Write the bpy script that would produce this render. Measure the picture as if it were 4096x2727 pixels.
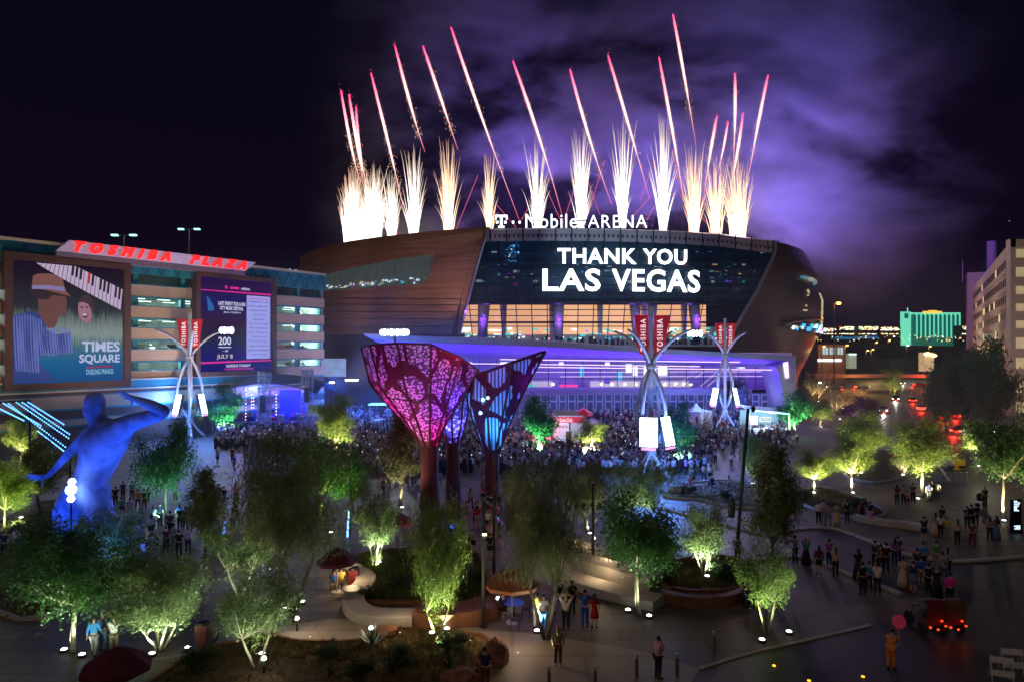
import bpy, bmesh, math, random
import numpy as np
from mathutils import Vector, Matrix
R = math.radians
random.seed(7); rng = np.random.default_rng(7)
for o in list(bpy.data.objects): bpy.data.objects.remove(o)
SC = bpy.context.scene; COL = SC.collection
# ---------------------------------------------------------------- camera, exposure, sky, city glow
F, YH, H = 682.67, 348.0, 13.5          # focal length in px (1024 px frame), eye-level row, eye height
cam = bpy.data.cameras.new('camera'); cam.lens = 24; cam.sensor_width = 36
cam.shift_y = 7.5/1024; cam.clip_start = 0.3; cam.clip_end = 6000
co = bpy.data.objects.new('camera', cam); COL.objects.link(co)
co.location = (0, 0, H); co.rotation_euler = (R(90), 0, 0); SC.camera = co
SC.view_settings.view_transform = 'Standard'; SC.view_settings.look = 'None'
SC.view_settings.exposure = 0; SC.view_settings.gamma = 1
cy = SC.cycles
cy.max_bounces = 6; cy.diffuse_bounces = 2; cy.glossy_bounces = 2; cy.transmission_bounces = 4
cy.transparent_max_bounces = 12; cy.volume_bounces = 0; cy.sample_clamp_indirect = 3
cy.use_denoising = True; cy.volume_max_steps = 128; cy.volume_step_rate = 1.0
cy.caustics_reflective = False; cy.caustics_refractive = False

world = bpy.data.worlds.new("World"); SC.world = world; world.use_nodes = True
nt = world.node_tree; nt.nodes.clear()
out = nt.nodes.new('ShaderNodeOutputWorld'); bg = nt.nodes.new('ShaderNodeBackground')
tc = nt.nodes.new('ShaderNodeTexCoord'); sep = nt.nodes.new('ShaderNodeSeparateXYZ')
rp = nt.nodes.new('ShaderNodeValToRGB')
nt.links.new(tc.outputs['Generated'], sep.inputs[0]); nt.links.new(sep.outputs['Z'], rp.inputs[0])
rp.color_ramp.elements[0].position = 0.0; rp.color_ramp.elements[0].color = (.0085, .0030, .0120, 1)
rp.color_ramp.elements[1].position = 0.5; rp.color_ramp.elements[1].color = (.0022, .0018, .0065, 1)
e = rp.color_ramp.elements.new(.16); e.color = (.0045, .0022, .0095, 1)
nt.links.new(rp.outputs[0], bg.inputs[0]); bg.inputs[1].default_value = 1.0
nt.links.new(bg.outputs[0], out.inputs[0])
sl = bpy.data.lights.new('city_glow', 'SUN'); sl.energy = 0.26; sl.angle = R(50); sl.color = (1, .74, .60)
so = bpy.data.objects.new('city_glow', sl); COL.objects.link(so)
so.rotation_euler = (R(48), 0, R(-28))     # low warm glow of the streets behind the camera

# ---------------------------------------------------------------- helpers
def P(px, py, Y): return Vector(((px-512)/F*Y, Y, H-(py-YH)/F*Y))
def G(px, py):
    Y = H*F/(py-YH); return Vector(((px-512)/F*Y, Y, 0.0))
MATS = {}
def mat(name, col, rough=.7, noise=.18, scale=3., metal=0., emit=None, es=0., bump=0., spec=.4, sample=True, trans=0., detail=4.):
    if name in MATS: return MATS[name]
    m = bpy.data.materials.new(name); m.use_nodes = True; MATS[name] = m
    n = m.node_tree; b = n.nodes['Principled BSDF']
    b.inputs['Roughness'].default_value = rough; b.inputs['Metallic'].default_value = metal
    b.inputs['Specular IOR Level'].default_value = spec
    b.inputs['Base Color'].default_value = (*col, 1)
    if noise > 0:
        t = n.nodes.new('ShaderNodeTexCoord'); x = n.nodes.new('ShaderNodeTexNoise')
        x.inputs['Scale'].default_value = scale; x.inputs['Detail'].default_value = detail
        n.links.new(t.outputs['Object'], x.inputs['Vector'])
        r = n.nodes.new('ShaderNodeValToRGB')
        r.color_ramp.elements[0].position = .3; r.color_ramp.elements[1].position = .7
        r.color_ramp.elements[0].color = (*[c*(1-noise) for c in col], 1)
        r.color_ramp.elements[1].color = (*[min(1, c*(1+noise)) for c in col], 1)
        n.links.new(x.outputs[0], r.inputs[0]); n.links.new(r.outputs[0], b.inputs['Base Color'])
        if bump > 0:
            bp = n.nodes.new('ShaderNodeBump'); bp.inputs['Strength'].default_value = bump
            n.links.new(x.outputs[0], bp.inputs['Height']); n.links.new(bp.outputs[0], b.inputs['Normal'])
    if emit is not None:
        b.inputs['Emission Color'].default_value = (*emit, 1); b.inputs['Emission Strength'].default_value = es
        if not sample: m.cycles.emission_sampling = 'NONE'
    if trans > 0:      # thin leaf: some light comes through
        tr = n.nodes.new('ShaderNodeBsdfTranslucent'); mx = n.nodes.new('ShaderNodeMixShader')
        mx.inputs[0].default_value = trans; o = n.nodes['Material Output']
        if noise > 0: n.links.new(r.outputs[0], tr.inputs[0])
        else: tr.inputs[0].default_value = (*col, 1)
        n.links.new(b.outputs[0], mx.inputs[1]); n.links.new(tr.outputs[0], mx.inputs[2])
        n.links.new(mx.outputs[0], o.inputs[0])
    return m
def glow(name, col, s=1., sample=False):
    return mat(name, (0.02, .02, .02), noise=0, emit=col, es=s, sample=sample)

class MB:
    def __init__(s): s.v = []; s.f = []; s.m = []; s.mi = 0; s.cut = []
    def add(s, vs, fs, mi=None):
        n = len(s.v); s.cut.append((n, len(s.f))); s.v += [tuple(v) for v in vs]; s.f += [tuple(i+n for i in f) for f in fs]
        s.m += [s.mi if mi is None else mi]*len(fs); return s
    def box(s, c, d, rz=0., rot=None, taper=1., mi=None):
        x, y, z = d[0]/2, d[1]/2, d[2]/2
        vs = [Vector((i*x*(taper if k > 0 else 1), j*y*(taper if k > 0 else 1), k*z)) for k in (-1, 1) for i, j in ((-1, -1), (1, -1), (1, 1), (-1, 1))]
        M = rot if rot is not None else Matrix.Rotation(rz, 3, 'Z')
        vs = [M @ v + Vector(c) for v in vs]
        return s.add(vs, [(3, 2, 1, 0), (4, 5, 6, 7), (0, 1, 5, 4), (1, 2, 6, 5), (2, 3, 7, 6), (3, 0, 4, 7)], mi)
    def bx(s, x0, x1, y0, y1, z0, z1, mi=None): return s.box(((x0+x1)/2, (y0+y1)/2, (z0+z1)/2), (abs(x1-x0), abs(y1-y0), abs(z1-z0)), mi=mi)
    def tube(s, pts, rad, n=6, cap=True, mi=None):
        pts = [Vector(p) for p in pts]; k = len(pts)
        if not hasattr(rad, '__len__'): rad = [rad]*k
        vs = []; up = None
        for i, p in enumerate(pts):
            t = (pts[min(i+1, k-1)] - pts[max(i-1, 0)])
            t = t.normalized() if t.length > 1e-9 else Vector((0, 0, 1))
            if up is None: up = Vector((0, 1, 0)) if abs(t.z) > .8 else Vector((0, 0, 1))
            a = t.cross(up)
            if a.length < 1e-4: a = t.cross(Vector((1, 0, 0)))
            a.normalize(); b = t.cross(a).normalized(); up = b.cross(t) if False else a.cross(t)
            for j in range(n):
                w = 2*math.pi*j/n; vs.append(p + a*(math.cos(w)*rad[i]) + b*(math.sin(w)*rad[i]))
        fs = [(i*n+j, i*n+(j+1) % n, (i+1)*n+(j+1) % n, (i+1)*n+j) for i in range(k-1) for j in range(n)]
        if cap: fs += [tuple(range(n-1, -1, -1)), tuple((k-1)*n+j for j in range(n))]
        return s.add(vs, fs, mi)
    def lathe(s, prof, n=12, c=(0, 0, 0), sx=1., sy=1., mi=None):
        vs = [(c[0]+r*sx*math.cos(2*math.pi*j/n), c[1]+r*sy*math.sin(2*math.pi*j/n), c[2]+z) for r, z in prof for j in range(n)]
        k = len(prof)
        fs = [(i*n+j, i*n+(j+1) % n, (i+1)*n+(j+1) % n, (i+1)*n+j) for i in range(k-1) for j in range(n)]
        fs += [tuple(range(n-1, -1, -1)), tuple((k-1)*n+j for j in range(n))]
        return s.add(vs, fs, mi)
    def prism(s, poly, z0, z1, mi=None):          # poly: xy points counter-clockwise
        n = len(poly)
        vs = [(p[0], p[1], z0) for p in poly] + [(p[0], p[1], z1) for p in poly]
        return s.add(vs, [tuple(range(n-1, -1, -1)), tuple(range(n, 2*n))] + [(i, (i+1) % n, n+(i+1) % n, n+i) for i in range(n)], mi)
    def slab(s, poly3, nrm, t, mi=None):          # extruded 3-D polygon
        n = len(poly3); nrm = Vector(nrm)*t
        vs = [Vector(p) for p in poly3] + [Vector(p)+nrm for p in poly3]
        return s.add(vs, [tuple(range(n-1, -1, -1)), tuple(range(n, 2*n))] + [(i, (i+1) % n, n+(i+1) % n, n+i) for i in range(n)], mi)
    def grid(s, fn, us, vs_, thick=None, mi=None):
        a = [Vector(fn(u, v)) for v in vs_ for u in us]; nu, nv = len(us), len(vs_)
        fs = [(j*nu+i, j*nu+i+1, (j+1)*nu+i+1, (j+1)*nu+i) for j in range(nv-1) for i in range(nu-1)]
        return s.add(a, fs, mi)
    def ball(s, c, r, n=8, k=6, mi=None):
        if not hasattr(r, '__len__'): r = (r, r, r)
        vs = [(c[0]+r[0]*math.sin(math.pi*i/k)*math.cos(2*math.pi*j/n), c[1]+r[1]*math.sin(math.pi*i/k)*math.sin(2*math.pi*j/n), c[2]+r[2]*math.cos(math.pi*i/k)) for i in range(k+1) for j in range(n)]
        return s.add(vs, [(i*n+j, (i+1)*n+j, (i+1)*n+(j+1) % n, i*n+(j+1) % n) for i in range(k) for j in range(n)], mi)
    def build(s, name, mats, parent=None, smooth=False, local=False, link=True):
        me = bpy.data.meshes.new(name)
        off = Vector((0, 0, 0)) if (parent is None or local) else wloc(parent)
        me.from_pydata([tuple(Vector(v)-off) for v in s.v] if off.length > 0 else s.v, [], s.f)
        if not isinstance(mats, (list, tuple)): mats = [mats]
        for m in mats: me.materials.append(m)
        if len(mats) > 1: me.polygons.foreach_set('material_index', s.m)
        if smooth: me.polygons.foreach_set('use_smooth', [True]*len(me.polygons))
        me.update()
        o = bpy.data.objects.new(name, me); COL.objects.link(o)
        if parent is not None: o.parent = parent
        return o
def each(mb, name, mats, parent=None, **kw):       # one object per added piece
    cs = mb.cut + [(len(mb.v), len(mb.f))]; res = []
    for (a, f0), (b, f1) in zip(cs, cs[1:]):
        q = MB(); q.v = mb.v[a:b]; q.f = [tuple(i-a for i in f) for f in mb.f[f0:f1]]; q.m = mb.m[f0:f1]
        if not isinstance(mats, (list, tuple)): mm = mats
        else: mm = mats[q.m[0]]; q.m = [0]*len(q.f)
        res.append(q.build(name, mm, parent, **kw))
    return res
def wloc(o):
    v = Vector(o.location)
    while o.parent is not None: o = o.parent; v += Vector(o.location)
    return v
def tag(o, label=None, cat=None, group=None, kind=None):
    for k, v in (('label', label), ('category', cat), ('group', group), ('kind', kind)):
        if v: o[k] = v
    return o
def thing(name, label, cat, loc=(0, 0, 0), rz=0., group=None):
    o = bpy.data.objects.new(name, None); COL.objects.link(o); o.empty_display_size = .3
    o.location = loc; o.rotation_euler = (0, 0, rz); return tag(o, label, cat, group)
def copy_tree(o, parent=None):
    c = o.copy(); COL.objects.link(c); c.parent = parent
    for ch in CH.get(o.name, None) or [x for x in o.children]: copy_tree(ch, c)
    return c
CH = {}
def light(name, kind, loc, energy, col, parent=None, aim=None, size=.3, spot=60., blend=.6):
    l = bpy.data.lights.new(name, kind); l.energy = energy; l.color = col
    if kind == 'AREA': l.size = size
    else: l.shadow_soft_size = size
    if kind == 'SPOT': l.spot_size = R(spot); l.spot_blend = blend
    o = bpy.data.objects.new(name, l); COL.objects.link(o)
    o.location = Vector(loc) - (wloc(parent) if parent else Vector((0, 0, 0)))
    if aim is not None: o.rotation_euler = (Vector(aim)-Vector(loc)).to_track_quat('-Z', 'Y').to_euler()
    if parent: o.parent = parent
    return o
def text_geo(s, bold=0., ext=0., shear=0., space=1., res=3):
    cu = bpy.data.curves.new('t', 'FONT'); cu.body = s; cu.size = 1; cu.offset = bold; cu.extrude = ext
    cu.shear = shear; cu.space_character = space; cu.resolution_u = res; cu.fill_mode = 'BOTH' if ext > 0 else 'FRONT'
    o = bpy.data.objects.new('t', cu); COL.objects.link(o); bpy.context.view_layer.update()
    me = bpy.data.meshes.new_from_object(o.evaluated_get(bpy.context.evaluated_depsgraph_get()))
    vs = [v.co.copy() for v in me.vertices]; fs = [tuple(p.vertices) for p in me.polygons]
    bpy.data.objects.remove(o); bpy.data.curves.remove(cu); bpy.data.meshes.remove(me)
    x0 = min(v.x for v in vs); x1 = max(v.x for v in vs); y0 = min(v.y for v in vs); y1 = max(v.y for v in vs)
    return [((v.x-x0)/(x1-x0), (v.y-y0)/(y1-y0), v.z) for v in vs], fs
def put_text(mb, s, fn, bold=0., shear=0., ext=0., space=1., mi=None, res=3):      # fn(u 0..1, v 0..1, w) -> point
    vs, fs = text_geo(s, bold, ext, shear, space, res)
    mb.add([fn(u, v, w) for u, v, w in vs], fs, mi)
def linpath(px, pts):
    if px <= pts[0][0]: return pts[0][1]
    for (a, b), (c, d) in zip(pts, pts[1:]):
        if px <= c: return b + (d-b)*(px-a)/(c-a)
    return pts[-1][1]
# ---------------------------------------------------------------- arena
EX, EY, EA, EB = 11.5, 201.0, 70.0, 59.0
def ell(px, py, s, dy=0.):           # where the sight line meets the elliptical drum, scaled by s
    k = (px-512)/F; a2 = (EA*s)**2; b2 = (EB*s)**2
    A = k*k/a2 + 1/b2; B = -2*(k*EX/a2 + EY/b2); C = EX*EX/a2 + EY*EY/b2 - 1
    D = max(0., B*B-4*A*C); Y = (-B - math.sqrt(D))/(2*A)
    return P(px, py, Y-dy)
def ez(px, z, s): p = ell(px, 300, s); return Vector((p.x, p.y, z))
def lin(a, b, n): return [a+(b-a)*i/(n-1) for i in range(n)]
m_brown = mat('bronze_cladding', (.42, .235, .13), rough=.45, noise=0, metal=.35)
def strip_mat(m, scale, col, amt, bumps=.25):
    n = m.node_tree; b = n.nodes['Principled BSDF']
    t = n.nodes.new('ShaderNodeTexCoord'); mp = n.nodes.new('ShaderNodeMapping'); mp.inputs['Scale'].default_value = (.12, .12, scale)
    x = n.nodes.new('ShaderNodeTexNoise'); x.inputs['Scale'].default_value = 1.; x.inputs['Detail'].default_value = 3
    r = n.nodes.new('ShaderNodeValToRGB'); r.color_ramp.elements[0].position = .35; r.color_ramp.elements[1].position = .65
    r.color_ramp.elements[0].color = (*[c*(1-amt) for c in col], 1); r.color_ramp.elements[1].color = (*[min(1, c*(1+amt)) for c in col], 1)
    n.links.new(t.outputs['Object'], mp.inputs[0]); n.links.new(mp.outputs[0], x.inputs[0]); n.links.new(x.outputs[0], r.inputs[0])
    n.links.new(r.outputs[0], b.inputs['Base Color'])
    bp = n.nodes.new('ShaderNodeBump'); bp.inputs['Strength'].default_value = bumps; bp.inputs['Distance'].default_value = .15
    n.links.new(x.outputs[0], bp.inputs['Height']); n.links.new(bp.outputs[0], b.inputs['Normal'])
strip_mat(m_brown, 2.8, (.36, .20, .125), .22, .15)
m_rim = mat('pale_metal_rim', (.42, .40, .46), rough=.4, metal=.3, noise=.12, scale=.3)
m_dark = mat('dark_wall', (.03, .028, .04), rough=.6)
m_mull = mat('mullion_metal', (.025, .03, .045), rough=.35, metal=.6, noise=0)
m_mesh = mat('perforated_shell', (.20, .165, .145), rough=.32, metal=.6, noise=0)
def grid_mat(m, col):
    n = m.node_tree; b = n.nodes['Principled BSDF']; t = n.nodes.new('ShaderNodeTexCoord')
    mp = n.nodes.new('ShaderNodeMapping'); mp.inputs['Scale'].default_value = (.9, .9, 1.2)
    x = n.nodes.new('ShaderNodeTexNoise'); x.inputs['Scale'].default_value = 2.5
    w = n.nodes.new('ShaderNodeTexWave'); w.wave_type = 'BANDS'; w.bands_direction = 'Z'; w.inputs['Scale'].default_value = .55; w.inputs['Distortion'].default_value = 1.5
    r = n.nodes.new('ShaderNodeValToRGB'); r.color_ramp.elements[0].position = .12; r.color_ramp.elements[0].color = (*[c*.35 for c in col], 1)
    r.color_ramp.elements[1].position = .3; r.color_ramp.elements[1].color = (*col, 1)
    mx = n.nodes.new('ShaderNodeMixRGB'); mx.blend_type = 'MULTIPLY'; mx.inputs[0].default_value = .8
    n.links.new(t.outputs['Object'], mp.inputs[0]); n.links.new(mp.outputs[0], x.inputs[0]); n.links.new(mp.outputs[0], w.inputs[0])
    n.links.new(w.outputs[0], r.inputs[0]); n.links.new(r.outputs[0], mx.inputs[1]); n.links.new(x.outputs[0], mx.inputs[2])
    n.links.new(mx.outputs[0], b.inputs['Base Color'])
    bp = n.nodes.new('ShaderNodeBump'); bp.inputs['Strength'].default_value = .5; n.links.new(x.outputs[0], bp.inputs['Height']); n.links.new(bp.outputs[0], b.inputs['Normal'])
grid_mat(m_mesh, (.26, .23, .23))
m_glass = bpy.data.materials.new('tinted_glass'); m_glass.use_nodes = True
n = m_glass.node_tree; b = n.nodes['Principled BSDF']; b.inputs['Base Color'].default_value = (.01, .02, .035, 1); b.inputs['Roughness'].default_value = .08
tr = n.nodes.new('ShaderNodeBsdfTransparent'); tr.inputs[0].default_value = (.75, .88, 1, 1); mx = n.nodes.new('ShaderNodeMixShader'); mx.inputs[0].default_value = .68
n.links.new(b.outputs[0], mx.inputs[1]); n.links.new(tr.outputs[0], mx.inputs[2]); n.links.new(mx.outputs[0], n.nodes['Material Output'].inputs[0])

AR = thing('arena', 'huge rounded sports arena with bronze shell, glass front and purple lit entrance canopy', 'arena', (11.5, 201, 0))
def full_ring(mb, prof, n=96, th0=0, th1=360):      # prof: (scale, z)
    us = lin(th0, th1, n)
    mb.grid(lambda u, k: (EX+EA*prof[k][0]*math.sin(R(u)), EY-EB*prof[k][0]*math.cos(R(u)), prof[k][1]), us, list(range(len(prof))))
mb = MB(); full_ring(mb, [(.90, 0), (.90, 36.6), (.5, 37.8), (.02, 38.2)]); mb.build('drum_wall', m_dark, AR, smooth=True)
mb = MB(); full_ring(mb, [(.99, 36.5), (.99, 37.6), (.6, 38.4), (.02, 38.9)]); mb.build('roof', mat('roof_membrane', (.25, .24, .27), rough=.8), AR, smooth=True)
# rim fascia over the glass
TOPL = [(484, 230), (488, 229.5), (550, 229), (612, 229.5), (674, 231.5), (720, 234.5), (769.5, 241)]
mb = MB()
us = lin(484, 772, 60)
def rim(px, k):
    t = linpath(px, TOPL); s, y = [(.985, t-1.), (1.004, t), (1.004, t+4.5), (1.0, t+5), (.999, t+11.5), (.985, t+12)][k]
    return ell(px, y, s)
mb.grid(rim, us, range(6)); mb.build('rim_fascia', m_rim, AR)
mb = MB()
for px in lin(490, 770, 60): mb.box(ell(px, linpath(px, TOPL)+6.5, 1.003), (.25, .25, .5))
each(mb, 'rim_stud', m_mull, AR); mb = MB()
for px in lin(490, 768, 18): mb.box(ell(px, linpath(px, TOPL)+5, 1.006), (.18, .2, 3.3))
each(mb, 'rim_bracket', m_mull, AR)
# left slanted edge of the bronze shell and the glass beside it
def edgeL(py): return linpath(py, [(225, 488.5), (260, 478), (334, 458.5), (345, 455)])
def edgeR(py): return linpath(py, [(236, 776), (246, 776), (290, 757), (332, 733.5), (350, 726)])
# inner floors seen through the glass
mb = MB(); mb.grid(lambda u, v: ell(edgeL(v)-6+(edgeR(v)+10-edgeL(v))*u, v, .955), lin(0, 1, 40), lin(240, 303, 6))
mb.build('inner_wall', mat('dim_concourse_wall', (.05, .08, .12), noise=.6, scale=.25, emit=(.02, .06, .12), es=.10, sample=False), AR)  # faint blue emission of the wall stands in for the interior lighting
g_teal = glow('teal_light', (.10, .75, .70), .9); g_white = glow('white_light', (.85, .95, 1), 1.6); g_pink = glow('pink_light', (1, .05, .35), 1.2)
g_warm = glow('warm_light', (1, .62, .28), 1.1); g_blue = glow('blue_light', (.05, .45, 1), 1.2); g_purp = glow('purple_light', (.35, .05, 1), 1.6)
lit = [g_teal, g_white, g_pink, g_warm, g_blue, g_purp]
mb = MB(); rr = random.Random(3)
for i in range(96):
    y = rr.choice([252, 264, 267, 271, 274, 277, 281, 284]) + rr.uniform(-.6, .6); px = rr.uniform(edgeL(y)+5, edgeR(y)-8)
    p = ell(px, y, .958); w = rr.uniform(.2, 1.3); h = rr.choice([.12, .18, .3, .5])*(1 if y > 262 else .6)
    mb.box(p, (w, .1, h), mi=rr.choices(range(6), [6, 4, 1, 1.6, 2, .8])[0])
cmb = mb; mb = MB()
for i in range(46):      # glints from the chandelier behind the upper left panes
    mb.box(ell(rr.gauss(512, 5), rr.gauss(251, 5.5), .965), (rr.uniform(.15, .5), .1, .14), mi=rr.choice([4, 4, 1]))
each(mb, 'chandelier_bulb', lit, AR); each(cmb, 'concourse_light', [glow('dim_teal_light', (.08, .42, .42), .35), glow('dim_cold_light', (.5, .6, .62), .5), glow('dim_pink_light', (.8, .05, .3), .4), glow('dim_amber_light', (.75, .42, .18), .7), glow('dim_blue_light', (.03, .25, .7), .8), glow('dim_violet_light', (.25, .05, .8), .4)], AR)
mb = MB(); 
for y in (262, 287, 296): mb.grid(lambda u, k: ell(edgeL(y)+(edgeR(y)-edgeL(y))*u, y+[0, 0, 1.6, 1.6][k], [.952, .982, .982, .952][k]), lin(0, 1, 40), range(4))
mb.build('concourse_floor', mat('floor_slab', (.10, .13, .17), noise=.2), AR)
# glass curtain wall
mb = MB(); mb.grid(lambda u, v: ell(edgeL(v)+(edgeR(v)-edgeL(v))*u, v, .985+.010*(303-v)/62), lin(0, 1, 60), lin(240.5, 303, 8)); mb.build('curtain_glass', m_glass, AR)
mb = MB()
for i in range(17):
    px = 480+i*17.6
    ys = [y for y in lin(241, 303, 9) if edgeL(y) < px + (y-272)*-.02*(i-6) < edgeR(y)]
    if len(ys) > 1: mb.tube([ell(px-(y-241)*(.028*(i-5)), y, .988+.010*(303-y)/62) for y in ys], .13, 4)
for i in range(33):
    px = 476+i*8.8
    ys = [y for y in (290, 297, 303) if edgeL(y) < px < edgeR(y)-4]
    if len(ys) > 1: mb.tube([ell(px, y, .988) for y in ys], .10, 4)
for y in (250.5, 259, 267.5, 276, 284.5, 292.5, 303):
    mb.tube([ell(px, y, .988+.010*(303-y)/62) for px in lin(edgeL(y), edgeR(y)-2, 34)], .11 if y < 300 else .35, 4)
mb.build('mullion', m_mull, AR)
# orange lit storey under the overhang
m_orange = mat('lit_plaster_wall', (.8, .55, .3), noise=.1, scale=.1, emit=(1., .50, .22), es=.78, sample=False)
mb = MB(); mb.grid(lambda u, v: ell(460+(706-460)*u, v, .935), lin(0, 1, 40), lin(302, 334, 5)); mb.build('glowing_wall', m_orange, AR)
mb = MB(); mb.grid(lambda u, k: ell(455+(772-455)*u, [303.2, 303.6, 303.6][k], [.99, .99, .93][k]), lin(0, 1, 50), range(3)); mb.build('overhang_soffit', mat('soffit', (.12, .14, .2)), AR)
mb = MB()
for i in range(17):
    px = 463+i*15.6; mb.tube([ell(px+6-(y-303)*.02*(i-6)*.9, y, .972) for y in (304, 322, 343)], .10, 4)
for y in (309.5, 315.5, 322, 326): mb.tube([ell(px, y, .972) for px in lin(edgeL(y)+1, 722, 34)], .22 if y == 322 else .09, 4)
mb.build('lower_mullion', m_mull, AR)
m_colw = mat('pale_column', (.5, .55, .6), noise=.1); m_colp = mat('purple_lit_column', (.30, .26, .45), noise=.1)
for i, (px, mm, w) in enumerate([(504, m_colw, 1.3), (552, m_colw, 1.3), (600, m_colw, 1.3), (644, m_colw, 1.3), (684, m_colw, 1.5), (482, m_colp, 2.6), (558.5, m_colp, 2.4), (637, m_colp, 2.2), (650, m_colp, 2.2), (697, m_colp, 2.6)]):
    s = .945 if mm is m_colw else .965
    dx = {482: -2, 637: 2.5, 650: -2.5, 697: 3}.get(px, 0)
    mb = MB(); a = ell(px-dx, 303.8, s); c = ell(px, 343, s); mb.tube([a, c], [w/2, w/2*.7], 8); o = mb.build('column', mm, AR, smooth=True)
    if mm is m_colp:
        mb = MB(); mb.box(ell(px, 319.5, s-.0)+Vector((0, -w/2-.1, 0)), (.45, .2, .9)); mb.build('column_light', g_purp, o)
        light('column_light', 'POINT', ell(px, 320, s)+Vector((0, -w/2-.9, 0)), 350, (.4, .12, 1), AR, size=.3)
# terrace storey
mb = MB(); mb.grid(lambda u, v: ell(455+(745-455)*u, v, .925), lin(0, 1, 40), lin(326, 346, 4)); mb.build('terrace_wall', mat('terrace_wall', (.16, .18, .22), noise=.5, scale=.2, emit=(.35, .42, .5), es=.12, sample=False), AR)
mb = MB()
for i in range(190):
    y = rr.choice([329, 331, 334, 337, 339]) + rr.uniform(-1, 1); px = rr.uniform(462, 742)
    mb.box(ell(px, y, .923+rr.uniform(0, .03)), (rr.uniform(.3, 1.9), .1, rr.uniform(.12, .5)), mi=rr.choices(range(6), [9, 6, 1, 2, 1, 1])[0])
mb.build('bar_light', lit, AR)
mb = MB()
for px in lin(470, 720, 60): 
    h = rr.uniform(.9, 1.9); mb.box(ell(px+rr.uniform(-2, 2), 343, .985)+Vector((0, 0, h/2-.3)), (rr.uniform(.3, .8), .4, h))
mb.build('terrace_furniture', m_dark, AR)
# bronze shell, left
TOPB = [(299, 259), (301, 256), (312, 250.5), (329, 245.5), (349, 241), (380, 236.5), (426, 231.3), (460, 228.6), (488.5, 226.8)]
BROW = [(299, 272), (323, 275), (360, 266), (400, 258.5), (434, 254), (481, 238.5), (488.5, 227.5)]
def shellL(px, s): return s
mb = MB(); us = lin(0, 1, 56)
def fb(u, k):
    px = 300+(488.3-300)*u; t = linpath(px, TOPB); b = linpath(px, BROW); q = [0, 0, .3, .7, 1, 1][k]
    s = [.97, 1.012, 1.025, 1.032, 1.034, 1.0][k]
    return ell(px, t+(b-t)*q, s)
mb.grid(fb, us, range(6)); mb.build('bronze_brow', m_brown, AR, smooth=False)
WT = [(299, 272), (323, 275.5), (360, 266.5), (400, 259), (434.5, 254.4)]; WB = [(299, 292), (323, 291), (380, 286.5), (425.5, 283.5)]
mb = MB()        # between window and slanted edge, and below
def fr(u, v):
    top = lambda px: max(linpath(px, BROW), 227)
    y0 = 254.4 + (283.5-254.4)*v
    xl = 434.5 + (425.5-434.5)*v; xr = edgeL(y0+0)
    px = xl+(xr-xl)*u; return ell(px, y0, 1.004)
mb.grid(fr, lin(0, 1, 16), lin(0, 1, 8))
def fr2(u, v):
    px = 434.5+(488.3-434.5)*u; t = linpath(px, BROW); y = t+(254.4-t)*v; px2 = min(px, edgeL(y)); return ell(px2, y, 1.004)
mb.grid(fr2, lin(0, 1, 16), lin(0, 1, 6))
def fr3(u, v):
    y = 283.5 + (334-283.5)*v; xr = edgeL(y); px = 300+(xr-300)*u
    if v == 0: y = max(283.5, linpath(px, WB)) 
    else: y = max(y, linpath(px, WB)+.1)
    return ell(px, y, 1.004-.03*v*v)
mb.grid(fr3, lin(0, 1, 40), lin(0, 1, 10))
mb.build('bronze_wall', m_brown, AR)
mb = MB(); mb.tube([ell(edgeL(y)+.4, y, 1.010-.02*max(0, (y-283)/50)**2) for y in lin(227, 334, 14)], .32, 4); mb.build('edge_trim', mat('silver_trim', (.4, .4, .5), metal=.6, rough=.3, noise=0), AR)
mb = MB(); mb.grid(lambda u, v: ell(edgeL(v)-7+9*u, v, .96+.045*(1-u)), lin(0, 1, 4), lin(228, 340, 8)); mb.build('reveal_wall', m_dark, AR)
mb = MB(); mb.grid(lambda u, v: ell(302+134*u, linpath(302+134*u, WT)-1+v*(linpath(302+134*u, WB)+2-linpath(302+134*u, WT)), .955), lin(0, 1, 24), (0, 1))
mb.build('lounge_wall', mat('lounge_wall', (.25, .28, .25), noise=.6, scale=.15, emit=(.35, .42, .33), es=.16, sample=False), AR)
mb = MB()
for i in range(70):
    px = rr.triangular(325, 428, 350) if i % 2 else rr.uniform(325, 428); y = linpath(px, WB)-rr.uniform(1.5, 6.5)
    mb.box(ell(px, y, .95+rr.uniform(0, .02)), (rr.uniform(.15, .9), .1, rr.uniform(.12, .45)), mi=rr.choices(range(6), [3, 7, .5, 3, 1, 1])[0])
mb.build('lounge_light', lit, AR)
mb = MB(); mb.grid(lambda u, v: ell(302+132.5*u-8*v*u*u, linpath(302+134*u, WT)+v*(linpath(302+134*u, WB)-linpath(302+134*u, WT)), .992), lin(0, 1, 24), lin(0, 1, 3)); mb.build('lounge_glass', m_glass, AR)
mb = MB()
for px in range(305, 434, 6):
    mb.tube([ell(px-q*1.2*(px-300)/130, linpath(px, WT)+q*(linpath(px, WB)-linpath(px, WT)), .996) for q in (0, 1)], .09, 4)
mb.build('lounge_mullion', mat('pale_mullion', (.3, .32, .33), noise=0), AR)
mb = MB()       # fine cladding joints on the lower bronze wall
for y in (298, 304, 311, 318, 326):
    mb.tube([ell(px, y+.03*(px-322)*.2, 1.008-.03*((y-283.5)/50)**2) for px in lin(322, edgeL(y)-3, 24)], .06, 4)
mb.build('cladding_joint', m_dark, AR)
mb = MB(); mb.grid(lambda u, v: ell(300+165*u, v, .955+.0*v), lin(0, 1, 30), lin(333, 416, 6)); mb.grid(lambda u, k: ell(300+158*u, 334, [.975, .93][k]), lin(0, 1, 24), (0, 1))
mb.build('undercroft_wall', mat('shadowed_bronze', (.07, .035, .05), noise=.3, scale=.2), AR)
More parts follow.
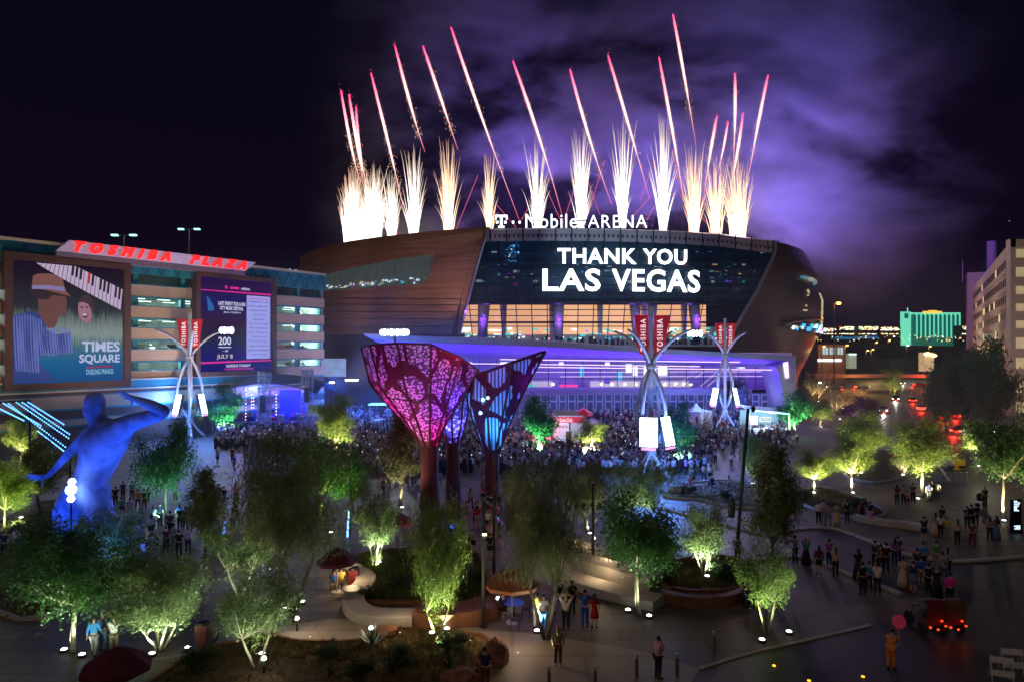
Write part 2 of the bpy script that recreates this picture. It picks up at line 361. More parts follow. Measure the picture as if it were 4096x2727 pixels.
# perforated shell, right: silhouette widths by row
SIL = [(261, 806), (268, 812), (275, 815.5), (281, 818.5), (284, 816), (289, 813.5), (296, 819), (304, 822), (326, 821), (340, 816), (356, 808), (372, 799), (384, 794), (396, 790)]
def silpx(s):       # right-hand limb of the scaled drum in px
    a2 = (EA*s)**2; b2 = (EB*s)**2; lo, hi = 600., 900.
    for _ in range(30):
        m_ = (lo+hi)/2; k = (m_-512)/F; A = k*k/a2+1/b2; B = -2*(k*EX/a2+EY/b2); C = EX*EX/a2+EY*EY/b2-1
        if B*B-4*A*C > 0: lo = m_
        else: hi = m_
    return lo
def s_for(px):
    lo, hi = .6, 1.3
    for _ in range(24):
        m_ = (lo+hi)/2
        if silpx(m_) < px: lo = m_
        else: hi = m_
    return lo
def shellR(zt, ex, u):
    pass
mb = MB(); rows = [261, 262.5, 264, 265, 266, 266.8, 268, 275, 281, 284.5, 289, 296, 304, 315, 326, 333, 340, 348, 356, 364, 372, 384, 396]
tab = [(y, s_for(linpath(y, SIL))) for y in rows]
YD = 196.0                           # depth of the limb: row -> height there
zs = [H-(y-YH)/F*YD for y in rows]
def thR(z, y, s):                    # angle where the slanted edge meets this height
    ye = YH-(z-H)*F/150.; px = edgeR(min(350, ye)) if ye < 350 else 726+(ye-350)*1.1
    p = ell(px, ye, s); return math.atan2((p.x-EX)/(EA*s), -(p.y-EY)/(EB*s))
rowsdat = []
for (y, s), z in zip(tab, zs):
    t0 = thR(z, y, min(s, 1.0)); rowsdat.append((t0, s, z))
def fsr(u, k):
    t0, s, z = rowsdat[k]; th = t0+(R(165)-t0)*u
    q = min(1., (th-t0)/R(34)); q = q*q*(3-2*q); s2 = 1.0 + (s-1.0)*q if s > .93 else .93+(s-.93)*q if False else 1.0+(s-1.0)*q
    if z < 13: s2 = .96 + (s-.96)*q if s < .96 else s2
    drop = 0
    if k == 0: drop = -1.0*q*0
    return (EX+EA*s2*math.sin(th), EY-EB*s2*math.cos(th), z+drop)
mb.grid(fsr, lin(0, 1, 70), range(len(rows))); mb.build('mesh_shell', m_mesh, AR, smooth=True)
mb = MB()
mb.tube([Vector(fsr(0, k))+Vector((-.3, -.5, 0)) for k in range(len(rows)-4)], .4, 4)
mb.build('shell_edge_trim', mat('shell_trim', (.25, .27, .35), metal=.5, rough=.3, noise=0), AR)
# windows and glints in the right shell
mb = MB()
for i in range(44):
    u = .12+.5*i/44; a = Vector(fsr(u, 9)); b_ = Vector(fsr(u, 10)); c = (a+b_)/2; c2 = Vector((EX, EY, c.z)); d = (c-c2).normalized()
    mb.box(c+d*.35, (.7, .7, rr.uniform(.4, .9)), mi=rr.choices([0, 1, 4], [2, 2, 1])[0])
mb.build('shell_window_light', [glow('dim_teal', (.16, .4, .38), .5), glow('dim_white', (.5, .5, .4), .6), g_pink, g_warm, glow('dim_blue', (.1, .3, .5), .5), g_purp], AR)
mb = MB()
for cx, n_, y0, y1 in ((.26, 60, 294, 322), (.40, 36, 298, 316), (.15, 10, 0, 0), (.33, 14, 0, 0)):
    for i in range(n_):
        k = rr.uniform(11, 14); u = cx+rr.gauss(0, .004); a = Vector(fsr(u, int(k))); b_ = Vector(fsr(u, int(k)+1)); p = a+(b_-a)*(k-int(k)); d = (p-Vector((EX, EY, p.z))).normalized()
        mb.box(p+d*.2, (.35, .35, .35))
mb.build('shell_glint', glow('gold_glint', (.7, .55, .3), .8), AR)
mb = MB()         # terrace mouth low in the shell
def fm(u, v):
    c = Vector(fsr(.10+.42*u, 15)); t = math.sin(math.pi*min(1, u*1.05))**.6
    d = (c-Vector((EX, EY, c.z))).normalized(); return c+d*(.5)+Vector((0, 0, (v-.5)*4.2*t+.8))
mb.grid(fm, lin(0, 1, 26), lin(0, 1, 3)); mb.build('terrace_opening', mat('terrace_glass', (.02, .03, .05), rough=.1, noise=0), AR)
mb = MB()
for i in range(60):
    u = rr.uniform(.05, .97); p = fm(u, rr.uniform(.25, .75)); d = (p-Vector((EX, EY, p.z))).normalized()
    mb.box(p+d*.2, (rr.uniform(.2, 1.), .5, rr.uniform(.2, 1.)), mi=rr.choices(range(6), [3, 6, 0, 1, 4, 1])[0])
each(mb, 'terrace_light', lit, AR)
mb = MB(); mb.tube([Vector(fm(u, 1))+Vector((0, -.6, .5)) for u in lin(0, 1, 26)], .5, 5); mb.build('terrace_hood', m_mesh, AR)
# canopy: white fascia, purple lit tilted underside, lobby
CF = 128.0
FT = [(364, 333), (425, 336), (500, 338), (560, 341), (612, 345.5), (700, 351), (796, 356)]
FB = [(364, 334), (385, 340), (425, 342.5), (500, 344.5), (560, 347), (612, 350.2), (700, 355.5), (796, 360.5)]
PB = [(364, 335), (385, 346), (425, 353), (500, 357), (560, 359), (612, 361), (700, 364.5), (796, 367)]
m_can = mat('white_canopy_panel', (.48, .47, .55), rough=.5, noise=.06, scale=.3)
mb = MB(); us = lin(364, 796, 56)
mb.grid(lambda px, k: P(px, linpath(px, FT)+(-.6 if k == 0 else 0), CF+14) if k == 0 else P(px, linpath(px, [FT, FT, FB][k]), CF), us, range(3)); 
mb.build('canopy_fascia', m_can, AR)
mb = MB(); mb.grid(lambda px, k: P(px, linpath(px, FB)+.05, CF+.02) if k == 0 else P(px, linpath(px, PB), CF+7), us, range(2)); mb.build('canopy_underside', mat('violet_lit_canopy_panel', (.42, .36, .62), rough=.6, noise=.06, scale=.3), AR)  # white panels; violet of the uplights is partly put into the base colour
LG = CF+9.5
mb = MB()      # side wall at the right end, leaning leg
pts = [P(796, 356.2, CF), P(796, 412, CF+.3), P(788, 412, CF+.3), P(785, 400, CF+.2), P(779, 372, CF+.1), P(776, 366, CF)]
mb.slab(pts, (0, 1, 0), 9); mb.build('canopy_leg', m_can, AR)
mb = MB(); mb.slab([P(783, 362, CF-.08), P(788, 361, CF-.08), P(789, 377, CF-.08), P(785.5, 377.5, CF-.08)], (0, 1, 0), .05); mb.build('leg_light', glow('violet_white', (.75, .5, 1), 2.2), AR)
m_lob = mat('lobby_wall', (.5, .45, .62), noise=.3, scale=.12)
mb = MB(); mb.grid(lambda px, y: P(px, y, LG+7), lin(395, 792, 12), (352, 389)); mb.grid(lambda px, k: P(px, 388.7, LG+7) if k else P(px, 389, LG), lin(395, 792, 12), range(2)); mb.build('lobby_wall', m_lob, AR)
mb = MB()
for px0, px1, y in ((500, 740, 358.8), (430, 700, 362.5), (500, 800, 366), (520, 790, 371.5), (560, 790, 376)):
    px1 = min(px1, 790); s_ = .012 if y < 370 else .006
    mb.tube([P(px, y+(px-px0)*s_*(1 if y < 370 else -.4), CF+3 if y < 370 else LG+1) for px in lin(px0, px1, 12)], .085 if y < 370 else .045, 5)
each(mb, 'light_strip', glow('violet_strip', (.85, .62, 1), 1.7), AR)
mb = MB()       # luminous screens and hanging tubes in the lobby
for x0, x1, y0, y1, k in ((519, 536, 384, 388, 0), (580, 584, 365.5, 375.5, 4), (617, 622, 371.5, 379.5, 4), (626, 631.5, 363.5, 372, 1), (633, 637.5, 366, 375, 1), (644, 647.5, 366, 375, 1), (652, 656, 366, 374, 1), (658.5, 667, 366, 374.5, 1), (560, 578, 384, 388, 2), (500, 512, 361.5, 363, 1), (520, 534, 361.2, 362.5, 1), (735, 745, 363, 364, 1), (737, 745, 366.5, 367.5, 1)):
    mb.slab([P(x0, y1, LG+4), P(x1, y1, LG+4), P(x1, y0, LG+4), P(x0, y0, LG+4)], (0, 1, 0), .15, mi=k)
each(mb, 'lobby_screen', lit, AR)
mb = MB()
for x0, x1 in ((497, 552), (590, 640), (646, 690)): mb.slab([P(x0, 388.2, LG+6.5), P(x1, 388.2, LG+6.5), P(x1, 380.5, LG+6.5), P(x0, 380.5, LG+6.5)], (0, 1, 0), .1)
each(mb, 'shop_wall', mat('lit_shop_wall', (.7, .68, .6), noise=.2, scale=.3, emit=(.8, .72, .65), es=.42, sample=False), AR)
mb = MB()
for px in (553, 601, 612, 625, 636, 665, 676, 684, 691): mb.ball(P(px, 383.5, LG+5), .35)
each(mb, 'pendant_lamp', glow('warm_pendant', (1, .85, .7), 2.), AR)
mb = MB()
for a, c in (((672, 388), (697, 370)), ((680, 388), (704, 371)), ((443, 352), (470, 366)), ((463, 362), (492, 378)), ((700, 386), (716, 372)), ((706, 387), (720, 375))):
    mb.tube([P(*a, LG+3), P(*c, LG+3)], .10, 4)
each(mb, 'escalator_rail', glow('rail_light', (.6, .6, .9), .7), AR)
for px in (470, 513, 561, 607, 650, 692, 733): 
    mb = MB(); mb.bx(P(px, 0, LG+2).x-.55, P(px, 0, LG+2).x+.55, LG+1.5, LG+2.5, 6.4, 12.2); o = mb.build('lobby_column', m_lob, AR)
    mb = MB(); mb.box((P(px, 0, LG+2).x, LG+1.3, 10.4), (.9, .3, .6)); mb.build('column_lamp', glow('column_lamp', (.75, .6, 1), 1.8), o)
for px in (450, 500, 550, 600, 650, 700, 750, 785): light('lobby_lamp', 'POINT', P(px, 373, LG+2.6), 210, (.20, .03, 1), AR, size=.8)
for px in range(385, 790, 22): light('canopy_uplight', 'POINT', P(px, linpath(px, PB)+4.5, CF+1.2), 430, (.115, .005, 1), AR, size=1.2)
for px in (420, 500, 580, 660, 740): light('canopy_spot', 'SPOT', P(px, 366, CF+1), 3200, (.62, .22, 1), AR, aim=P(px, 366, CF-22)-Vector((0, 0, 16)), size=.6, spot=120)
mb = MB()
for px in lin(462, 790, 20): mb.tube([P(px, 359, LG), P(px, 389, LG)], .07, 4)
for y in (364.5, 378): mb.tube([P(462, y, LG), P(790, y, LG)], .06, 4)
mb.build('lobby_mullion', m_mull, AR)
# ledge over the doors, doors
mb = MB(); a = P(470, 388.2, CF+3); c = P(752, 394.2, CF+3); mb.bx(P(400, 0, CF+3).x, P(752, 0, CF+3).x, CF+3, LG, c.z, a.z); mb.build('entrance_ledge', m_can, AR)
DY = LG-.5
mb = MB(); mb.bx(P(400, 0, DY).x, P(790, 0, DY).x, DY+1.2, DY+1.6, 0, 4.6); mb.build('entrance_wall', mat('entrance_glass', (.05, .06, .16), rough=.2, noise=.6, scale=.3, emit=(.12, .12, .4), es=.22, sample=False), AR)
m_door = mat('pale_door_frame', (.5, .52, .75), noise=.1)
for i in range(26):
    x = P(535+i*9.2, 0, DY).x
    mb = MB(); mb.bx(x-.75, x-.55, DY, DY+.2, 0, 4.4); mb.bx(x+.55, x+.75, DY, DY+.2, 0, 4.4); mb.bx(x-.55, x+.55, DY, DY+.2, 2.8, 3.1); mb.bx(x-.55, x+.55, DY, DY+.2, 4.2, 4.4); o = mb.build('door', m_door, AR)
    mb = MB(); mb.box((x+.35, DY-.08, 1.2), (.08, .08, .5)); mb.build('door_handle', m_mull, o)
for px in (440, 520, 560, 610, 660, 710, 760): light('ledge_downlight', 'POINT', P(px, 396, CF+4.5), 420, (.3, .32, 1), AR, size=.3)
# the big message on the glass
def on_drum(x0, x1, ytop, ybot, s):
    return lambda u, v, w: ell(x0+(x1-x0)*u, (ybot(x0+(x1-x0)*u))+(ytop(x0+(x1-x0)*u)-ybot(x0+(x1-x0)*u))*v, s) + Vector((0, -w, 0))
m_msg = glow('message_white', (.80, .93, 1), 3.0, sample=False)
bow = lambda x: ((x-575)/125)**2*1.6 if x > 575 else 0
for s_, x0, x1, yt, yb in (('THANK', 557.5, 636.5, 248, 263.5), ('YOU', 643, 687, 248, 263.5), ('LAS', 542.5, 600.5, 268.5, 291), ('VEGAS', 612, 700, 268.5, 291)):
    mb = MB(); put_text(mb, s_, on_drum(x0, x1, lambda x, yt=yt: yt+bow(x), lambda x, yb=yb: yb+bow(x), 1.004), bold=.022, ext=.12, space=1.08)
    mb.build('message_word', m_msg, AR)
light('message_spill', 'AREA', ell(620, 275, 1.03)+Vector((0, -2, 0)), 900, (.6, .8, 1), AR, aim=ell(620, 275, .9), size=30)
# roof sign
SG = thing('rooftop_sign', 'white glowing arena name letters standing along the roof edge', 'sign', (2, 146, 38.5))
SY = 147.0
def fl(x0, x1, y0, y1): return lambda u, v, w: P(x0+(x1-x0)*u, y1+(y0-y1)*v, SY)+Vector((0, -w, 0))
m_sign = glow('sign_white', (.85, .93, 1), 2.2)
mb = MB()
def sq(x0, x1, y0, y1): mb.slab([P(x0, y1, SY), P(x1, y1, SY), P(x1, y0, SY), P(x0, y0, SY)], (0, -1, 0), .3)
sq(496, 506.5, 215, 217); sq(495, 496.6, 215, 219.5); sq(505.9, 507.5, 215, 219.5); sq(500, 502.6, 217, 226); sq(498.2, 504.4, 226, 227.6); sq(496, 498.4, 221, 223.4); sq(504.2, 506.6, 221, 223.4); sq(512, 514.2, 221, 223.4); sq(518.5, 520.7, 221, 223.4)
put_text(mb, 'Mobile', fl(525.5, 577, 214, 227.8), bold=-.002, ext=.15, space=1.1)
put_text(mb, 'ARENA', fl(588, 647, 215, 227.5), bold=-.008, ext=.15, space=1.12)
mb.build('sign_letters', m_sign, SG)
mb = MB(); mb.tube([P(507, 220, SY+.6), P(650, 221, SY+.6)], .12, 4); mb.tube([P(494, 228.4, SY+.3), P(650, 228.6, SY+.3)], .14, 4)
for px in lin(497, 648, 22): mb.tube([P(px, 220, SY+.6), P(px+2, 231, SY+.6)], .08, 4)
mb.build('sign_frame', m_mull, SG)
for px in (380, 430, 465): light('shell_floodlight', 'SPOT', P(px, 329, 133.5), 2600, (1, .56, .40), AR, aim=ell(px, 275, 1.0), size=.6, spot=75)
light('shell_floodlight', 'SPOT', P(330, 350, 140), 3800, (1, .6, .40), AR, aim=ell(320, 262, 1.0), size=.6, spot=80)
light('shell_floodlight', 'SPOT', P(850, 380, 150), 6000, (1, .75, .55), AR, aim=ell(790, 310, 1.0), size=.6, spot=70)
light('shell_floodlight', 'SPOT', P(720, 334, 134), 3600, (.9, .8, .85), AR, aim=ell(770, 300, 1.0), size=.6, spot=80)
# ---------------------------------------------------------------- fireworks over the roof
def vc_mat(name, strength):
    m = bpy.data.materials.new(name); m.use_nodes = True; n = m.node_tree; n.nodes.clear()
    o = n.nodes.new('ShaderNodeOutputMaterial'); e_ = n.nodes.new('ShaderNodeEmission'); a = n.nodes.new('ShaderNodeAttribute'); a.attribute_name = 'spark'
    e_.inputs[1].default_value = strength; n.links.new(a.outputs[0], e_.inputs[0]); n.links.new(e_.outputs[0], o.inputs[0]); m.cycles.emission_sampling = 'NONE'; return m
m_fire = vc_mat('burning_stars', 1.0)
def strands(name, items, label, cat, group):
    """items: list of (points, radii, colours)"""
    mb = MB(); cols = []
    for pts, rad, cs in items:
        n0 = len(mb.v); mb.tube(pts, rad, 4, cap=False); k = len(pts)
        for c in cs: cols += [c]*4
    o = mb.build(name, m_fire); me = o.data
    at = me.color_attributes.new('spark', 'FLOAT_COLOR', 'POINT')
    at.data.foreach_set('color', np.array([(*c, 1) for c in cols], dtype=np.float32).ravel())
    return tag(o, label, cat, group)
fr = random.Random(11)
def mix(a, b, t): return tuple(x+(y-x)*t for x, y in zip(a, b))
def fan(px, pyb, pyt, w, n, Yd, hot, tip, label, spread=1., wb=2.):
    items = []
    for i in range(n):
        q = fr.uniform(-1, 1) if i % 3 else fr.gauss(0, .3); q = max(-1, min(1, q)); h = (1-.35*abs(q)**1.5)*fr.uniform(.42, 1.0)
        if i < 5: h = fr.uniform(.85, 1); q = fr.uniform(-.8, .8)
        y1 = pyb-(pyb-pyt)*h; x0 = px+fr.uniform(-wb, wb)*.6 + q*wb*.5; x1 = px+q*w*1.22*spread*(.6+.4*h)+fr.uniform(-1.5, 1.5)
        dd = fr.uniform(-3, 3); pts = []; rad = []; cs = []; K = 12
        bend = fr.uniform(-1.2, 1.2)+q*1.5
        for k in range(K):
            t = k/(K-1); x = x0+(x1-x0)*t**1.25 + bend*t**3; y = pyb+(y1-pyb)*(1-(1-t)**1.15)
            pts.append(P(x+fr.uniform(-.12, .12), y, Yd+dd)); rad.append((.125*(1-t)**.8+.022)*Yd/190*fr.uniform(.8, 1.1))
            g = max(0, 1-t*1.25); cs.append(mix(tip, hot, g**.7) if t < .85 else mix(tip, (tip[0]*.6, tip[1]*.5, tip[2]*.5), (t-.85)/.15))
        items.append((pts, rad, cs))
    return strands('firework_fountain', items, label, 'firework', 'fireworks fired from the arena roof')
W_ = (3.2, 3.0, 3.0); O_ = (3.0, 2.1, 1.3); T1 = (1.15, .9, .68); T2 = (1.15, .74, .52)
FANS = [(353, 243, 163, 15, 190, 186, W_, T2, 'left half of the widest blown out white fountain at the left end of the roof', 9),
        (373, 241, 160, 15, 200, 184, W_, T1, 'right half of the widest blown out white fountain at the left end of the roof', 9),
        (392, 238, 168, 11, 75, 180, W_, T1, 'narrow white fountain just right of the widest one', 4),
        (413, 235, 140, 14, 60, 178, W_, T1, 'white spiky fountain third from the left over the bronze brow', 4),
        (449, 232, 135, 15, 62, 176, O_, T2, 'pale orange fountain over the right part of the bronze brow', 4),
        (489, 230, 150, 11, 52, 178, O_, T2, 'slim peach fountain at the first letter of the roof sign', 2.5),
        (537, 230, 136, 14, 56, 180, W_, T1, 'white fountain behind the word Mobile on the roof sign', 3),
        (581, 230, 118, 13, 60, 180, W_, T1, 'tall white fountain between the two words of the roof sign', 3),
        (623, 230, 115, 13, 56, 180, W_, T1, 'white fountain behind the end of the word ARENA', 3),
        (663, 231, 108, 15, 64, 182, W_, T1, 'white fountain just right of the roof sign', 3),
        (694, 233, 138, 14, 74, 184, O_, T2, 'peach fountain third from the right end of the roof', 5),
        (716, 234, 150, 13, 70, 186, O_, T2, 'short peach fountain second from the right end of the roof', 5),
        (738, 237, 150, 17, 100, 188, O_, T2, 'broad peach fountain at the right end of the roof', 7)]
for px, pb, pt, w, n_, Yd, hot, tip, lab, wb in FANS:
    fan(px, pb+6, pt, w, n_, Yd, hot, tip, lab, wb=wb)
COM = [((341, 90), (352, 150), (361, 183), 'leftmost red tipped rocket trail'), ((349, 94), (358, 150), (364, 183), 'second rocket trail from the left'), ((356, 107), (361, 160), (369, 186), 'short third rocket trail from the left'),
       ((371, 73), (390, 150), (405, 215), 'rocket trail leaning left above the bronze brow'), ((395, 46), (412, 110), (425, 152), 'tall rocket trail fourth along the roof'), ((423, 46), (443, 105), (458, 150), 'rocket trail above the pale orange fountain'),
       ((451, 27), (482, 118), (520, 222), 'tallest rocket trail left of the roof sign'), ((513, 61), (540, 140), (562, 215), 'rocket trail crossing over the word Mobile'), ((570, 69), (590, 140), (612, 205), 'rocket trail left of the word ARENA'),
       ((608, 55), (630, 130), (650, 200), 'rocket trail above the word ARENA'), ((659, 57), (674, 140), (686, 215), 'rocket trail right of the roof sign'), ((673, 14), (685, 80), (696, 145), 'highest rocket trail of all at the top of the picture'),
       ((735, 73), (735, 120), (733, 170), 'vertical rocket trail near the right end'), ((768, 75), (757, 130), (748, 180), 'rightmost rocket trail leaning right'), ((743, 113), (736, 160), (727, 200), 'short trail between the two right hand rockets'),
       ((717, 116), (710, 155), (704, 195), 'short thin rocket trail right of the sign'), ((728, 121), (723, 150), (716, 180), 'shortest thin rocket trail near the right end')]
for (a, b, c, lab) in COM:
    items = []; K = 26; pts = []; rad = []; cs = []; Yd = 186+fr.uniform(-6, 6)
    big = (c[1]-a[1]) > 75
    for k in range(K):
        t = k/(K-1); x = (1-t)**2*a[0]+2*t*(1-t)*(2*b[0]-.5*a[0]-.5*c[0])+t*t*c[0]; y = (1-t)**2*a[1]+2*t*(1-t)*(2*b[1]-.5*a[1]-.5*c[1])+t*t*c[1]
        pts.append(P(x, y, Yd)); rad.append((.05+.21*math.sin(math.pi*min(1, t*1.35+.08))**.8)*(1.45 if big else 1.0) if t < .72 else (.05+.09*(1-t))*(1.3 if big else .9))
        cs.append(mix((2.4, .10, .50), (2.0, 1.15, 1.1), min(1, t*3.2)) if t < .6 else mix((2.0, 1.15, 1.1), (1.1, .12, .28), min(1, (t-.6)*2.6)))
    items.append((pts, rad, cs))
    # red halo of burning dust close around the head, and shed sparks
    for _ in range(190 if big else 70):
        t = fr.uniform(.02, .8); i = int(t*(K-1)); p = pts[i]+Vector((fr.gauss(0, .25+.45*t), fr.gauss(0, .3), fr.gauss(0, .8)))
        c_ = mix((1.3, .08, .3), (1.3, .75, .5), min(1, t*2.2)); items.append(([p, p+Vector((fr.uniform(-.1, .1), 0, -fr.uniform(.15, .5)))], [.045, .02], [c_, c_]))
    strands('rocket_trail', items, lab+', pink and white' if 'red' not in lab else lab, 'firework', 'rockets rising above the arena')
items = []
for (x0, y0, x1, y1) in [(372, 200, 400, 235), (520, 222, 545, 180), (497, 205, 520, 232), (560, 232, 580, 172), (583, 168, 600, 215), (605, 160, 585, 222), (634, 215, 652, 195), (640, 232, 664, 190), (688, 232, 706, 178), (672, 150, 690, 228), (455, 232, 478, 175), (547, 190, 566, 232), (655, 160, 640, 200), (700, 215, 716, 235)]:
    items.append(([P(x0+(x1-x0)*t, y0+(y1-y0)*t, 190) for t in lin(0, 1, 4)], [.06]*4, [(1.1, .16, .3)]*4))
strands('crossing_spark_trails', items, 'thin pink spark trails crossing each other low over the roof', 'firework', None)
# light thrown by the burning stars (their own light)
FL = bpy.data.objects['firework_fountain']
for px, py, Yd, w_, c_ in [(362, 215, 184, 5000, (1, .9, .85)), (413, 210, 178, 1500, (1, .88, .85)), (449, 208, 176, 1500, (1, .7, .5)), (489, 212, 178, 900, (1, .65, .45)), (537, 212, 180, 900, (.8, .6, 1)), (581, 205, 180, 1100, (.85, .65, 1)), (623, 205, 180, 1000, (.8, .6, 1)), (663, 205, 182, 1500, (.9, .65, 1)), (705, 210, 184, 2500, (1, .7, .7)), (742, 210, 186, 4000, (1, .72, .75))]:
    light('burst_light', 'POINT', P(px, py, Yd), w_*5, c_, size=3)
for px, py, Yd, w_, c_, ax, ay in [(480, 222, 178, 16000, (.26, .12, 1), 500, 110), (560, 222, 178, 18000, (.22, .10, 1), 570, 130), (640, 222, 178, 20000, (.2, .10, 1), 650, 120), (720, 224, 182, 24000, (.26, .14, 1), 760, 130), (760, 236, 166, 24000, (.50, .30, 1), 850, 200), (780, 240, 166, 20000, (.30, .20, 1), 930, 170), (690, 222, 172, 22000, (.12, .10, 1), 700, 30), (780, 240, 172, 20000, (.10, .11, 1), 860, 70), (520, 222, 172, 20000, (.15, .10, 1), 480, 20)]:
    light('roof_floodlight', 'SPOT', P(px, py, Yd), w_*8, c_, aim=P(ax, ay, 245), size=6, spot=95, blend=1)
# smoke drifting to the right behind the arena
mb = MB(); mb.bx(-66, 185, 193, 222, 20, 150); sm = mb.build('smoke', None or mat('x', (1, 1, 1)))
m = bpy.data.materials.new('firework_smoke'); m.use_nodes = True; n = m.node_tree; n.nodes.clear()
o = n.nodes.new('ShaderNodeOutputMaterial'); v = n.nodes.new('ShaderNodeVolumePrincipled'); n.links.new(v.outputs[0], o.inputs['Volume'])
v.inputs['Color'].default_value = (.82, .8, .92, 1); v.inputs['Anisotropy'].default_value = .0
t = n.nodes.new('ShaderNodeTexCoord'); mp = n.nodes.new('ShaderNodeMapping'); mp.inputs['Rotation'].default_value = (0, R(-28), 0); mp.inputs['Scale'].default_value = (.017, .03, .034)
x = n.nodes.new('ShaderNodeTexNoise'); x.inputs['Scale'].default_value = 1.; x.inputs['Detail'].default_value = 7; x.inputs['Roughness'].default_value = .62; x.inputs['Distortion'].default_value = .25
n.links.new(t.outputs['Object'], mp.inputs[0]); n.links.new(mp.outputs[0], x.inputs[0])
r = n.nodes.new('ShaderNodeMapRange'); r.inputs['From Min'].default_value = .475; r.inputs['From Max'].default_value = .66; r.inputs['To Min'].default_value = .012; r.inputs['To Max'].default_value = 1.
n.links.new(x.outputs[0], r.inputs[0])
sx = n.nodes.new('ShaderNodeSeparateXYZ'); n.links.new(t.outputs['Object'], sx.inputs[0])
def mr(a, b, c, d, src):
    q = n.nodes.new('ShaderNodeMapRange'); q.interpolation_type = 'SMOOTHSTEP'
    for k_, v_ in zip(('From Min', 'From Max', 'To Min', 'To Max'), (a, b, c, d)): q.inputs[k_].default_value = v_
    n.links.new(src, q.inputs[0]); return q.outputs[0]
def mul(a, b):
    q = n.nodes.new('ShaderNodeMath'); q.operation = 'MULTIPLY'; n.links.new(a, q.inputs[0])
    if isinstance(b, float): q.inputs[1].default_value = b
    else: n.links.new(b, q.inputs[1])
    return q.outputs[0]
d = mul(mul(r.outputs[0], mr(-66, 30, 0, 1, sx.outputs[0])), mr(150, 62, 0, 1, sx.outputs[0]))
d = mul(d, mul(mr(152, 70, .0, 1, sx.outputs[2]), mr(21, 60, 0, 1, sx.outputs[2])))
d = mul(d, .13); n.links.new(d, v.inputs['Density'])
sm.data.materials.clear(); sm.data.materials.append(m); tag(sm, 'purple lit smoke of the fireworks drifting to the right over the arena', kind='stuff')
# ---------------------------------------------------------------- parking garage with two big screens
GA = Vector((-64.1, 85.5, 0)); GD = Vector((.5595, .8288, 0)); GN = Vector((.8288, -.5595, 0))     # start, direction, outward normal
def W(u, z, d=0.): return GA + GD*u + GN*d + Vector((0, 0, z))
def gw(px, py, d=0.):            # sight line meets the facade plane
    k = (px-512)/F; a = GA + GN*d; Y = (a.y*GD.x - a.x*GD.y)/(GD.x - k*GD.y); p = P(px, py, Y); return (p-a).dot(GD), p.z
U0, U1 = -30., gw(323, 300)[0]; ZT = 27.4
m_tan = mat('tan_stucco', (.60, .42, .27), rough=.85, noise=.08, scale=.6)
m_brn = mat('brown_stucco', (.14, .07, .055), rough=.8, noise=.12, scale=.4)
m_tl = mat('teal_paint', (.03, .27, .33), rough=.6, noise=.15, scale=.5)
m_cream = mat('cream_trim', (.72, .62, .45), rough=.7, noise=.06)
m_conc = mat('grey_concrete', (.33, .33, .32), rough=.85, noise=.2, scale=.5)
GR = thing('parking_garage', 'long tan and teal parking garage with open lit decks and two giant screens', 'parking garage', tuple(W(20, 0)))
def wb(mb, u0, u1, z0, z1, d0, d1, mi=None):        # box in facade coordinates
    vs = [W(u, z, d) for z in (z0, z1) for u, d in ((u0, d0), (u1, d0), (u1, d1), (u0, d1))]
    return mb.add(vs, [(3, 2, 1, 0), (4, 5, 6, 7), (0, 1, 5, 4), (1, 2, 6, 5), (2, 3, 7, 6), (3, 0, 4, 7)], mi)
# slab levels read off the right hand bay (px 300)
def zr(py): return gw(300, py)[1]
LV = [zr(272+16.45*i) for i in range(8)]          # tops of openings, from the top
mb = MB(); wb(mb, U0, U1, ZT-1.0, ZT, -22, .5); mb.build('roof_deck', m_conc, GR)
mb = MB(); wb(mb, U0, U1+.1, ZT-.35, ZT+.05, .5, .9); mb.build('parapet_cap', m_cream, GR)
mb = MB(); wb(mb, U0, U1+.2, ZT-3.1, ZT-.35, .2, .62); mb.build('parapet_band', m_tl, GR)
mb = MB()
for i in range(34):
    u = U0+i*(U1-U0)/34; mb.slab([W(u, ZT-3., .64), W(u+.35, ZT-3., .64), W(u+1.5, ZT-.5, .64), W(u+1.15, ZT-.5, .64)], tuple(GN), .05); mb.slab([W(u+1.5, ZT-.5, .64), W(u+1.15, ZT-.5, .64), W(u+2.2, ZT-3., .64), W(u+2.5, ZT-3., .64)], tuple(GN), .04)
mb.build('band_ornament', mat('dark_teal_paint', (.02, .17, .21), noise=.1), GR)
S = 3.12; z = ZT-3.3
tops = []
m_pk = mat('garage_interior', (.42, .50, .45), rough=.9, noise=.3, scale=.4)
cars_u = []
for k in range(7):
    zo_top = z; zo_bot = z-1.35; zs_bot = z-3.05 if k < 6 else z-2.2
    mb = MB(); wb(mb, U0, U1, zs_bot, zo_bot, .0, .35); mb.build('spandrel', m_tan, GR)
    mb = MB(); wb(mb, U0, U1, zs_bot-.22, zs_bot+.02, -.1, .42); wb(mb, U0, U1, zo_bot-.02, zo_bot+.10, .0, .40); mb.build('spandrel_trim', m_tl if k else m_tl, GR)
    mb = MB(); wb(mb, U0, U1, zo_bot-1.0, zo_bot-.7, -16, 0); mb.build('deck', m_pk, GR)
    mb = MB()
    for i in range(22):
        u = U0+5+i*3.9
        if u > U1-1: continue
        for d in (-3.4, -9.0):
            wb(mb, u, u+1.9, zo_top+.02-.05-(.0), zo_top+.06, d-.15, d+.15)
    if k: each(mb, 'ceiling_light', glow('fluorescent', (.75, 1, .92), 2.4), GR)
    cars_u.append(zo_bot-.7)
    z -= S
ZB = z
mb = MB(); wb(mb, U0, U1, 0, ZT-1, -16.6, -16); wb(mb, U1-.4, U1, 0, ZT-.4, -16, -.02); mb.build('rear_wall', m_pk, GR)
mb = MB()
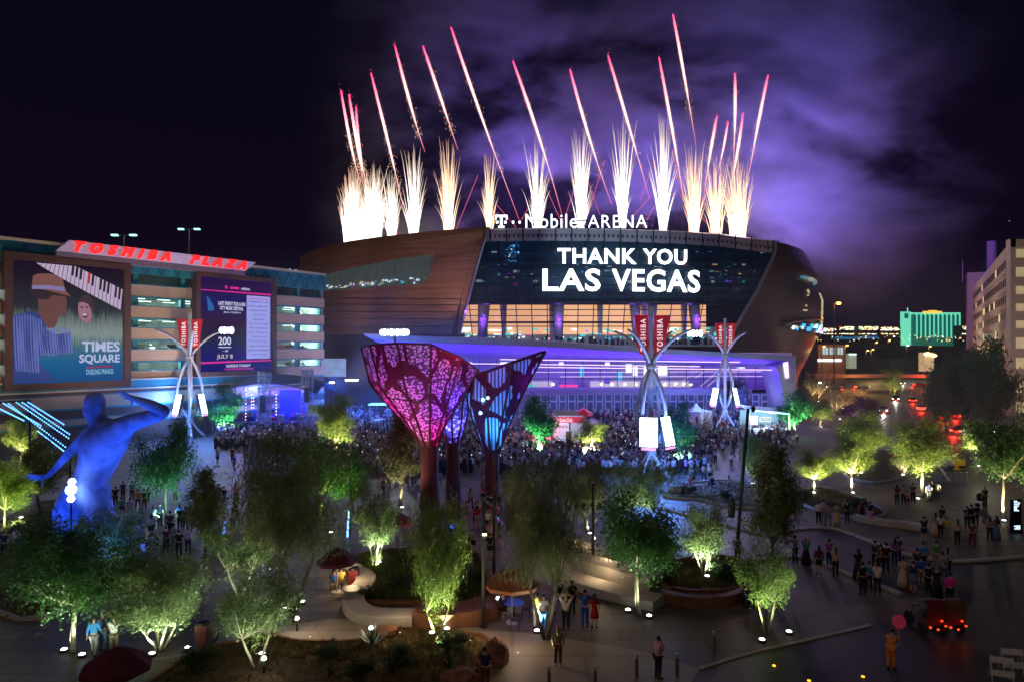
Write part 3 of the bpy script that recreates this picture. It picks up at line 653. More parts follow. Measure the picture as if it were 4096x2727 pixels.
for u in (2., 9.2, 16.4, 23.6, 27.5, 31.2, 38.4, 45.4, 50.6): wb(mb, u, u+.7, 0, ZT-3, -.9, -.15)
for u in (U0+1, -12.,): wb(mb, u, u+.7, 0, ZT-3, -.9, -.15)
each(mb, 'column', m_tl, GR)
mb = MB(); wb(mb, U0, U1, 0, 9.6, -.5, .30); mb.build('base_wall', m_brn, GR)
mb = MB(); wb(mb, U0, U1-8, 7.9, 9.0, .30, .7); mb.build('base_band', m_tl, GR)
mb = MB(); wb(mb, U0, U1-8, 9.0, 9.2, .3, .85); wb(mb, U0, U1-8, 7.7, 7.9, .3, .8); each(mb, 'band_edge', m_cream, GR)
g_grn = glow('green_lamp', (.1, 1, .2), 3)
# ramps behind the right bay
mb = MB()
for k in range(6): a = cars_u[k]; mb.slab([W(45, a-.3, -4), W(50.4, a-3.2, -4), W(50.4, a-2.4, -4), W(45.4, a+.3, -4)], tuple(GN), .3)
each(mb, 'ramp', mat('ramp_concrete', (.5, .44, .34), noise=.15), GR)
# deck lighting
for k in range(1, 7):
    for u in (-2., 21., 28., 36, 48.5): light('deck_light', 'POINT', W(u, cars_u[k]+2.15, -3.2), 900, (.72, 1, .92), GR, size=.3)
light('deck_light', 'POINT', W(27, cars_u[0]+1.5, -5), 200, (.72, 1, .92), GR, size=.3)
# screens
def screen(px0, px1, ytl, ybl, ytr, ybr, fr_):
    u0, za = gw(px0, ytl, 1.4); _, zb = gw(px0, ybl, 1.4); u1, zc = gw(px1, ytr, 1.4); _, zd = gw(px1, ybr, 1.4)
    return u0, u1, (zb+zd)/2, (za+zc)/2
def scr_frame(name, u0, u1, z0, z1, t, fw_=.9):
    mb = MB(); wb(mb, u0-fw_, u0, z0-fw_, z1+fw_, -.1, 1.6); wb(mb, u1, u1+fw_, z0-fw_, z1+fw_, -.1, 1.6); wb(mb, u0, u1, z1, z1+fw_, -.1, 1.6); wb(mb, u0, u1, z0-fw_, z0, -.1, 1.6); return mb.build('screen_frame', m_brn, t)
A0, A1, AZ0, AZ1 = screen(12.5, 124, 258.5, 384, 269, 379, 0)
B0, B1, BZ0, BZ1 = screen(200, 272.5, 275, 371, 283, 370, 0)
print('screens', A0, A1, AZ0, AZ1, B0, B1, BZ0, BZ1, ZB, U1)
scr_frame('f', A0, A1, AZ0, AZ1, GR); scr_frame('f', B0, B1, BZ0, BZ1, GR, .7)
def em(name, c, s=.8): return glow(name, c, s)
# left screen: advertisement with piano keys
T = thing('led_billboard', 'giant left screen showing piano keys, a man in a hat and the words TIMES SQUARE', 'screen', tuple(W((A0+A1)/2, AZ0, 1.0)))
class Scr:
    def __init__(s, T, u0, u1, z0, z1, d0): s.T = T; s.u0, s.u1, s.z0, s.z1 = u0, u1, z0, z1; s.d = d0; s.k = 0
    def p(s, x, y, d=0): return W(s.u0+(s.u1-s.u0)*x, s.z1-(s.z1-s.z0)*y, s.d+d)
    def poly(s, name, pts, m):
        s.k += 1; mb = MB(); mb.slab([s.p(x, y, .012*s.k) for x, y in pts], tuple(GN), .006); return mb.build(name, m, s.T)
    def text(s, name, t, x0, x1, y0, y1, m, **kw):
        s.k += 1; mb = MB(); k = s.k; put_text(mb, t, lambda u, v, w: s.p(x0+(x1-x0)*u, y1+(y0-y1)*v, .012*k), **kw); return mb.build(name, m, s.T)
    def stripes(s, name, polys, m):
        s.k += 1; mb = MB()
        for pts in polys: mb.slab([s.p(x, y, .012*s.k) for x, y in pts], tuple(GN), .006)
        return mb.build(name, m, s.T)
def grad_screen(name, cols):      # what the panel shows: colour bands down the picture
    m = bpy.data.materials.new(name); m.use_nodes = True; n = m.node_tree; n.nodes.clear(); o = n.nodes.new('ShaderNodeOutputMaterial'); e_ = n.nodes.new('ShaderNodeEmission')
    t = n.nodes.new('ShaderNodeTexCoord'); sp = n.nodes.new('ShaderNodeSeparateXYZ'); r = n.nodes.new('ShaderNodeValToRGB'); x = n.nodes.new('ShaderNodeTexNoise')
    mp = n.nodes.new('ShaderNodeMapping'); mp.inputs['Scale'].default_value = (14, 14, 1.2); mx = n.nodes.new('ShaderNodeMath'); mx.operation = 'MULTIPLY_ADD'; mx.inputs[1].default_value = .22; 
    n.links.new(t.outputs['Generated'], sp.inputs[0]); n.links.new(t.outputs['Generated'], mp.inputs[0]); n.links.new(mp.outputs[0], x.inputs[0])
    n.links.new(x.outputs[0], mx.inputs[0]); n.links.new(sp.outputs['Z'], mx.inputs[2]); n.links.new(mx.outputs[0], r.inputs[0]); n.links.new(r.outputs[0], e_.inputs[0]); n.links.new(e_.outputs[0], o.inputs[0])
    el = r.color_ramp.elements; el[0].position = cols[0][0]; el[0].color = (*cols[0][1], 1); el[1].position = cols[-1][0]; el[1].color = (*cols[-1][1], 1)
    for p_, c_ in cols[1:-1]: q = el.new(p_); q.color = (*c_, 1)
    m.cycles.emission_sampling = 'NONE'; return m
s1 = Scr(T, A0, A1, AZ0, AZ1, 1.0)
mb = MB(); mb.slab([s1.p(0, 1), s1.p(1, 1), s1.p(1, 0), s1.p(0, 0)], tuple(-GN), .3); mb.build('display_panel', grad_screen('ad_picture', [(.08, (.004, .05, .20)), (.26, (.006, .10, .26)), (.42, (.05, .14, .17)), (.52, (.22, .27, .26)), (.60, (.16, .2, .19)), (.72, (.022, .025, .03)), (1.05, (.012, .006, .016))]), T)
# striped shirt, head, hat, smiling woman, as flat shapes of the advertisement
s1.poly('picture_shape', [(0, .46), (.15, .41), (.24, .43), (.3, .56), (.36, .6), (.5, .58), (.52, .72), (.42, .78), (.3, .74), (.18, .8), (.38, .98), (0, 1)], em('shirt_blue', (.012, .035, .17), 1))
st = []
for i in range(22):
    x = .015+i*.0225; y0 = .46-.02*math.sin(i*.4)+(.06 if i > 10 else 0)+max(0, (i-13))*.006; y1 = (.78 if i > 8 else .93)-abs(i-12)*.003
    st.append([(x, y0), (x+.010, y0), (x+.018+.010*math.sin(i), (y0+y1)/2), (x+.034, y1), (x+.022, y1), (x+.006, (y0+y1)/2)])
s1.stripes('picture_shape', st, em('shirt_stripe', (.10, .13, .42), 1))
s1.poly('picture_shape', [(.21, .26), (.23, .44), (.3, .55), (.36, .54), (.40, .45), (.455, .43), (.47, .34), (.46, .27), (.34, .24)], em('shade_skin', (.11, .038, .035), 1))
s1.poly('picture_shape', [(.12, .235), (.2, .245), (.36, .24), (.46, .255), (.51, .285), (.44, .275), (.34, .27), (.3, .31), (.2, .31)], em('hat_shadow', (.012, .006, .008), 1))
s1.poly('picture_shape', [(.165, .22), (.175, .12), (.22, .10), (.3, .092), (.38, .10), (.43, .13), (.455, .225), (.505, .275), (.44, .262), (.3, .235)], em('hat_felt', (.17, .066, .055), 1))
s1.poly('picture_shape', [(.163, .232), (.17, .20), (.3, .19), (.44, .195), (.457, .235), (.3, .222)], em('hat_band', (.20, .16, .36), 1))
s1.poly('picture_shape', [(.56, .34), (.585, .30), (.61, .26), (.66, .25), (.70, .29), (.72, .36), (.70, .42), (.66, .34), (.6, .31)], em('dark_hair', (.035, .014, .018), 1))
s1.poly('picture_shape', [(.565, .37), (.575, .32), (.61, .315), (.66, .33), (.69, .38), (.695, .44), (.67, .49), (.62, .49), (.58, .45)], em('rosy_skin', (.30, .13, .19), 1))
s1.poly('picture_shape', [(.60, .415), (.65, .41), (.665, .42), (.645, .455), (.615, .45)], em('smile_dark', (.09, .02, .04), 1))
s1.poly('picture_shape', [(.605, .418), (.65, .415), (.645, .432), (.612, .432)], em('smile_white', (.6, .5, .6), 1))
s1.stripes('picture_shape', [[(.585, .36), (.61, .352), (.612, .368), (.59, .372)], [(.635, .352), (.66, .355), (.658, .37), (.637, .367)]], em('eye_dark', (.05, .015, .03), 1))
wk, bk, rd_ = [], [], []
for i in range(21):
    t = i/21; t2 = (i+.86)/21
    up = lambda t: (.22+.78*t, .012 if t < .42 else .012+(t-.42)*.30); lo = lambda t: (.22+.78*t-.02, .012+.36*t**.92)
    wk.append([lo(t), lo(t2), up(t2), up(t)] if i else [(.2, .012), lo(t2), up(t2), up(t)])
    if i > 5 and i % 7 not in (3, 6):
        a, b_ = up(t2), up((i+1.45)/21); c_, d_ = lo(t2), lo((i+1.45)/21); q = .55
        m2 = lambda p, r_: (p[0]+(r_[0]-p[0])*q, p[1]+(r_[1]-p[1])*q)
        (rd_ if i == 11 else bk).append([m2(a, c_), m2(b_, d_), b_, a])
s1.stripes('picture_shape', wk, em('key_white', (.46, .36, .52), 1)); s1.stripes('picture_shape', bk, em('key_black', (.008, .004, .010), 1)); s1.stripes('picture_shape', rd_, em('key_red', (.55, .004, .02), 1))
lt = em('letter_lilac', (.42, .46, .70), 1)
s1.text('lettering', 'TIMES', .60, .965, .655, .745, lt, bold=.035); s1.text('lettering', 'SQUARE', .575, .965, .765, .852, lt, bold=.03)
s1.poly('picture_shape', [(.64, .868), (.90, .862), (.90, .885), (.64, .89)], em('strap_red', (.14, .02, .09), 1))
s1.text('lettering', 'DUELING PIANOS', .64, .90, .895, .94, em('letter_blue', (.25, .5, .7), 1), bold=.01)
# right screen: event list
T2_ = thing('led_billboard', 'purple event screen on the garage with a white list and the number 200', 'screen', tuple(W((B0+B1)/2, BZ0, 1.0)))
s2 = Scr(T2_, B0, B1, BZ0, BZ1, 1.0)
mb = MB(); mb.slab([s2.p(0, 1), s2.p(1, 1), s2.p(1, 0), s2.p(0, 0)], tuple(-GN), .3); mb.build('display_panel', grad_screen('event_picture', [(.0, (.006, .004, .11)), (.25, (.008, .006, .15)), (.45, (.012, .016, .05)), (.62, (.03, .006, .035)), (.85, (.008, .008, .10)), (1.1, (.02, .004, .055))]), T2_)
mg = em('magenta_bar', (.62, .01, .24), 1)
s2.poly('picture_shape', [(0, .135), (1, .13), (1, .15), (0, .145)], mg); s2.poly('picture_shape', [(0, .895), (1, .88), (1, .895), (0, .915)], mg)
s2.poly('picture_shape', [(.10, .2), (.13, .22), (.19, .30), (.2, .35), (.12, .36)], em('curtain_blue', (.01, .10, .32), 1))
s2.poly('picture_shape', [(.64, .165), (.985, .165), (.985, .865), (.635, .868)], em('list_lilac', (.31, .33, .80), 1))
s2.text('lettering', 'SUMMER CONCERT SERIES', .67, .95, .19, .205, em('red_text', (.7, .01, .06), 1), bold=.02)
dk = em('list_ink', (.03, .015, .10), 1)
for i, t in enumerate(['COMING SOON', 'Live Music', 'FIREWORKS', 'Opening', 'Bands', 'Food & Fun', 'Rock Show', 'Big Nights', 'All Day', 'Free Entry', 'Good Times', 'SEASON FINALE', 'See You']):
    w_ = .012*len(t)+.02; s2.text('lettering', t, .81-w_, .81+w_, .225+i*.049, .237+i*.049, dk, bold=.03, res=1)
wt = em('white_text', (.62, .62, .85), 1)
s2.text('lettering', 'ARENA', .55, .68, .085, .112, wt, bold=.02); s2.poly('picture_shape', [(.33, .075), (.36, .075), (.36, .11), (.33, .11)], mg); s2.poly('picture_shape', [(.40, .085), (.52, .085), (.52, .11), (.40, .11)], mg)
s2.text('lettering', 'LAST EVENT FOR A BIG', .24, .61, .25, .29, wt, bold=.03); s2.text('lettering', 'CITY MUSIC FESTIVAL', .26, .58, .30, .34, wt, bold=.03); s2.text('lettering', 'JUL 8 - 10 AND 14', .31, .54, .355, .38, wt, bold=.02)
s2.text('lettering', '200', .24, .41, .63, .715, wt, bold=.02); s2.poly('picture_shape', [(.24, .735), (.41, .735), (.41, .745), (.24, .745)], wt)
s2.text('lettering', '- - AD', .29, .37, .765, .79, wt, bold=.02); s2.text('lettering', 'JULY 8', .22, .43, .815, .872, em('cream_text', (.7, .55, .42), 1), bold=.01)
s2.text('lettering', 'GARDENS TONIGHT', .34, .68, .925, .955, wt, bold=.02); s2.poly('picture_shape', [(.32, .965), (.72, .965), (.72, .985), (.32, .985)], em('magenta_bar2', (.30, .004, .22), 1))
light('screen_spill', 'AREA', W((A0+A1)/2, 15, 4), 700, (.5, .6, 1), GR, aim=W(20, 8, 30), size=12)
# rooftop name band
NB = thing('plaza_sign', 'slanted white band with red letters TOSHIBA PLAZA along the garage roof edge', 'sign', tuple(W(22, ZT-2)))
nu0, nz0 = gw(58, 248, 2.0); nu1, nz1 = gw(255, 271, 2.0)
def nbp(x, y, d=2.0): 
    u = nu0+(nu1-nu0)*x - (.0 if y > .5 else 0); return W(u + (1-y)*0 + (y)*2.2*(1 if x < .5 else -1)*-0 + (1-y)*1.6*(1 if x < .5 else -0)*1.0, ZT-1.55+1.9*(1-y)+.15, d)
zt_, zb_ = ZT+.35, ZT-1.15
mb = MB(); mb.slab([W(nu0, zb_, 1.7), W(nu1-1.6, zb_, 1.7), W(nu1, zt_, 2.3), W(nu0+1.3, zt_, 2.3)], tuple(-GN), .6); mb.build('sign_panel', mat('lilac_panel', (.62, .52, .66), noise=.08, scale=.3, emit=(.4, .25, .45), es=.16, sample=False), NB)
mb = MB(); wb(mb, nu0, nu1-1.6, zb_-.9, zb_-.05, .9, 1.6); mb.build('sign_base', mat('grey_fascia', (.25, .22, .28)), NB)
def letters(s_, pa, pb, sp):
    ua = gw(pa, 260, 2.0)[0]; ub = gw(pb, 260, 2.0)[0]
    mb = MB(); put_text(mb, s_, lambda u, v, w: W(ua+(ub-ua)*u, zb_+.1+(zt_-zb_-.1)*v, 1.95+.55*v+w), bold=.045, shear=.25, ext=.16, space=sp)
    o = mb.build('sign_letters', glow('red_neon', (1, .012, .008), 1.6), NB)
letters('TOSHIBA', 73.5, 170, 1.95); letters('PLAZA', 190, 246, 1.75)
light('sign_glow', 'POINT', W((nu0+nu1)/2, ZT+1.6, 1.9), 90, (1, .05, .06), NB, size=1)
# unseen lamps added in front of the garage to brighten its bands
for u, e_ in ((-6, 2200), (10, 2200), (24, 3200), (38, 2400), (49, 2600)): light('added_facade_wash', 'SPOT', W(u, 6.5, 13), e_*1.7, (1, .74, .52), GR, aim=W(u, 20, 0), size=.5, spot=110, blend=1)
# roof lamps
for px, py, Yd, lab in ((124, 235, 112, 'shorter twin headed lamp on the garage roof deck, left'), (189, 229, 128, 'taller twin headed lamp on the garage roof deck, right')):
    p = P(px, py, Yd); t = thing('roof_lamp', lab, 'lamp', (p.x, p.y, ZT), group='lamps on the garage roof'); mb = MB(); mb.tube([(p.x, p.y, ZT), (p.x, p.y, p.z)], .13, 6); mb.tube([(p.x-1.6, p.y, p.z), (p.x+1.6, p.y, p.z)], .07, 4); mb.build('lamp_post', mat('galvanised', (.3, .33, .35), metal=.4, rough=.5), t)
    for s_ in (-1, 1): mb = MB(); mb.box((p.x+s_*1.5, p.y, p.z), (1.0, .6, .25)); mb.build('lamp_head', glow('mint_lamp', (.35, 1, .8), 2.2), t)
# ---------------------------------------------------------------- right hand building
RB = thing('apartment_block', 'tall beige block at the right edge with rows of lit balconies and parking levels', 'building', (115, 140, 0))
m_bei = mat('beige_render', (.50, .42, .34), rough=.85, noise=.08, scale=.3)
Yb = 137.0; xa = (1011-512)/F*Yb; zt = H+109/F*Yb; d_ = Vector((.515, .857, 0)); nn = Vector((-.857, .515, 0))
def V(u, z, d=0.): return Vector((xa, Yb, 0))+d_*u+nn*d+Vector((0, 0, z))
LEN = 122
mb = MB(); mb.prism([tuple(V(1.35, 0)[:2]), (xa+26, Yb+1.2), V(LEN, 0)[:2] if False else (V(LEN, 0).x+26, V(LEN, 0).y), (V(LEN, 0).x, V(LEN, 0).y)], 0, zt-.4); 
mb.build('block_wall', m_bei, RB)
mb = MB(); mb.bx(xa-.15, xa+.9, Yb-.1, Yb+1.2, 0, zt); mb.bx(xa-.15, xa+26, Yb-.1, Yb+1.2, zt-1.6, zt)
zz = [H-(y-YH)/F*Yb for y in (265, 298, 330, 361, 394, 428)]
fl_ = [H-(y-YH)/F*Yb for y in (247, 265.5, 284.5, 302, 319, 336, 356, 380, 400)]
for z_ in fl_[1:]: mb.bx(xa+.9, xa+26, Yb-.05, Yb+1.2, z_-.2, z_+1.6)
mb.build('balcony_front', m_bei, RB)
mb = MB()
for z_ in fl_: mb.bx(xa+1.0, xa+26, Yb+.95, Yb+1.15, z_-2.4, z_-.2)
each(mb, 'balcony_window', mat('lit_balcony', (.6, .5, .3), noise=.5, scale=.5, emit=(.95, .75, .42), es=.30, sample=False), RB)
mb = MB()
rb = random.Random(5)
for i, y in enumerate((256, 275, 293, 311, 329, 347, 365, 383)):
    z_ = H-(y-YH)/F*Yb-.3
    for j in range(26):
        u = 5+j*4.4
        if u > LEN-4: break
        mb.slab([V(u, z_-1.1, .03), V(u+2.4, z_-1.1, .03), V(u+2.4, z_+.6, .03), V(u, z_+.6, .03)], tuple(nn), .05, mi=(1 if rb.random() < .05 or (j in (15,) and i in (1, 3, 4, 5)) else 0))
each(mb, 'window', [mat('dark_window', (.05, .042, .045), rough=.3, noise=.2), glow('warm_window', (1, .68, .3), .9)], RB)
mb = MB()
for i, y in enumerate((265, 284, 302, 320, 338, 356, 374)):
    z_ = H-(y-YH)/F*Yb-.6; mb.slab([V(.5, z_-.35, .0), V(LEN-1, z_-.35, .0), V(LEN-1, z_+.35, .0), V(.5, z_+.35, .0)], tuple(nn), .22)
each(mb, 'floor_ledge', m_bei, RB)
mb = MB(); q = V(LEN+6, 0, 1); mb.prism([tuple(V(LEN, 0, -9)[:2]), tuple(V(LEN+9, 0, -9)[:2]), tuple(V(LEN+9, 0, 1.5)[:2]), tuple(V(LEN, 0, 1.5)[:2])], 0, H+(348-274)/F*q.y); mb.build('stair_tower', mat('mauve_render', (.33, .22, .33), noise=.1), RB)
mb = MB(); mb.lathe([(1.5, 0), (1.5, 14)], 14, (q.x+5, q.y-5, H+(348-282)/F*q.y)); mb.tube([(q.x-4, q.y-3, H+(348-282)/F*q.y), (q.x-4, q.y-3, H+(348-262)/F*q.y)], .18, 4); mb.build('flue', mat('violet_flue', (.3, .16, .5)), RB)
mb = MB(); mb.tube([(xa+.5, Yb+2, zt), (xa+.5, Yb+2, zt+4), (xa+1.2, Yb+2, zt+4.4)], .1, 5); mb.box((xa+1.4, Yb+2, zt+4.1), (.5, .5, .4)); mb.build('roof_camera', m_mull, RB)
for u, e_ in ((-10, 2200), (30, 5000), (80, 9000)): light('added_facade_wash', 'SPOT', V(u, 9, 16), e_*1.3, (1, .82, .72), RB, aim=V(u+8, 22, 0), size=.6, spot=120, blend=1)  # unseen lamps added to brighten the beige facades
light('added_facade_wash', 'SPOT', (xa+8, Yb-22, 8), 4500, (1, .76, .7), RB, aim=(xa+6, Yb, 22), size=.6, spot=120, blend=1)
# ---------------------------------------------------------------- ground, roads, beds
def struct(o): o['kind'] = 'structure'; return o
def paver_mat(name, col, sx, amt, mortar=.6):
    m = mat(name, col, rough=.55, noise=0); n = m.node_tree; b = n.nodes['Principled BSDF']
    t = n.nodes.new('ShaderNodeTexCoord'); br = n.nodes.new('ShaderNodeTexBrick'); br.inputs['Scale'].default_value = sx
    br.inputs['Color1'].default_value = (*col, 1); br.inputs['Color2'].default_value = (*[c*(1-amt) for c in col], 1); br.inputs['Mortar'].default_value = (*[c*mortar for c in col], 1)
    br.inputs['Mortar Size'].default_value = .022; br.inputs['Brick Width'].default_value = 1.4; br.inputs['Row Height'].default_value = .6
    x = n.nodes.new('ShaderNodeTexNoise'); x.inputs['Scale'].default_value = .35; x.inputs['Detail'].default_value = 6
    x2 = n.nodes.new('ShaderNodeTexNoise'); x2.inputs['Scale'].default_value = 9; x2.inputs['Detail'].default_value = 3
    mx = n.nodes.new('ShaderNodeMixRGB'); mx.blend_type = 'MULTIPLY'; mx.inputs[0].default_value = .65
    r = n.nodes.new('ShaderNodeValToRGB'); r.color_ramp.elements[0].position = .3; r.color_ramp.elements[0].color = (.45, .45, .45, 1); r.color_ramp.elements[1].position = .65
    n.links.new(t.outputs['Object'], br.inputs['Vector']); n.links.new(t.outputs['Object'], x.inputs['Vector']); n.links.new(t.outputs['Object'], x2.inputs['Vector'])
    n.links.new(x.outputs[0], r.inputs[0]); n.links.new(br.outputs[0], mx.inputs[1]); n.links.new(r.outputs[0], mx.inputs[2]); n.links.new(mx.outputs[0], b.inputs['Base Color'])
    rr_ = n.nodes.new('ShaderNodeMapRange'); rr_.inputs['To Min'].default_value = .42; rr_.inputs['To Max'].default_value = .7; n.links.new(x.outputs[0], rr_.inputs[0]); n.links.new(rr_.outputs[0], b.inputs['Roughness'])
    bp = n.nodes.new('ShaderNodeBump'); bp.inputs['Strength'].default_value = .12; n.links.new(x2.outputs[0], bp.inputs['Height']); n.links.new(bp.outputs[0], b.inputs['Normal'])
    return m
m_pave = paver_mat('plaza_paving', (.20, .165, .145), .55, .32, .35)
m_walk = paver_mat('walk_concrete', (.34, .29, .25), .22, .08, .75)
m_asph = mat('asphalt', (.040, .036, .040), rough=.5, noise=.45, scale=.5, bump=.1, detail=8)
m_mulch = mat('brown_gravel', (.085, .052, .026), rough=.95, noise=.6, scale=2.2, bump=.9, detail=10)
m_gravel2 = mat('pink_gravel', (.26, .17, .14), rough=.95, noise=.45, scale=1.5, bump=.7, detail=9)
m_concr = mat('cast_concrete', (.42, .39, .36), rough=.75, noise=.12, scale=.8)
m_rust = mat('weathered_steel', (.20, .085, .045), rough=.7, noise=.35, scale=1.2, metal=.2)
mb = MB(); mb.add([(-900, -30, 0), (900, -30, 0), (1400, 1600, 0), (-1400, 1600, 0)], [(0, 1, 2, 3)]); struct(mb.build('ground', m_pave))
def sheet(name, pts, m, z):
    mb = MB(); p = [G(*q) for q in pts]; mb.add([(a.x, a.y, z) for a in p], [tuple(range(len(p)))])
    o = mb.build(name, m)
    bm = bmesh.new(); bm.from_mesh(o.data); bmesh.ops.triangulate(bm, faces=bm.faces[:]); bmesh.ops.recalc_face_normals(bm, faces=bm.faces[:])
    for f_ in bm.faces:
        if f_.normal.z < 0: f_.normal_flip()
    bm.to_mesh(o.data); bm.free(); return struct(o)
def smooth_pts(pts, n=4, closed=True):
    r = []; k = len(pts)
    for i in range(k if closed else k-1):
        p0, p1, p2, p3 = pts[i-1] if (closed or i) else pts[0], pts[i], pts[(i+1) % k], pts[(i+2) % k] if (closed or i+2 < k) else pts[-1]
        for j in range(n):
            t = j/n; r.append(tuple(.5*((2*b)+(-a+c)*t+(2*a-5*b+4*c-d)*t*t+(-a+3*b-3*c+d)*t**3) for a, b, c, d in zip(p0, p1, p2, p3)))
    if not closed: r.append(tuple(pts[-1]))
    return r
DRIVE = [(540, 492), (640, 503), (700, 517), (760, 533), (830, 527), (870, 540), (905, 553), (960, 560), (1060, 552), (1300, 600), (1300, 650), (960, 600), (900, 593), (850, 574), (800, 556), (740, 562), (690, 540), (600, 522), (530, 508)]
sheet('driveway', DRIVE, m_asph, .004)
sheet('street', [(640, 730), (700, 668), (745, 654), (800, 641), (870, 625), (930, 606), (1024, 566), (1400, 620), (1900, 900), (900, 1200)], m_asph, .006)
sheet('avenue', [(838, 397), (946, 397), (985, 420), (1030, 462), (1110, 530), (1010, 540), (950, 500), (900, 468), (872, 440)], m_asph, .005)
sheet('cross_street', [(700, 378), (1000, 378), (1000, 396), (700, 396)], m_asph, .007)
for i, (a, b_) in enumerate([((905, 404), (925, 440)), ((925, 445), (948, 480))]):
    mb = MB(); p, q = G(*a), G(*b_); mb.add([(p.x, p.y, .012), (p.x+.25, p.y, .012), (q.x+.25, q.y, .012), (q.x, q.y, .012)], [(3, 2, 1, 0)]); struct(mb.build('lane_marking', mat('road_paint', (.6, .6, .55), noise=.2)))
def kerb(pts, h=.14, w=.28, m=None, name='kerb', n=4, closed=False):
    pts = smooth_pts(pts, n, closed); g = [G(*q) for q in pts]; mb = MB()
    if closed: g.append(g[0])
    for a, b_ in zip(g, g[1:]):
        d = (b_-a); L = d.length
        if L < .01: continue
        mb.box(((a.x+b_.x)/2, (a.y+b_.y)/2, h/2), (L+.03, w, h), rz=math.atan2(d.y, d.x))
    return struct(mb.build(name, m or m_concr))
kerb([(780, 531), (830, 528), (870, 541), (905, 554), (960, 561), (1060, 553)], .13, .35, n=5)
kerb([(740, 563), (800, 557), (850, 575), (900, 594)], .13, .35)
kerb([(540, 493), (640, 504), (700, 518), (760, 534)], .13, .35)
kerb([(700, 668), (745, 654), (800, 641), (870, 625)], .05, .2)
BEDS = [([(-20, 760), (120, 700), (190, 655), (240, 640), (262, 634), (300, 641), (360, 640), (389, 624), (430, 628), (473, 634), (484, 637), (497, 650), (478, 668), (440, 700), (420, 760)], m_mulch),
        ([(346, 570), (358, 556), (395, 550), (470, 550), (486, 575), (490, 598), (455, 605), (413, 603), (372, 602), (361, 597), (374, 588), (364, 577)], m_mulch),
        ([(655, 572), (672, 562), (720, 556), (752, 568), (748, 585), (715, 592), (672, 589)], m_mulch),
        ([(665, 497), (680, 486), (730, 480), (775, 487), (780, 505), (740, 508), (700, 500)], m_gravel2),
        ([(790, 497), (820, 487), (860, 498), (885, 512), (872, 518), (830, 514)], m_mulch),
        ([(842, 462), (870, 450), (905, 452), (915, 470), (885, 482), (850, 478)], m_mulch),
        ([(0, 520), (60, 500), (110, 520), (125, 560), (90, 600), (20, 620), (-40, 580)], m_mulch)]
for i, (pts, m) in enumerate(BEDS):
    sheet('planting_bed', smooth_pts(pts, 3), m, .02+.004*i)
    kerb(pts, .2 if i != 0 else .12, .16, m_rust if i in (0, 1, 2) else m_concr, 'bed_edging', 3, True)
sheet('footpath', smooth_pts([(365, 640), (389, 625), (430, 629), (482, 637), (500, 652), (560, 700), (420, 760), (620, 800), (640, 700), (600, 640), (520, 632), (450, 622), (380, 618), (330, 612), (300, 622), (262, 632), (300, 640)], 2), m_walk, .010) if False else None
sheet('footpath', [(80, 668), (190, 652), (262, 629), (330, 618), (380, 621), (470, 627), (545, 634), (640, 650), (700, 668), (640, 760), (430, 760), (497, 652), (484, 636), (389, 623), (360, 639), (300, 640), (262, 633), (190, 655)], m_walk, .010)
# ---------------------------------------------------------------- seat walls and planters
def ribbon(name, pts, w, z0, z1, m, label, cat, n=5, group=None):
    pts = smooth_pts(pts, n, False); g = [G(*q) for q in pts]; L, R_ = [], []
    for i, p in enumerate(g):
        t = (g[min(i+1, len(g)-1)]-g[max(i-1, 0)]).normalized(); nrm = Vector((-t.y, t.x, 0)); L.append(p+nrm*w/2); R_.append(p-nrm*w/2)
    mb = MB(); k = len(g); vs = [(q.x, q.y, z) for z in (z0, z1) for s_ in (L, R_) for q in s_]
    idx = lambda z, s_, i: z*2*k+s_*k+i; fs = []
    for i in range(k-1):
        fs += [(idx(1, 0, i), idx(1, 1, i), idx(1, 1, i+1), idx(1, 0, i+1)), (idx(0, 0, i), idx(0, 0, i+1), idx(0, 1, i+1), idx(0, 1, i)), (idx(0, 1, i), idx(0, 1, i+1), idx(1, 1, i+1), idx(1, 1, i)), (idx(0, 0, i+1), idx(0, 0, i), idx(1, 0, i), idx(1, 0, i+1))]
    for i in (0, k-1): fs.append((idx(0, 0, i), idx(0, 1, i), idx(1, 1, i), idx(1, 0, i)))
    mb.add(vs, fs); o = mb.build(name, m)
    bv = o.modifiers.new('b', 'BEVEL'); bv.width = .04; bv.segments = 2; bv.limit_method = 'ANGLE'
    return tag(o, label, cat, group)
ribbon('seat_wall', [(338, 570), (352, 574), (366, 584), (361, 594), (353, 603), (358, 615), (376, 621), (414, 622)], 1.15, 0, .52, m_concr, 'long white curved seat wall winding round the planting bed with the pale green tree', 'seat wall')
ribbon('planter_wall', [(418, 620), (440, 622), (470, 619), (491, 612)], 1.6, 0, .7, m_rust, 'rust brown planter wall between the white curved bench and the black lamp post', 'planter')
ribbon('seat_wall', [(562, 577), (572, 583), (600, 592), (630, 600), (659, 607)], 1.5, 0, .5, m_concr, 'lower step of the tiered curved seat wall behind the couple', 'seat wall', group='tiered seat walls')
ribbon('seat_wall', [(575, 570), (600, 577), (630, 586), (656, 593)], 1.4, 0, 1.0, m_concr, 'upper step of the tiered curved seat wall behind the couple', 'seat wall', group='tiered seat walls')
ribbon('seat_wall', [(530, 548), (555, 547), (580, 551), (602, 562)], 1.2, 0, .55, m_concr, 'curved seat wall with glowing front where two people stand, behind the brown umbrella', 'seat wall')
ribbon('planter_wall', [(660, 600), (690, 606), (725, 605), (755, 594)], .5, 0, .6, m_rust, 'dark curved planter wall in front of the brightly lit small tree', 'planter')
ribbon('seat_wall', [(855, 519), (880, 524), (905, 527), (925, 530)], .9, 0, .45, m_concr, 'low pale seat wall beside the mulch bed at right', 'seat wall')
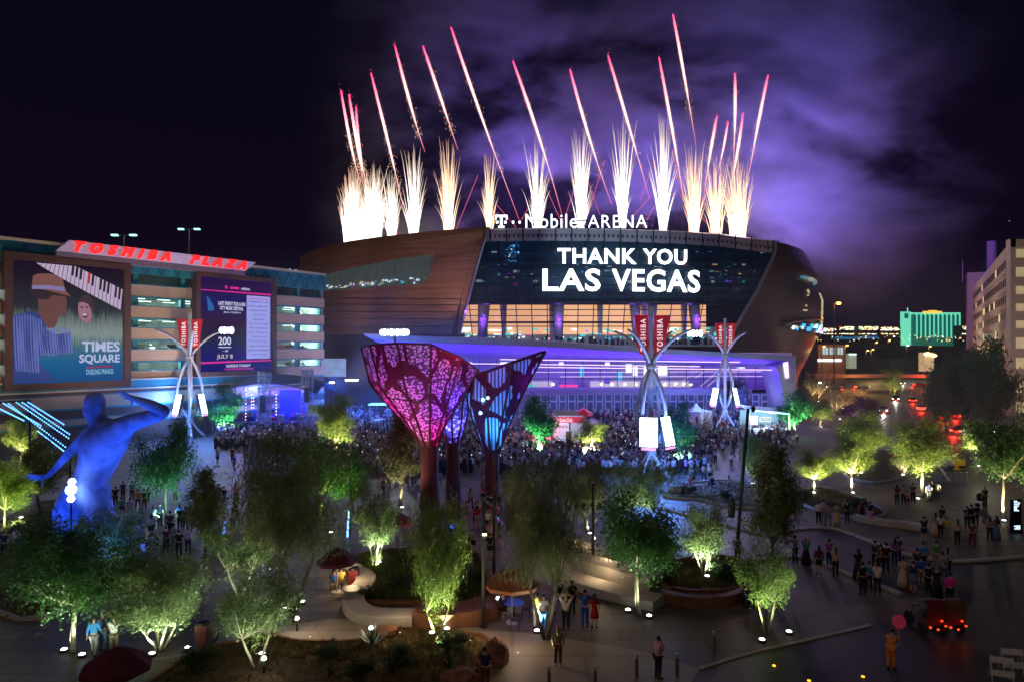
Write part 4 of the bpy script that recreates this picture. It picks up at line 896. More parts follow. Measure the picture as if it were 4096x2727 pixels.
ribbon('seat_wall', [(112, 524), (125, 519), (140, 521)], .8, 0, .45, m_concr, 'short bench wall right of the blue statue', 'seat wall')
from mathutils import noise as mnoise
def boulder(px, py, s, label, m=m_rust, seed=0):
    r0 = random.Random(seed); p = G(px, py); bm = bmesh.new(); bmesh.ops.create_icosphere(bm, subdivisions=4, radius=1)
    cuts = [(Vector((r0.gauss(0, 1), r0.gauss(0, 1), r0.gauss(.3, .6))).normalized(), r0.uniform(.62, .85)) for _ in range(9)]
    for v in bm.verts:
        c = v.co.copy()
        for nrm, d in cuts:
            k = c.dot(nrm)
            if k > d: c -= nrm*(k-d)*.93
        c *= 1+.05*mnoise.noise(c*2.3+Vector((seed, 0, 0)))+.02*mnoise.noise(c*7)+.012*math.sin(c.z*26+2*c.x)
        v.co = Vector((c.x*s[0], c.y*s[1], max(0, c.z*s[2]+s[2]*.35)))
    me = bpy.data.meshes.new('boulder'); bm.to_mesh(me); bm.free(); me.materials.append(m); o = bpy.data.objects.new('boulder', me); COL.objects.link(o); o.location = p; return tag(o, label, 'boulder', 'cut sandstone boulders')
m_sand = mat('red_sandstone', (.24, .11, .075), rough=.9, noise=.5, scale=2.4, bump=.6, detail=10)
boulder(492, 662, (.75, .9, .8), 'large striped red sandstone boulder at the corner of the front bed', m_sand, 4)
boulder(462, 680, (.9, .6, .4), 'broad flat sandstone boulder left of the man in navy', m_sand, 7)
boulder(119, 655, (.5, .4, .3), 'small pink rock beside the front left tree', m_sand, 9)
boulder(385, 633, (.9, .5, .35), 'low dark rock at the bend of the pale path', m_rust, 11)
boulder(676, 492, (1.1, .7, .5), 'grey rock in the pink gravel bed by the plaza', mat('grey_rock', (.3, .27, .28), noise=.3), 12)
# ---------------------------------------------------------------- trees
def leafmat(name, col, tr=.42): return mat(name, col, rough=.55, noise=.45, scale=1.2, trans=tr, spec=.3)
LM = {'oak': leafmat('oak_leaf', (.05, .12, .03)), 'lime': leafmat('lime_leaf', (.15, .21, .03)), 'olive': leafmat('olive_leaf', (.12, .16, .06)),
      'verde': leafmat('palo_verde_twig', (.13, .19, .05), .2), 'willow': leafmat('willow_leaf', (.12, .12, .055)), 'emerald': leafmat('emerald_leaf', (.03, .14, .06)), 'bush': leafmat('bush_leaf', (.05, .075, .03)), 'plum': leafmat('plum_leaf', (.10, .04, .08))}
m_bark = mat('bark', (.30, .24, .17), rough=.85, noise=.35, scale=4., bump=.4); m_barkd = mat('dark_bark', (.07, .055, .04), rough=.9, noise=.3, scale=4.); m_barkg = mat('green_bark', (.22, .26, .10), rough=.7, noise=.2, scale=4.)
def leaves(pts, sig, n, size, asp, droop, nr):
    """n leaf quads scattered round the given points"""
    pts = np.array(pts); k = len(pts); idx = nr.integers(0, k, n); c = pts[idx] + nr.normal(0, 1, (n, 3))*np.array(sig)
    a = nr.normal(0, 1, (n, 3)); a[:, 2] -= droop; a /= np.linalg.norm(a, axis=1)[:, None]
    b = np.cross(a, nr.normal(0, 1, (n, 3))); b /= np.linalg.norm(b, axis=1)[:, None]
    s = size*nr.uniform(.6, 1.3, (n, 1)); a = a*s*asp; b = b*s
    v = np.stack([c-a*.5, c+b*.35, c+a*.5, c-b*.35], 1).reshape(-1, 3); return v
def leaf_mesh(name, v, m):
    n = len(v)//4; me = bpy.data.meshes.new(name); me.vertices.add(len(v)); me.vertices.foreach_set('co', v.astype(np.float32).ravel())
    me.loops.add(n*4); me.loops.foreach_set('vertex_index', np.arange(n*4, dtype=np.int32)); me.polygons.add(n)
    me.polygons.foreach_set('loop_start', np.arange(0, n*4, 4, dtype=np.int32)); me.update(calc_edges=True); me.materials.append(m); return me
def make_tree(kind, seed, h=6., wid=4., trunk=.35, stems=1, n=7000, leaf=.13, asp=1.6, droop=0., sig=.32, lm='oak', bark=None, limbs=8, up=.5, sub=5, shape=1., wisp=False, gap=0.):
    """trunk and limbs in one mesh, crown in another; base at origin"""
    r = random.Random(seed); nr = np.random.default_rng(seed); mb = MB(); tips = []; n = int(n*1.45); sig *= .86; leaf *= .98
    th = h*trunk; cz = (th+h)/2*1.02; ch = (h-th)/2; cw = wid/2
    for s in range(stems):
        a0 = 2*math.pi*s/stems+r.uniform(-.4, .4); lean = (0.12 if stems > 1 else .03)*h
        b0 = Vector((math.cos(a0)*.12*(stems > 1), math.sin(a0)*.12*(stems > 1), 0)); top = Vector((math.cos(a0)*lean, math.sin(a0)*lean, th))
        r0 = (.019 if stems == 1 else .012)*h; mb.tube([b0, b0.lerp(top, .35)+Vector((r.uniform(-.06, .06), r.uniform(-.06, .06), 0)), b0.lerp(top, .7), top], [r0*1.25, r0, r0*.9, r0*.8], 7)
        L = max(2, limbs//stems)
        for i in range(L):
            a = a0*(stems > 1)+2*math.pi*i/L*(1 if stems == 1 else .6)+r.uniform(-.5, .5)
            # end on the crown surface
            el = r.uniform(-.25, 1.)*up*2-.1; el = max(-.5, min(1., el)); rad = cw*math.sqrt(max(.05, 1-el*el*.9))*r.uniform(.7, 1.)*shape
            e = Vector((math.cos(a)*rad, math.sin(a)*rad, cz+el*ch*.9)); mid = top.lerp(e, .5)+Vector((0, 0, -.10*h*r.uniform(-.2, 1.)))*(.6 if up > .3 else -.5)
            p = [top, top.lerp(mid, .6)+Vector((r.uniform(-.1, .1),)*3), mid, mid.lerp(e, .55)+Vector((0, 0, .1)), e]; q = r0*.55
            mb.tube(p, [q, q*.8, q*.6, q*.4, q*.15], 5, cap=False)
            for j in range(sub):
                t = r.uniform(.25, .95); i0 = min(3, int(t*4)); s0 = p[i0].lerp(p[i0+1], t*4-i0)
                d = Vector((r.gauss(0, 1), r.gauss(0, 1), r.gauss(.35, .6))).normalized(); e2 = s0+d*cw*r.uniform(.25, .55)
                e2.z = max(th*.95, min(h, e2.z)); m2 = s0.lerp(e2, .5)+Vector((0, 0, r.uniform(-.05, .15)))
                mb.tube([s0, m2, e2], [q*.3, q*.2, q*.08], 4, cap=False)
                if r.random() > gap: tips += [tuple(m2), tuple(e2), tuple(s0.lerp(m2, .7)), tuple(e2+d*.1*cw)]
            tips += [tuple(e), tuple(p[3]), tuple(mid.lerp(e, .25))]
    if wisp:      # long thin upright twigs
        tw = []
        for _ in range(n//4):
            t0 = Vector(r.choice(tips))+Vector((r.gauss(0, sig), r.gauss(0, sig), r.gauss(0, sig))); d = Vector((r.gauss(0, .35), r.gauss(0, .35), 1 if droop <= 0 else -1)).normalized(); L = r.uniform(.3, .8)*leaf*6
            side = d.cross(Vector((r.random(), r.random(), .1))).normalized()*leaf*.09; m_ = t0+d*L*.5+Vector((r.gauss(0, .04), r.gauss(0, .04), 0))
            e_ = t0+d*L+Vector((r.gauss(0, .08), r.gauss(0, .08), 0)); tw += [t0-side, t0+side, m_+side*.8, m_-side*.8, m_-side*.8, m_+side*.8, e_+side*.3, e_-side*.3]
        v = np.array([tuple(x) for x in tw]); v2 = leaves(tips, (sig, sig, sig), n//2, leaf*.5, asp, droop, nr); v = np.concatenate([v, v2])
    else: v = leaves(tips, (sig, sig, sig*.9), n, leaf, asp, droop, nr)
    me = leaf_mesh('crown', v, LM[lm]); t = MB(); t.v, t.f, t.m = mb.v, mb.f, mb.m
    tm = bpy.data.meshes.new('trunk'); tm.from_pydata(mb.v, [], mb.f); tm.materials.append(bark or m_bark); tm.polygons.foreach_set('use_smooth', [True]*len(tm.polygons))
    return (tm, me, h, wid)
PR = {
 'oak': make_tree('oak', 1, 6, 5.6, .36, 1, 9000, .13, 1.5, 0, .42, 'oak', None, 10, .5, 6),
 'oak2': make_tree('oak', 2, 5, 4.2, .42, 1, 8000, .12, 1.5, 0, .34, 'oak', None, 9, .5, 6),
 'multi': make_tree('multi', 3, 5.5, 4.4, .2, 4, 9000, .11, 1.7, 0, .32, 'olive', None, 16, .55, 6),
 'airy': make_tree('airy', 4, 6, 4.6, .3, 2, 5200, .11, 1.6, 0, .26, 'olive', m_bark, 12, .6, 6, gap=.35),
 'verde': make_tree('verde', 5, 5.6, 4.0, .18, 2, 9000, .14, 2.4, 0, .28, 'verde', m_barkg, 14, .75, 6, wisp=True),
 'willow': make_tree('willow', 6, 8.5, 5.2, .28, 3, 13000, .14, 3., .9, .38, 'willow', m_barkd, 15, .7, 7, wisp=True),
 'tall': make_tree('tall', 7, 7.5, 3.6, .25, 1, 9000, .13, 1.6, 0, .34, 'willow', m_barkd, 12, .75, 6, shape=.85),
 'lime': make_tree('lime', 8, 6.5, 4.6, .34, 1, 9000, .12, 1.5, 0, .34, 'lime', None, 12, .7, 6),
 'emerald': make_tree('emerald', 9, 5.5, 3.4, .3, 1, 5000, .17, 1.5, 0, .30, 'emerald', None, 9, .7, 5),
 'shrub': make_tree('shrub', 10, 1.6, 2.0, .1, 3, 2200, .10, 1.6, 0, .16, 'bush', m_barkd, 9, .5, 4),
 'plum': make_tree('plum', 12, 4.5, 4.0, .2, 2, 4500, .14, 1.5, 0, .3, 'plum', m_barkd, 10, .6, 5),
 'bare': make_tree('bare', 13, 5.0, 4.0, .15, 3, 900, .10, 1.6, 0, .3, 'willow', m_bark, 18, .8, 7),
 'big': make_tree('big', 14, 14, 10, .2, 1, 9000, .42, 1.4, 0, .9, 'oak', m_barkd, 14, .6, 6),
}
m_lens = glow('lamp_lens', (.9, 1, .95), 6.0); m_fix = mat('lamp_housing', (.03, .03, .035), rough=.4, metal=.5, noise=0)
FX = []
def uplight(px, py, aim, e, col, label, spot=95, glowcol=None, Y=None, lens=.13):
    p = G(px, py) if Y is None else P(px, py, Y); p.z = 0
    t = thing('ground_light', label, 'ground light', tuple(p), group='uplights set in the ground under the trees')
    mb = MB(); mb.lathe([(.17, 0), (.17, .09), (.14, .12)], 12); mb.build('housing', m_fix, t, local=True)
    mb = MB(); mb.lathe([(lens, 0), (lens, .02), (lens*.6, .05)], 12, (0, 0, .121)); mb.build('lens', glow('lens_'+(glowcol or 'white'), {'white': (.95, 1, .95), 'warm': (1, .9, .7), 'blue': (.4, .6, 1)}[glowcol or 'white'], 7.), t, local=True)
    light('ground_light_beam', 'SPOT', p+Vector((0, 0, .22)), e, col, t, aim=aim, size=.08, spot=spot, blend=.7); return t
def tree(kind, px, py, h, w, label, lights=(), e=300, col=(.85, 1, .62), aimz=.62, group=None, rz=None, spill=0):
    tm, cm, h0, w0 = PR[kind]; p = G(px, py); cat = 'shrub' if kind == 'shrub' else 'tree'
    t = thing('shrub' if kind == 'shrub' else {'oak': 'oak_tree', 'oak2': 'oak_tree', 'verde': 'palo_verde_tree', 'willow': 'willow_tree', 'big': 'dark_tree', 'bare': 'bare_tree', 'plum': 'purple_tree'}.get(kind, 'tree'), label, cat, tuple(p), rz if rz is not None else random.uniform(0, 6.28), group)
    t.scale = (w/w0, w/w0, h/h0)
    for nm, me in (('trunk', tm), ('crown', cm)): o = bpy.data.objects.new(nm, me); COL.objects.link(o); o.parent = t
    for i, (lx, ly) in enumerate(lights):
        uplight(lx, ly, (p.x, p.y, h*aimz), e*5, col, '%s lamp under %s' % (['left', 'right'][i] if len(lights) > 1 else 'ground', ' '.join(label.split(',')[0].split()[:13])), lens=.11 + .0006*p.y)
    if lights:
        dv = Vector((-p.x, -p.y, 0)).normalized(); q0 = Vector(p)+dv*w*.62+Vector((0, 0, .25)); light('ground_light_wash_added', 'SPOT', q0, e*(3.2 if p.y < 60 else 1.9)*len(lights)**.3, col, [x for x in COL.objects if x.name.startswith('ground_light') and x.type == 'EMPTY'][-1], aim=(p.x, p.y, h*.66), size=.15, spot=105, blend=.8)  # unseen spot added on the near side to light the whole crown
    return t
def hm(py_top, py_base): Y = H*F/(py_base-YH); return H-(py_top-YH)/F*Y
def wm(dpx, py_base): return dpx/F*H*F/(py_base-YH)
WH = (.80, 1, .70); GRN = (.75, 1, .40); WRM = (1, .95, .55); CY = (.35, 1, .75)
T = [ # kind, px, base, top, width px, label, lights, energy, colour
 ('oak', 73, 652, 520, 132, 'broad dark oak at the front left corner, its pale trunk lit from two lamps', [(64, 651), (82, 656)], 130, WH),
 ('multi', 160, 650, 548, 96, 'bushy green tree with several thin white stems in the front bed', [(188, 649), (152, 655)], 240, WH),
 ('airy', 256, 668, 555, 92, 'leaning thin tree with bare white branches in the front bed', [(262, 655)], 220, WH),
 ('willow', 292, 611, 430, 118, 'very tall dim tree with a pale green stem behind the front bed', [(303, 603)], 90, WH),
 ('airy', 240, 600, 500, 84, 'loose green tree behind the leaning white branched one', [(284, 610)], 230, WH),
 ('multi', 376, 560, 490, 46, 'small brilliant silver green tree at the back of the curved white bench', [(379, 563)], 420, WH),
 ('verde', 438, 632, 505, 74, 'bright yellow green palo verde with forked stems in front of the steel sculptures', [(447, 630), (432, 634)], 230, (.85, 1, .45)),
 ('willow', 546, 638, 452, 92, 'large dark willow rising beside the brown umbrella', [(537, 632)], 150, WH),
 ('willow', 525, 574, 462, 60, 'second dim willow just behind the brown umbrella', [], 0, WH),
 ('oak2', 639, 614, 503, 96, 'dark round oak with a slim lit trunk on the open paving', [(628, 611), (649, 617)], 110, WH),
 ('multi', 704, 574, 497, 50, 'brightly lit small tree with white stems in the mulch bed', [(707, 577)], 480, WH),
 ('airy', 767, 634, 528, 66, 'flat topped green tree on a thin trunk in front of the driveway', [(762, 641), (789, 633)], 150, GRN),
 ('tall', 776, 578, 448, 62, 'tall dark tree standing behind the flat topped one', [], 0, WH),
 ('oak', 166, 522, 424, 58, 'dark tree with its lower leaves lit green, right of the blue statue', [(170, 520)], 330, CY),
 ('lime', 20, 470, 414, 32, 'yellow green tree under the blue light strips at the left edge', [(22, 471)], 900, WRM),
 ('lime', 3, 534, 462, 46, 'bright leafy tree cut by the left edge of the picture', [(21, 518)], 800, (.8, 1, .4)),
 ('emerald', 225, 433, 388, 33, 'green conical tree to the left of the concert stage', [(225, 434)], 2200, (.4, 1, .55)),
 ('lime', 335, 462, 398, 48, 'yellow green tree right of the stage towers', [(338, 463)], 1500, WRM),
 ('oak2', 323, 531, 440, 74, 'vivid dark green tree in the middle left with one side lit', [(331, 533)], 520, (.5, 1, .25)),
 ('willow', 270, 560, 436, 92, 'wide dim brown green willow behind the vivid green tree', [], 0, WH),
 ('tall', 400, 506, 414, 42, 'tall dusty olive tree left of the magenta funnel', [(402, 508)], 240, WRM),
 ('willow', 356, 520, 452, 40, 'thin dark willow between two green trees left of the funnels', [], 0, WH),
 ('emerald', 538, 454, 398, 32, 'green and red lit tree left of the red drinks kiosk', [(537, 455)], 1600, (.35, 1, .4)),
 ('lime', 590, 457, 420, 34, 'yellow green bushy tree in front of the red drinks kiosk', [(594, 458)], 1600, WRM),
 ('emerald', 680, 465, 405, 30, 'green tree left of the white peaked tent', [(675, 466)], 1200, (.35, 1, .55)),
 ('bare', 705, 440, 398, 20, 'thin bare tree between the white tent and the food stand', [], 0, WH),
 ('emerald', 795, 435, 392, 30, 'green upright tree right of the food stand', [(797, 436)], 1700, (.45, 1, .35)),
 ('lime', 820, 427, 400, 34, 'grey green spreading tree right of the food stand', [(821, 427)], 900, (1, .9, .5)),
 ('lime', 851, 492, 436, 42, 'left tree of the yellow green pair by the avenue', [(853, 493)], 900, WRM),
 ('lime', 864, 472, 412, 44, 'right taller tree of the yellow green pair by the avenue', [(861, 473)], 900, WRM),
 ('lime', 923, 496, 420, 54, 'big yellow green tree in the centre of the right hand plaza', [(918, 499)], 1000, WRM),
 ('lime', 977, 464, 420, 30, 'yellow green tree behind the yellow crate', [(979, 466)], 1300, WRM),
 ('oak2', 1004, 519, 420, 58, 'green vase shaped tree with a pale orange trunk beside the black totem', [(1004, 521)], 620, (1, .82, .5)),
 ('bare', 904, 474, 448, 22, 'small bare forked tree in the mulch left of the big yellow green one', [(903, 475)], 120, WRM),
 ('verde', 756, 486, 438, 38, 'grey green willowy tree with two white stems by the plaza', [(753, 484)], 160, WH),
 ('lime', 814, 492, 452, 40, 'green tree above a bright ground lamp at the plaza edge', [(814, 493)], 560, WRM),
 ('willow', 588, 532, 462, 60, 'dim willow in the middle with drooping pale leaves', [(590, 534)], 120, WH),
 ('verde', 640, 520, 462, 84, 'feathery green palo verde behind the dark round oak', [(618, 520), (640, 522)], 130, WH),
 ('tall', 205, 560, 470, 40, 'dark slim tree in the crowd left of the tall stemmed one', [], 0, WH),
 ('bare', 838, 418, 372, 44, 'bare brown tree at the corner of the avenue', [(840, 419)], 500, (1, .7, .4)),
 ('bare', 817, 400, 368, 30, 'second bare brown tree behind the corner one', [(818, 401)], 700, (1, .7, .4)),
 ('plum', 858, 424, 396, 42, 'purple leaved tree beside the avenue', [(859, 425)], 500, (1, .35, .9)),
 ('plum', 745, 425, 385, 16, 'slim dark tree in front of the entrance doors', [], 0, WH),
 ('oak2', 733, 418, 378, 22, 'dark rounded tree near the right end of the canopy', [], 0, WH),
 ('verde', 893, 396, 368, 20, 'small thin tree at the far crossing', [(893, 397)], 500, (1, .75, .3)),
 ('multi', 112, 568, 506, 62, 'low dark shrub like tree in front of the statue legs', [(124, 560)], 260, (.1, .35, 1)),
 ('multi', 50, 585, 520, 70, 'dark leafy tree left of the statue legs', [], 0, WH),
 ('willow', 95, 500, 430, 34, 'dark tree directly behind the blue statue', [], 0, WH),
 ('tall', 40, 515, 440, 46, 'dark tree between the light strips and the statue', [], 0, WH),
]
for k, px, b_, t_, w_, lab, ls, e_, c_ in T:
    tree(k, px, b_, hm(t_, b_), wm(w_, b_)*(1.0 if b_ < 560 else .94), lab, ls, e_, c_)
for px, b_, t_, w_, lab in ((946, 432, 364, 40, 'leftmost of the big black trees in front of the beige block'), (966, 428, 352, 42, 'tallest big black tree in front of the beige block'), (990, 440, 341, 44, 'right hand big black tree in front of the beige block'), (956, 418, 370, 30, 'smaller black tree beneath the tall ones by the beige block')):
    tree('big', px, b_, hm(t_, b_), wm(w_, b_), lab, group='black trees before the right hand block')
for i, (px, py, s_, lab) in enumerate([(722, 579, 1.0, 'grey green shrub left of the dark figure in the lit bed'), (735, 577, .9, 'spiky shrub at the right side of the lit bed'), (665, 582, .8, 'small shrub at the left side of the lit bed'), (370, 600, .8, 'dark low shrub at the bend of the white bench'), (400, 590, 1.0, 'dry shrub in the middle of the bench bed'), (350, 566, .8, 'shrub at the far tip of the bench bed'), (470, 590, 1.2, 'shrub at the right end of the bench bed behind the lamp'), (420, 572, 1.3, 'wide dry shrub at the back of the bench bed'),
                                  (330, 658, .7, 'small dry shrub by the front path lamp'), (400, 664, .8, 'dry shrub in the middle of the front bed'), (455, 652, .9, 'shrub near the big boulder'), (200, 668, .9, 'shrub below the bushy tree at the front'), (360, 676, .7, 'low shrub at the bottom edge'), (800, 500, 1.1, 'dark shrub next to the star bright lamp'), (860, 508, .9, 'shrub in the right mulch bed'), (690, 492, .7, 'tiny shrub in the pink gravel'), (725, 497, .7, 'rust coloured shrub in the pink gravel'), (30, 540, 1.5, 'dark shrub in the left bed'), (70, 548, 1.6, 'broad dark shrub near the statue foot'), (120, 552, 1.2, 'blue lit shrub right of the statue foot')]):
    tree('shrub', px, py, 1.0*s_, 1.6*s_, lab)
# agaves: fans of stiff blades
m_agave = mat('agave_blade', (.09, .13, .09), rough=.5, noise=.2)
def agave(px, py, s, label):
    r = random.Random(px); mb = MB()
    for i in range(22):
        a = r.uniform(0, 6.28); el = r.uniform(.35, 1.35); d = Vector((math.cos(a)*math.cos(el), math.sin(a)*math.cos(el), math.sin(el))); sd = d.cross(Vector((0, 0, 1))).normalized()*.05*s
        L = s*r.uniform(.8, 1.1); mb.add([-sd, sd, d*L*.5+sd*.9, d*L, d*L*.5-sd*.9], [(0, 1, 2, 3, 4)])
    o = mb.build('agave', m_agave); o.location = G(px, py); return tag(o, label, 'agave', 'agaves in the front bed')
agave(372, 645, 1.05, 'tall dark agave at the bend of the pale path'); agave(391, 672, .95, 'agave left in the front bed near the bottom edge'); agave(450, 668, 1.0, 'grey fan shaped agave in the middle of the front bed'); agave(214, 642, 1.1, 'agave beside the pale path at left'); agave(330, 676, .8, 'small agave near the short lamp post')
# dry grass and ground cover in the beds
def cover(name, polys, n, hgt, m, wid_=.02):
    v = []; nr = random.Random(99)
    for poly in polys:
        g = [G(*q) for q in poly]; cx = sum(a.x for a in g)/len(g); cy_ = sum(a.y for a in g)/len(g)
        for _ in range(n):
            i = nr.randrange(len(g)); a, b_ = g[i], g[(i+1) % len(g)]; s_, t_ = math.sqrt(nr.random())*.93, nr.random()
            x = cx+((a.x+(b_.x-a.x)*t_)-cx)*s_; y = cy_+((a.y+(b_.y-a.y)*t_)-cy_)*s_
            h_ = hgt*nr.uniform(.4, 1.2); an = nr.uniform(0, 3.14); dx, dy = math.cos(an)*wid_*2, math.sin(an)*wid_*2; lx, ly = nr.gauss(0, .3)*h_, nr.gauss(0, .3)*h_
            v += [(x-dx, y-dy, .02), (x+dx, y+dy, .02), (x+lx+dx*.3, y+ly+dy*.3, h_), (x+lx-dx*.3, y+ly-dy*.3, h_)]
    o = bpy.data.objects.new(name, leaf_mesh(name, np.array(v), m)); COL.objects.link(o); o['kind'] = 'stuff'; o['label'] = 'short dry ground cover growing in the planting beds'
cover('ground_cover', [b_[0] for b_ in BEDS], 5200, .17, leafmat('dry_grass', (.13, .11, .035)), .016)
cover('tall_grass', [BEDS[1][0]], 6000, .55, leafmat('reed', (.10, .13, .035)), .009)
# ---------------------------------------------------------------- steel funnels on the plaza
def perf(name, col, band, cell=(.34, .34, .20), vein=.060, dot=4.6, slats=False):
    """perforated sheet: a web of solid veins, bright punched dots on a dark net between them"""
    m = bpy.data.materials.new(name); m.use_nodes = True; n = m.node_tree; b = n.nodes['Principled BSDF']; o = n.nodes['Material Output']; b.inputs['Roughness'].default_value = .55
    N_ = n.nodes.new; L_ = n.links.new; t = N_('ShaderNodeTexCoord'); mp = N_('ShaderNodeMapping'); mp.inputs['Scale'].default_value = cell; L_(t.outputs['Object'], mp.inputs[0])
    nz = N_('ShaderNodeTexNoise'); nz.inputs['Scale'].default_value = 1.6; L_(mp.outputs[0], nz.inputs[0]); ad = N_('ShaderNodeMixRGB'); ad.blend_type = 'ADD'; ad.inputs[0].default_value = .55; L_(mp.outputs[0], ad.inputs[1]); L_(nz.outputs['Color'], ad.inputs[2])
    v = N_('ShaderNodeTexVoronoi'); v.feature = 'DISTANCE_TO_EDGE'; v.inputs['Scale'].default_value = 1.25; L_(ad.outputs[0], v.inputs['Vector'])
    g = N_('ShaderNodeMath'); g.operation = 'GREATER_THAN'; g.inputs[1].default_value = vein; L_(v.outputs['Distance'], g.inputs[0])
    if slats: d = N_('ShaderNodeTexWave'); d.bands_direction = 'X'; d.inputs['Scale'].default_value = 1.05; d.inputs['Distortion'].default_value = .8; L_(t.outputs['Object'], d.inputs['Vector']); src, op, th = d.outputs[0], 'GREATER_THAN', .42
    else: d = N_('ShaderNodeTexVoronoi'); d.inputs['Scale'].default_value = dot; L_(t.outputs['Object'], d.inputs['Vector']); src, op, th = d.outputs['Distance'], 'LESS_THAN', .47
    h = N_('ShaderNodeMath'); h.operation = op; h.inputs[1].default_value = th; L_(src, h.inputs[0]); q = N_('ShaderNodeMath'); q.operation = 'MULTIPLY'; L_(h.outputs[0], q.inputs[0]); L_(g.outputs[0], q.inputs[1])
    c0 = N_('ShaderNodeMixRGB'); c0.inputs[1].default_value = (*band, 1); c0.inputs[2].default_value = (*[x*.16 for x in col], 1); L_(g.outputs[0], c0.inputs[0])
    c = N_('ShaderNodeMixRGB'); c.inputs[2].default_value = (*col, 1); L_(q.outputs[0], c.inputs[0]); L_(c0.outputs[0], c.inputs[1]); L_(c.outputs[0], b.inputs['Base Color'])
    tl = N_('ShaderNodeBsdfTranslucent'); L_(c.outputs[0], tl.inputs[0]); m1 = N_('ShaderNodeMixShader'); m1.inputs[0].default_value = .5; L_(b.outputs[0], m1.inputs[1]); L_(tl.outputs[0], m1.inputs[2]); L_(m1.outputs[0], o.inputs[0]); return m
m_rib = mat('maroon_steel', (.10, .015, .03), rough=.45, noise=.1)
def interp(prof, t):
    for (a, *p), (b, *q) in zip(prof, prof[1:]):
        if t <= b: k = (t-a)/(b-a); return [x+(y-x)*k for x, y in zip(p, q)]
    return list(prof[-1][1:])
def funnel(cx, cy, zn, rt, left, right, front, back, m, label, nr=11):
    t_ = thing('steel_funnel', label, 'sculpture', (cx, cy, 0), group='funnel shaped steel trees')
    mb = MB(); mb.lathe([(rt*1.15, 0), (rt*.95, zn*.5), (rt, zn+.05)], 12, (cx, cy, 0)); mb.build('trunk', m_rib, t_)
    def S(a, t):        # a in turns: 0 left, .25 front, .5 right, .75 back
        w = [max(0, math.cos(2*math.pi*(a-k/4)))**1.3 for k in range(4)]; s = sum(w); pr = [interp(p, t) for p in (left, front, right, back)]
        r = sum(w[i]*pr[i][0] for i in range(4))/s; z = sum(w[i]*pr[i][1] for i in range(4))/s
        return Vector((cx-math.cos(2*math.pi*a)*r, cy-math.sin(2*math.pi*a)*r, z))
    for i in range(nr):
        mb = MB(); a0, a1 = i/nr, (i+1)/nr
        def fp(u, v): 
            p0, p1 = S(a0, v), S(a1, v); return p0.lerp(p1, u)
        mb.grid(fp, lin(0, 1, 3), lin(0, 1, 12)); mb.build('panel', m, t_, smooth=False)
        mb = MB(); mb.tube([S(a0, v)+(S(a0, v)-Vector((cx, cy, S(a0, v).z)))*.012 for v in lin(0, 1, 12)], .095, 5); mb.build('rib', m_rib, t_)
    mb = MB(); mb.tube([S(i/nr, 1) for i in range(nr+1)], .09, 5)
    mb.tube([S(i/nr, .5) for i in range(nr+1)], .05, 5); mb.build('ring', m_rib, t_)
    return t_
pm = perf('magenta_perforated', (.85, .55, .80), (.10, .008, .03))
pb = perf('blue_slatted', (.55, .62, .8), (.12, .008, .03), (.30, .30, .26), .10, slats=True)
pv = perf('violet_perforated', (.85, .85, .95), (.08, .02, .08), (.4, .4, .2), .03, 3.0)
Lf = [(0, .72, 5.2), (.3, 2.5, 7.6), (.6, 5.0, 10.4), (1, 5.75, 13.6)]; Rf = [(0, .72, 5.2), (.3, 1.2, 6.8), (.6, 2.4, 8.6), (1, 4.3, 11.3)]
Ff = [(0, .72, 5.2), (.3, 1.7, 7.4), (.6, 3.2, 10.2), (1, 4.4, 14.0)]; Bf = [(0, .72, 5.2), (.3, 1.6, 7.2), (.6, 3.2, 9.8), (1, 4.2, 13.2)]
f1 = funnel(-7.0, 58, 5.2, .78, Lf, Rf, Ff, Bf, pm, 'tallest steel funnel sculpture, perforated and lit magenta, crowned by floodlights')
L2 = [(0, .6, 4.6), (.4, 1.5, 7.0), (.7, 2.2, 9.2), (1, 1.5, 11.0)]; R2 = [(0, .6, 4.6), (.4, 1.5, 7.0), (.7, 3.1, 10.2), (1, 5.4, 13.7)]; F2 = [(0, .6, 4.6), (.4, 1.6, 7.2), (.7, 2.2, 9.2), (1, 2.4, 11.6)]
f2 = funnel(-1.7, 58.5, 4.6, .62, L2, R2, F2, F2, pb, 'blue lit steel funnel sculpture with slatted panels sweeping up to the right', 9)
f3 = funnel(-5.3, 61.5, 5.0, .62, [(0, .6, 5.), (.5, 1.25, 7.2), (1, 1.0, 9.4)], [(0, .6, 5.), (.5, 1.2, 7.2), (1, 1.5, 9.6)], [(0, .6, 5.), (.5, 1.2, 7.4), (1, 1.3, 9.6)], [(0, .6, 5.), (.5, 1.2, 7.4), (1, 1.3, 9.6)], pv, 'small violet steel funnel between the magenta and the blue one', 8)
MG, BL, VI = (1, .006, .40), (.03, .22, 1), (.25, .12, 1)
def flood(px, py, aim, e, col, par, spot=80): 
    p = G(px, py); light('funnel_floodlight', 'SPOT', p+Vector((0, 0, .5)), e, col, par, aim=aim, size=.2, spot=spot, blend=.8)
flood(395, 520, (-10, 56, 11), 1000, MG, f1, 60); flood(425, 560, (-8, 54, 8), 900, MG, f1, 60); flood(450, 548, (-5.4, 55, 12), 1300, (.06, .10, 1), f1, 60); flood(505, 545, (-.5, 56, 9), 2300, BL, f2, 60)
light('inner_lamp', 'POINT', (-9.3, 58, 9.4), 420, MG, f1, size=.6); light('inner_lamp', 'POINT', (-7.6, 57.6, 12.2), 420, (.30, .05, 1), f1, size=.6); light('inner_lamp', 'POINT', (-5.4, 57.2, 9.3), 380, (.06, .06, 1), f1, size=.5); light('inner_lamp', 'POINT', (-6.9, 57.8, 7.0), 130, MG, f1, size=.3); light('inner_lamp', 'POINT', (-4.0, 53.2, 12.2), 160, (1, .01, .03), f1, size=.4)
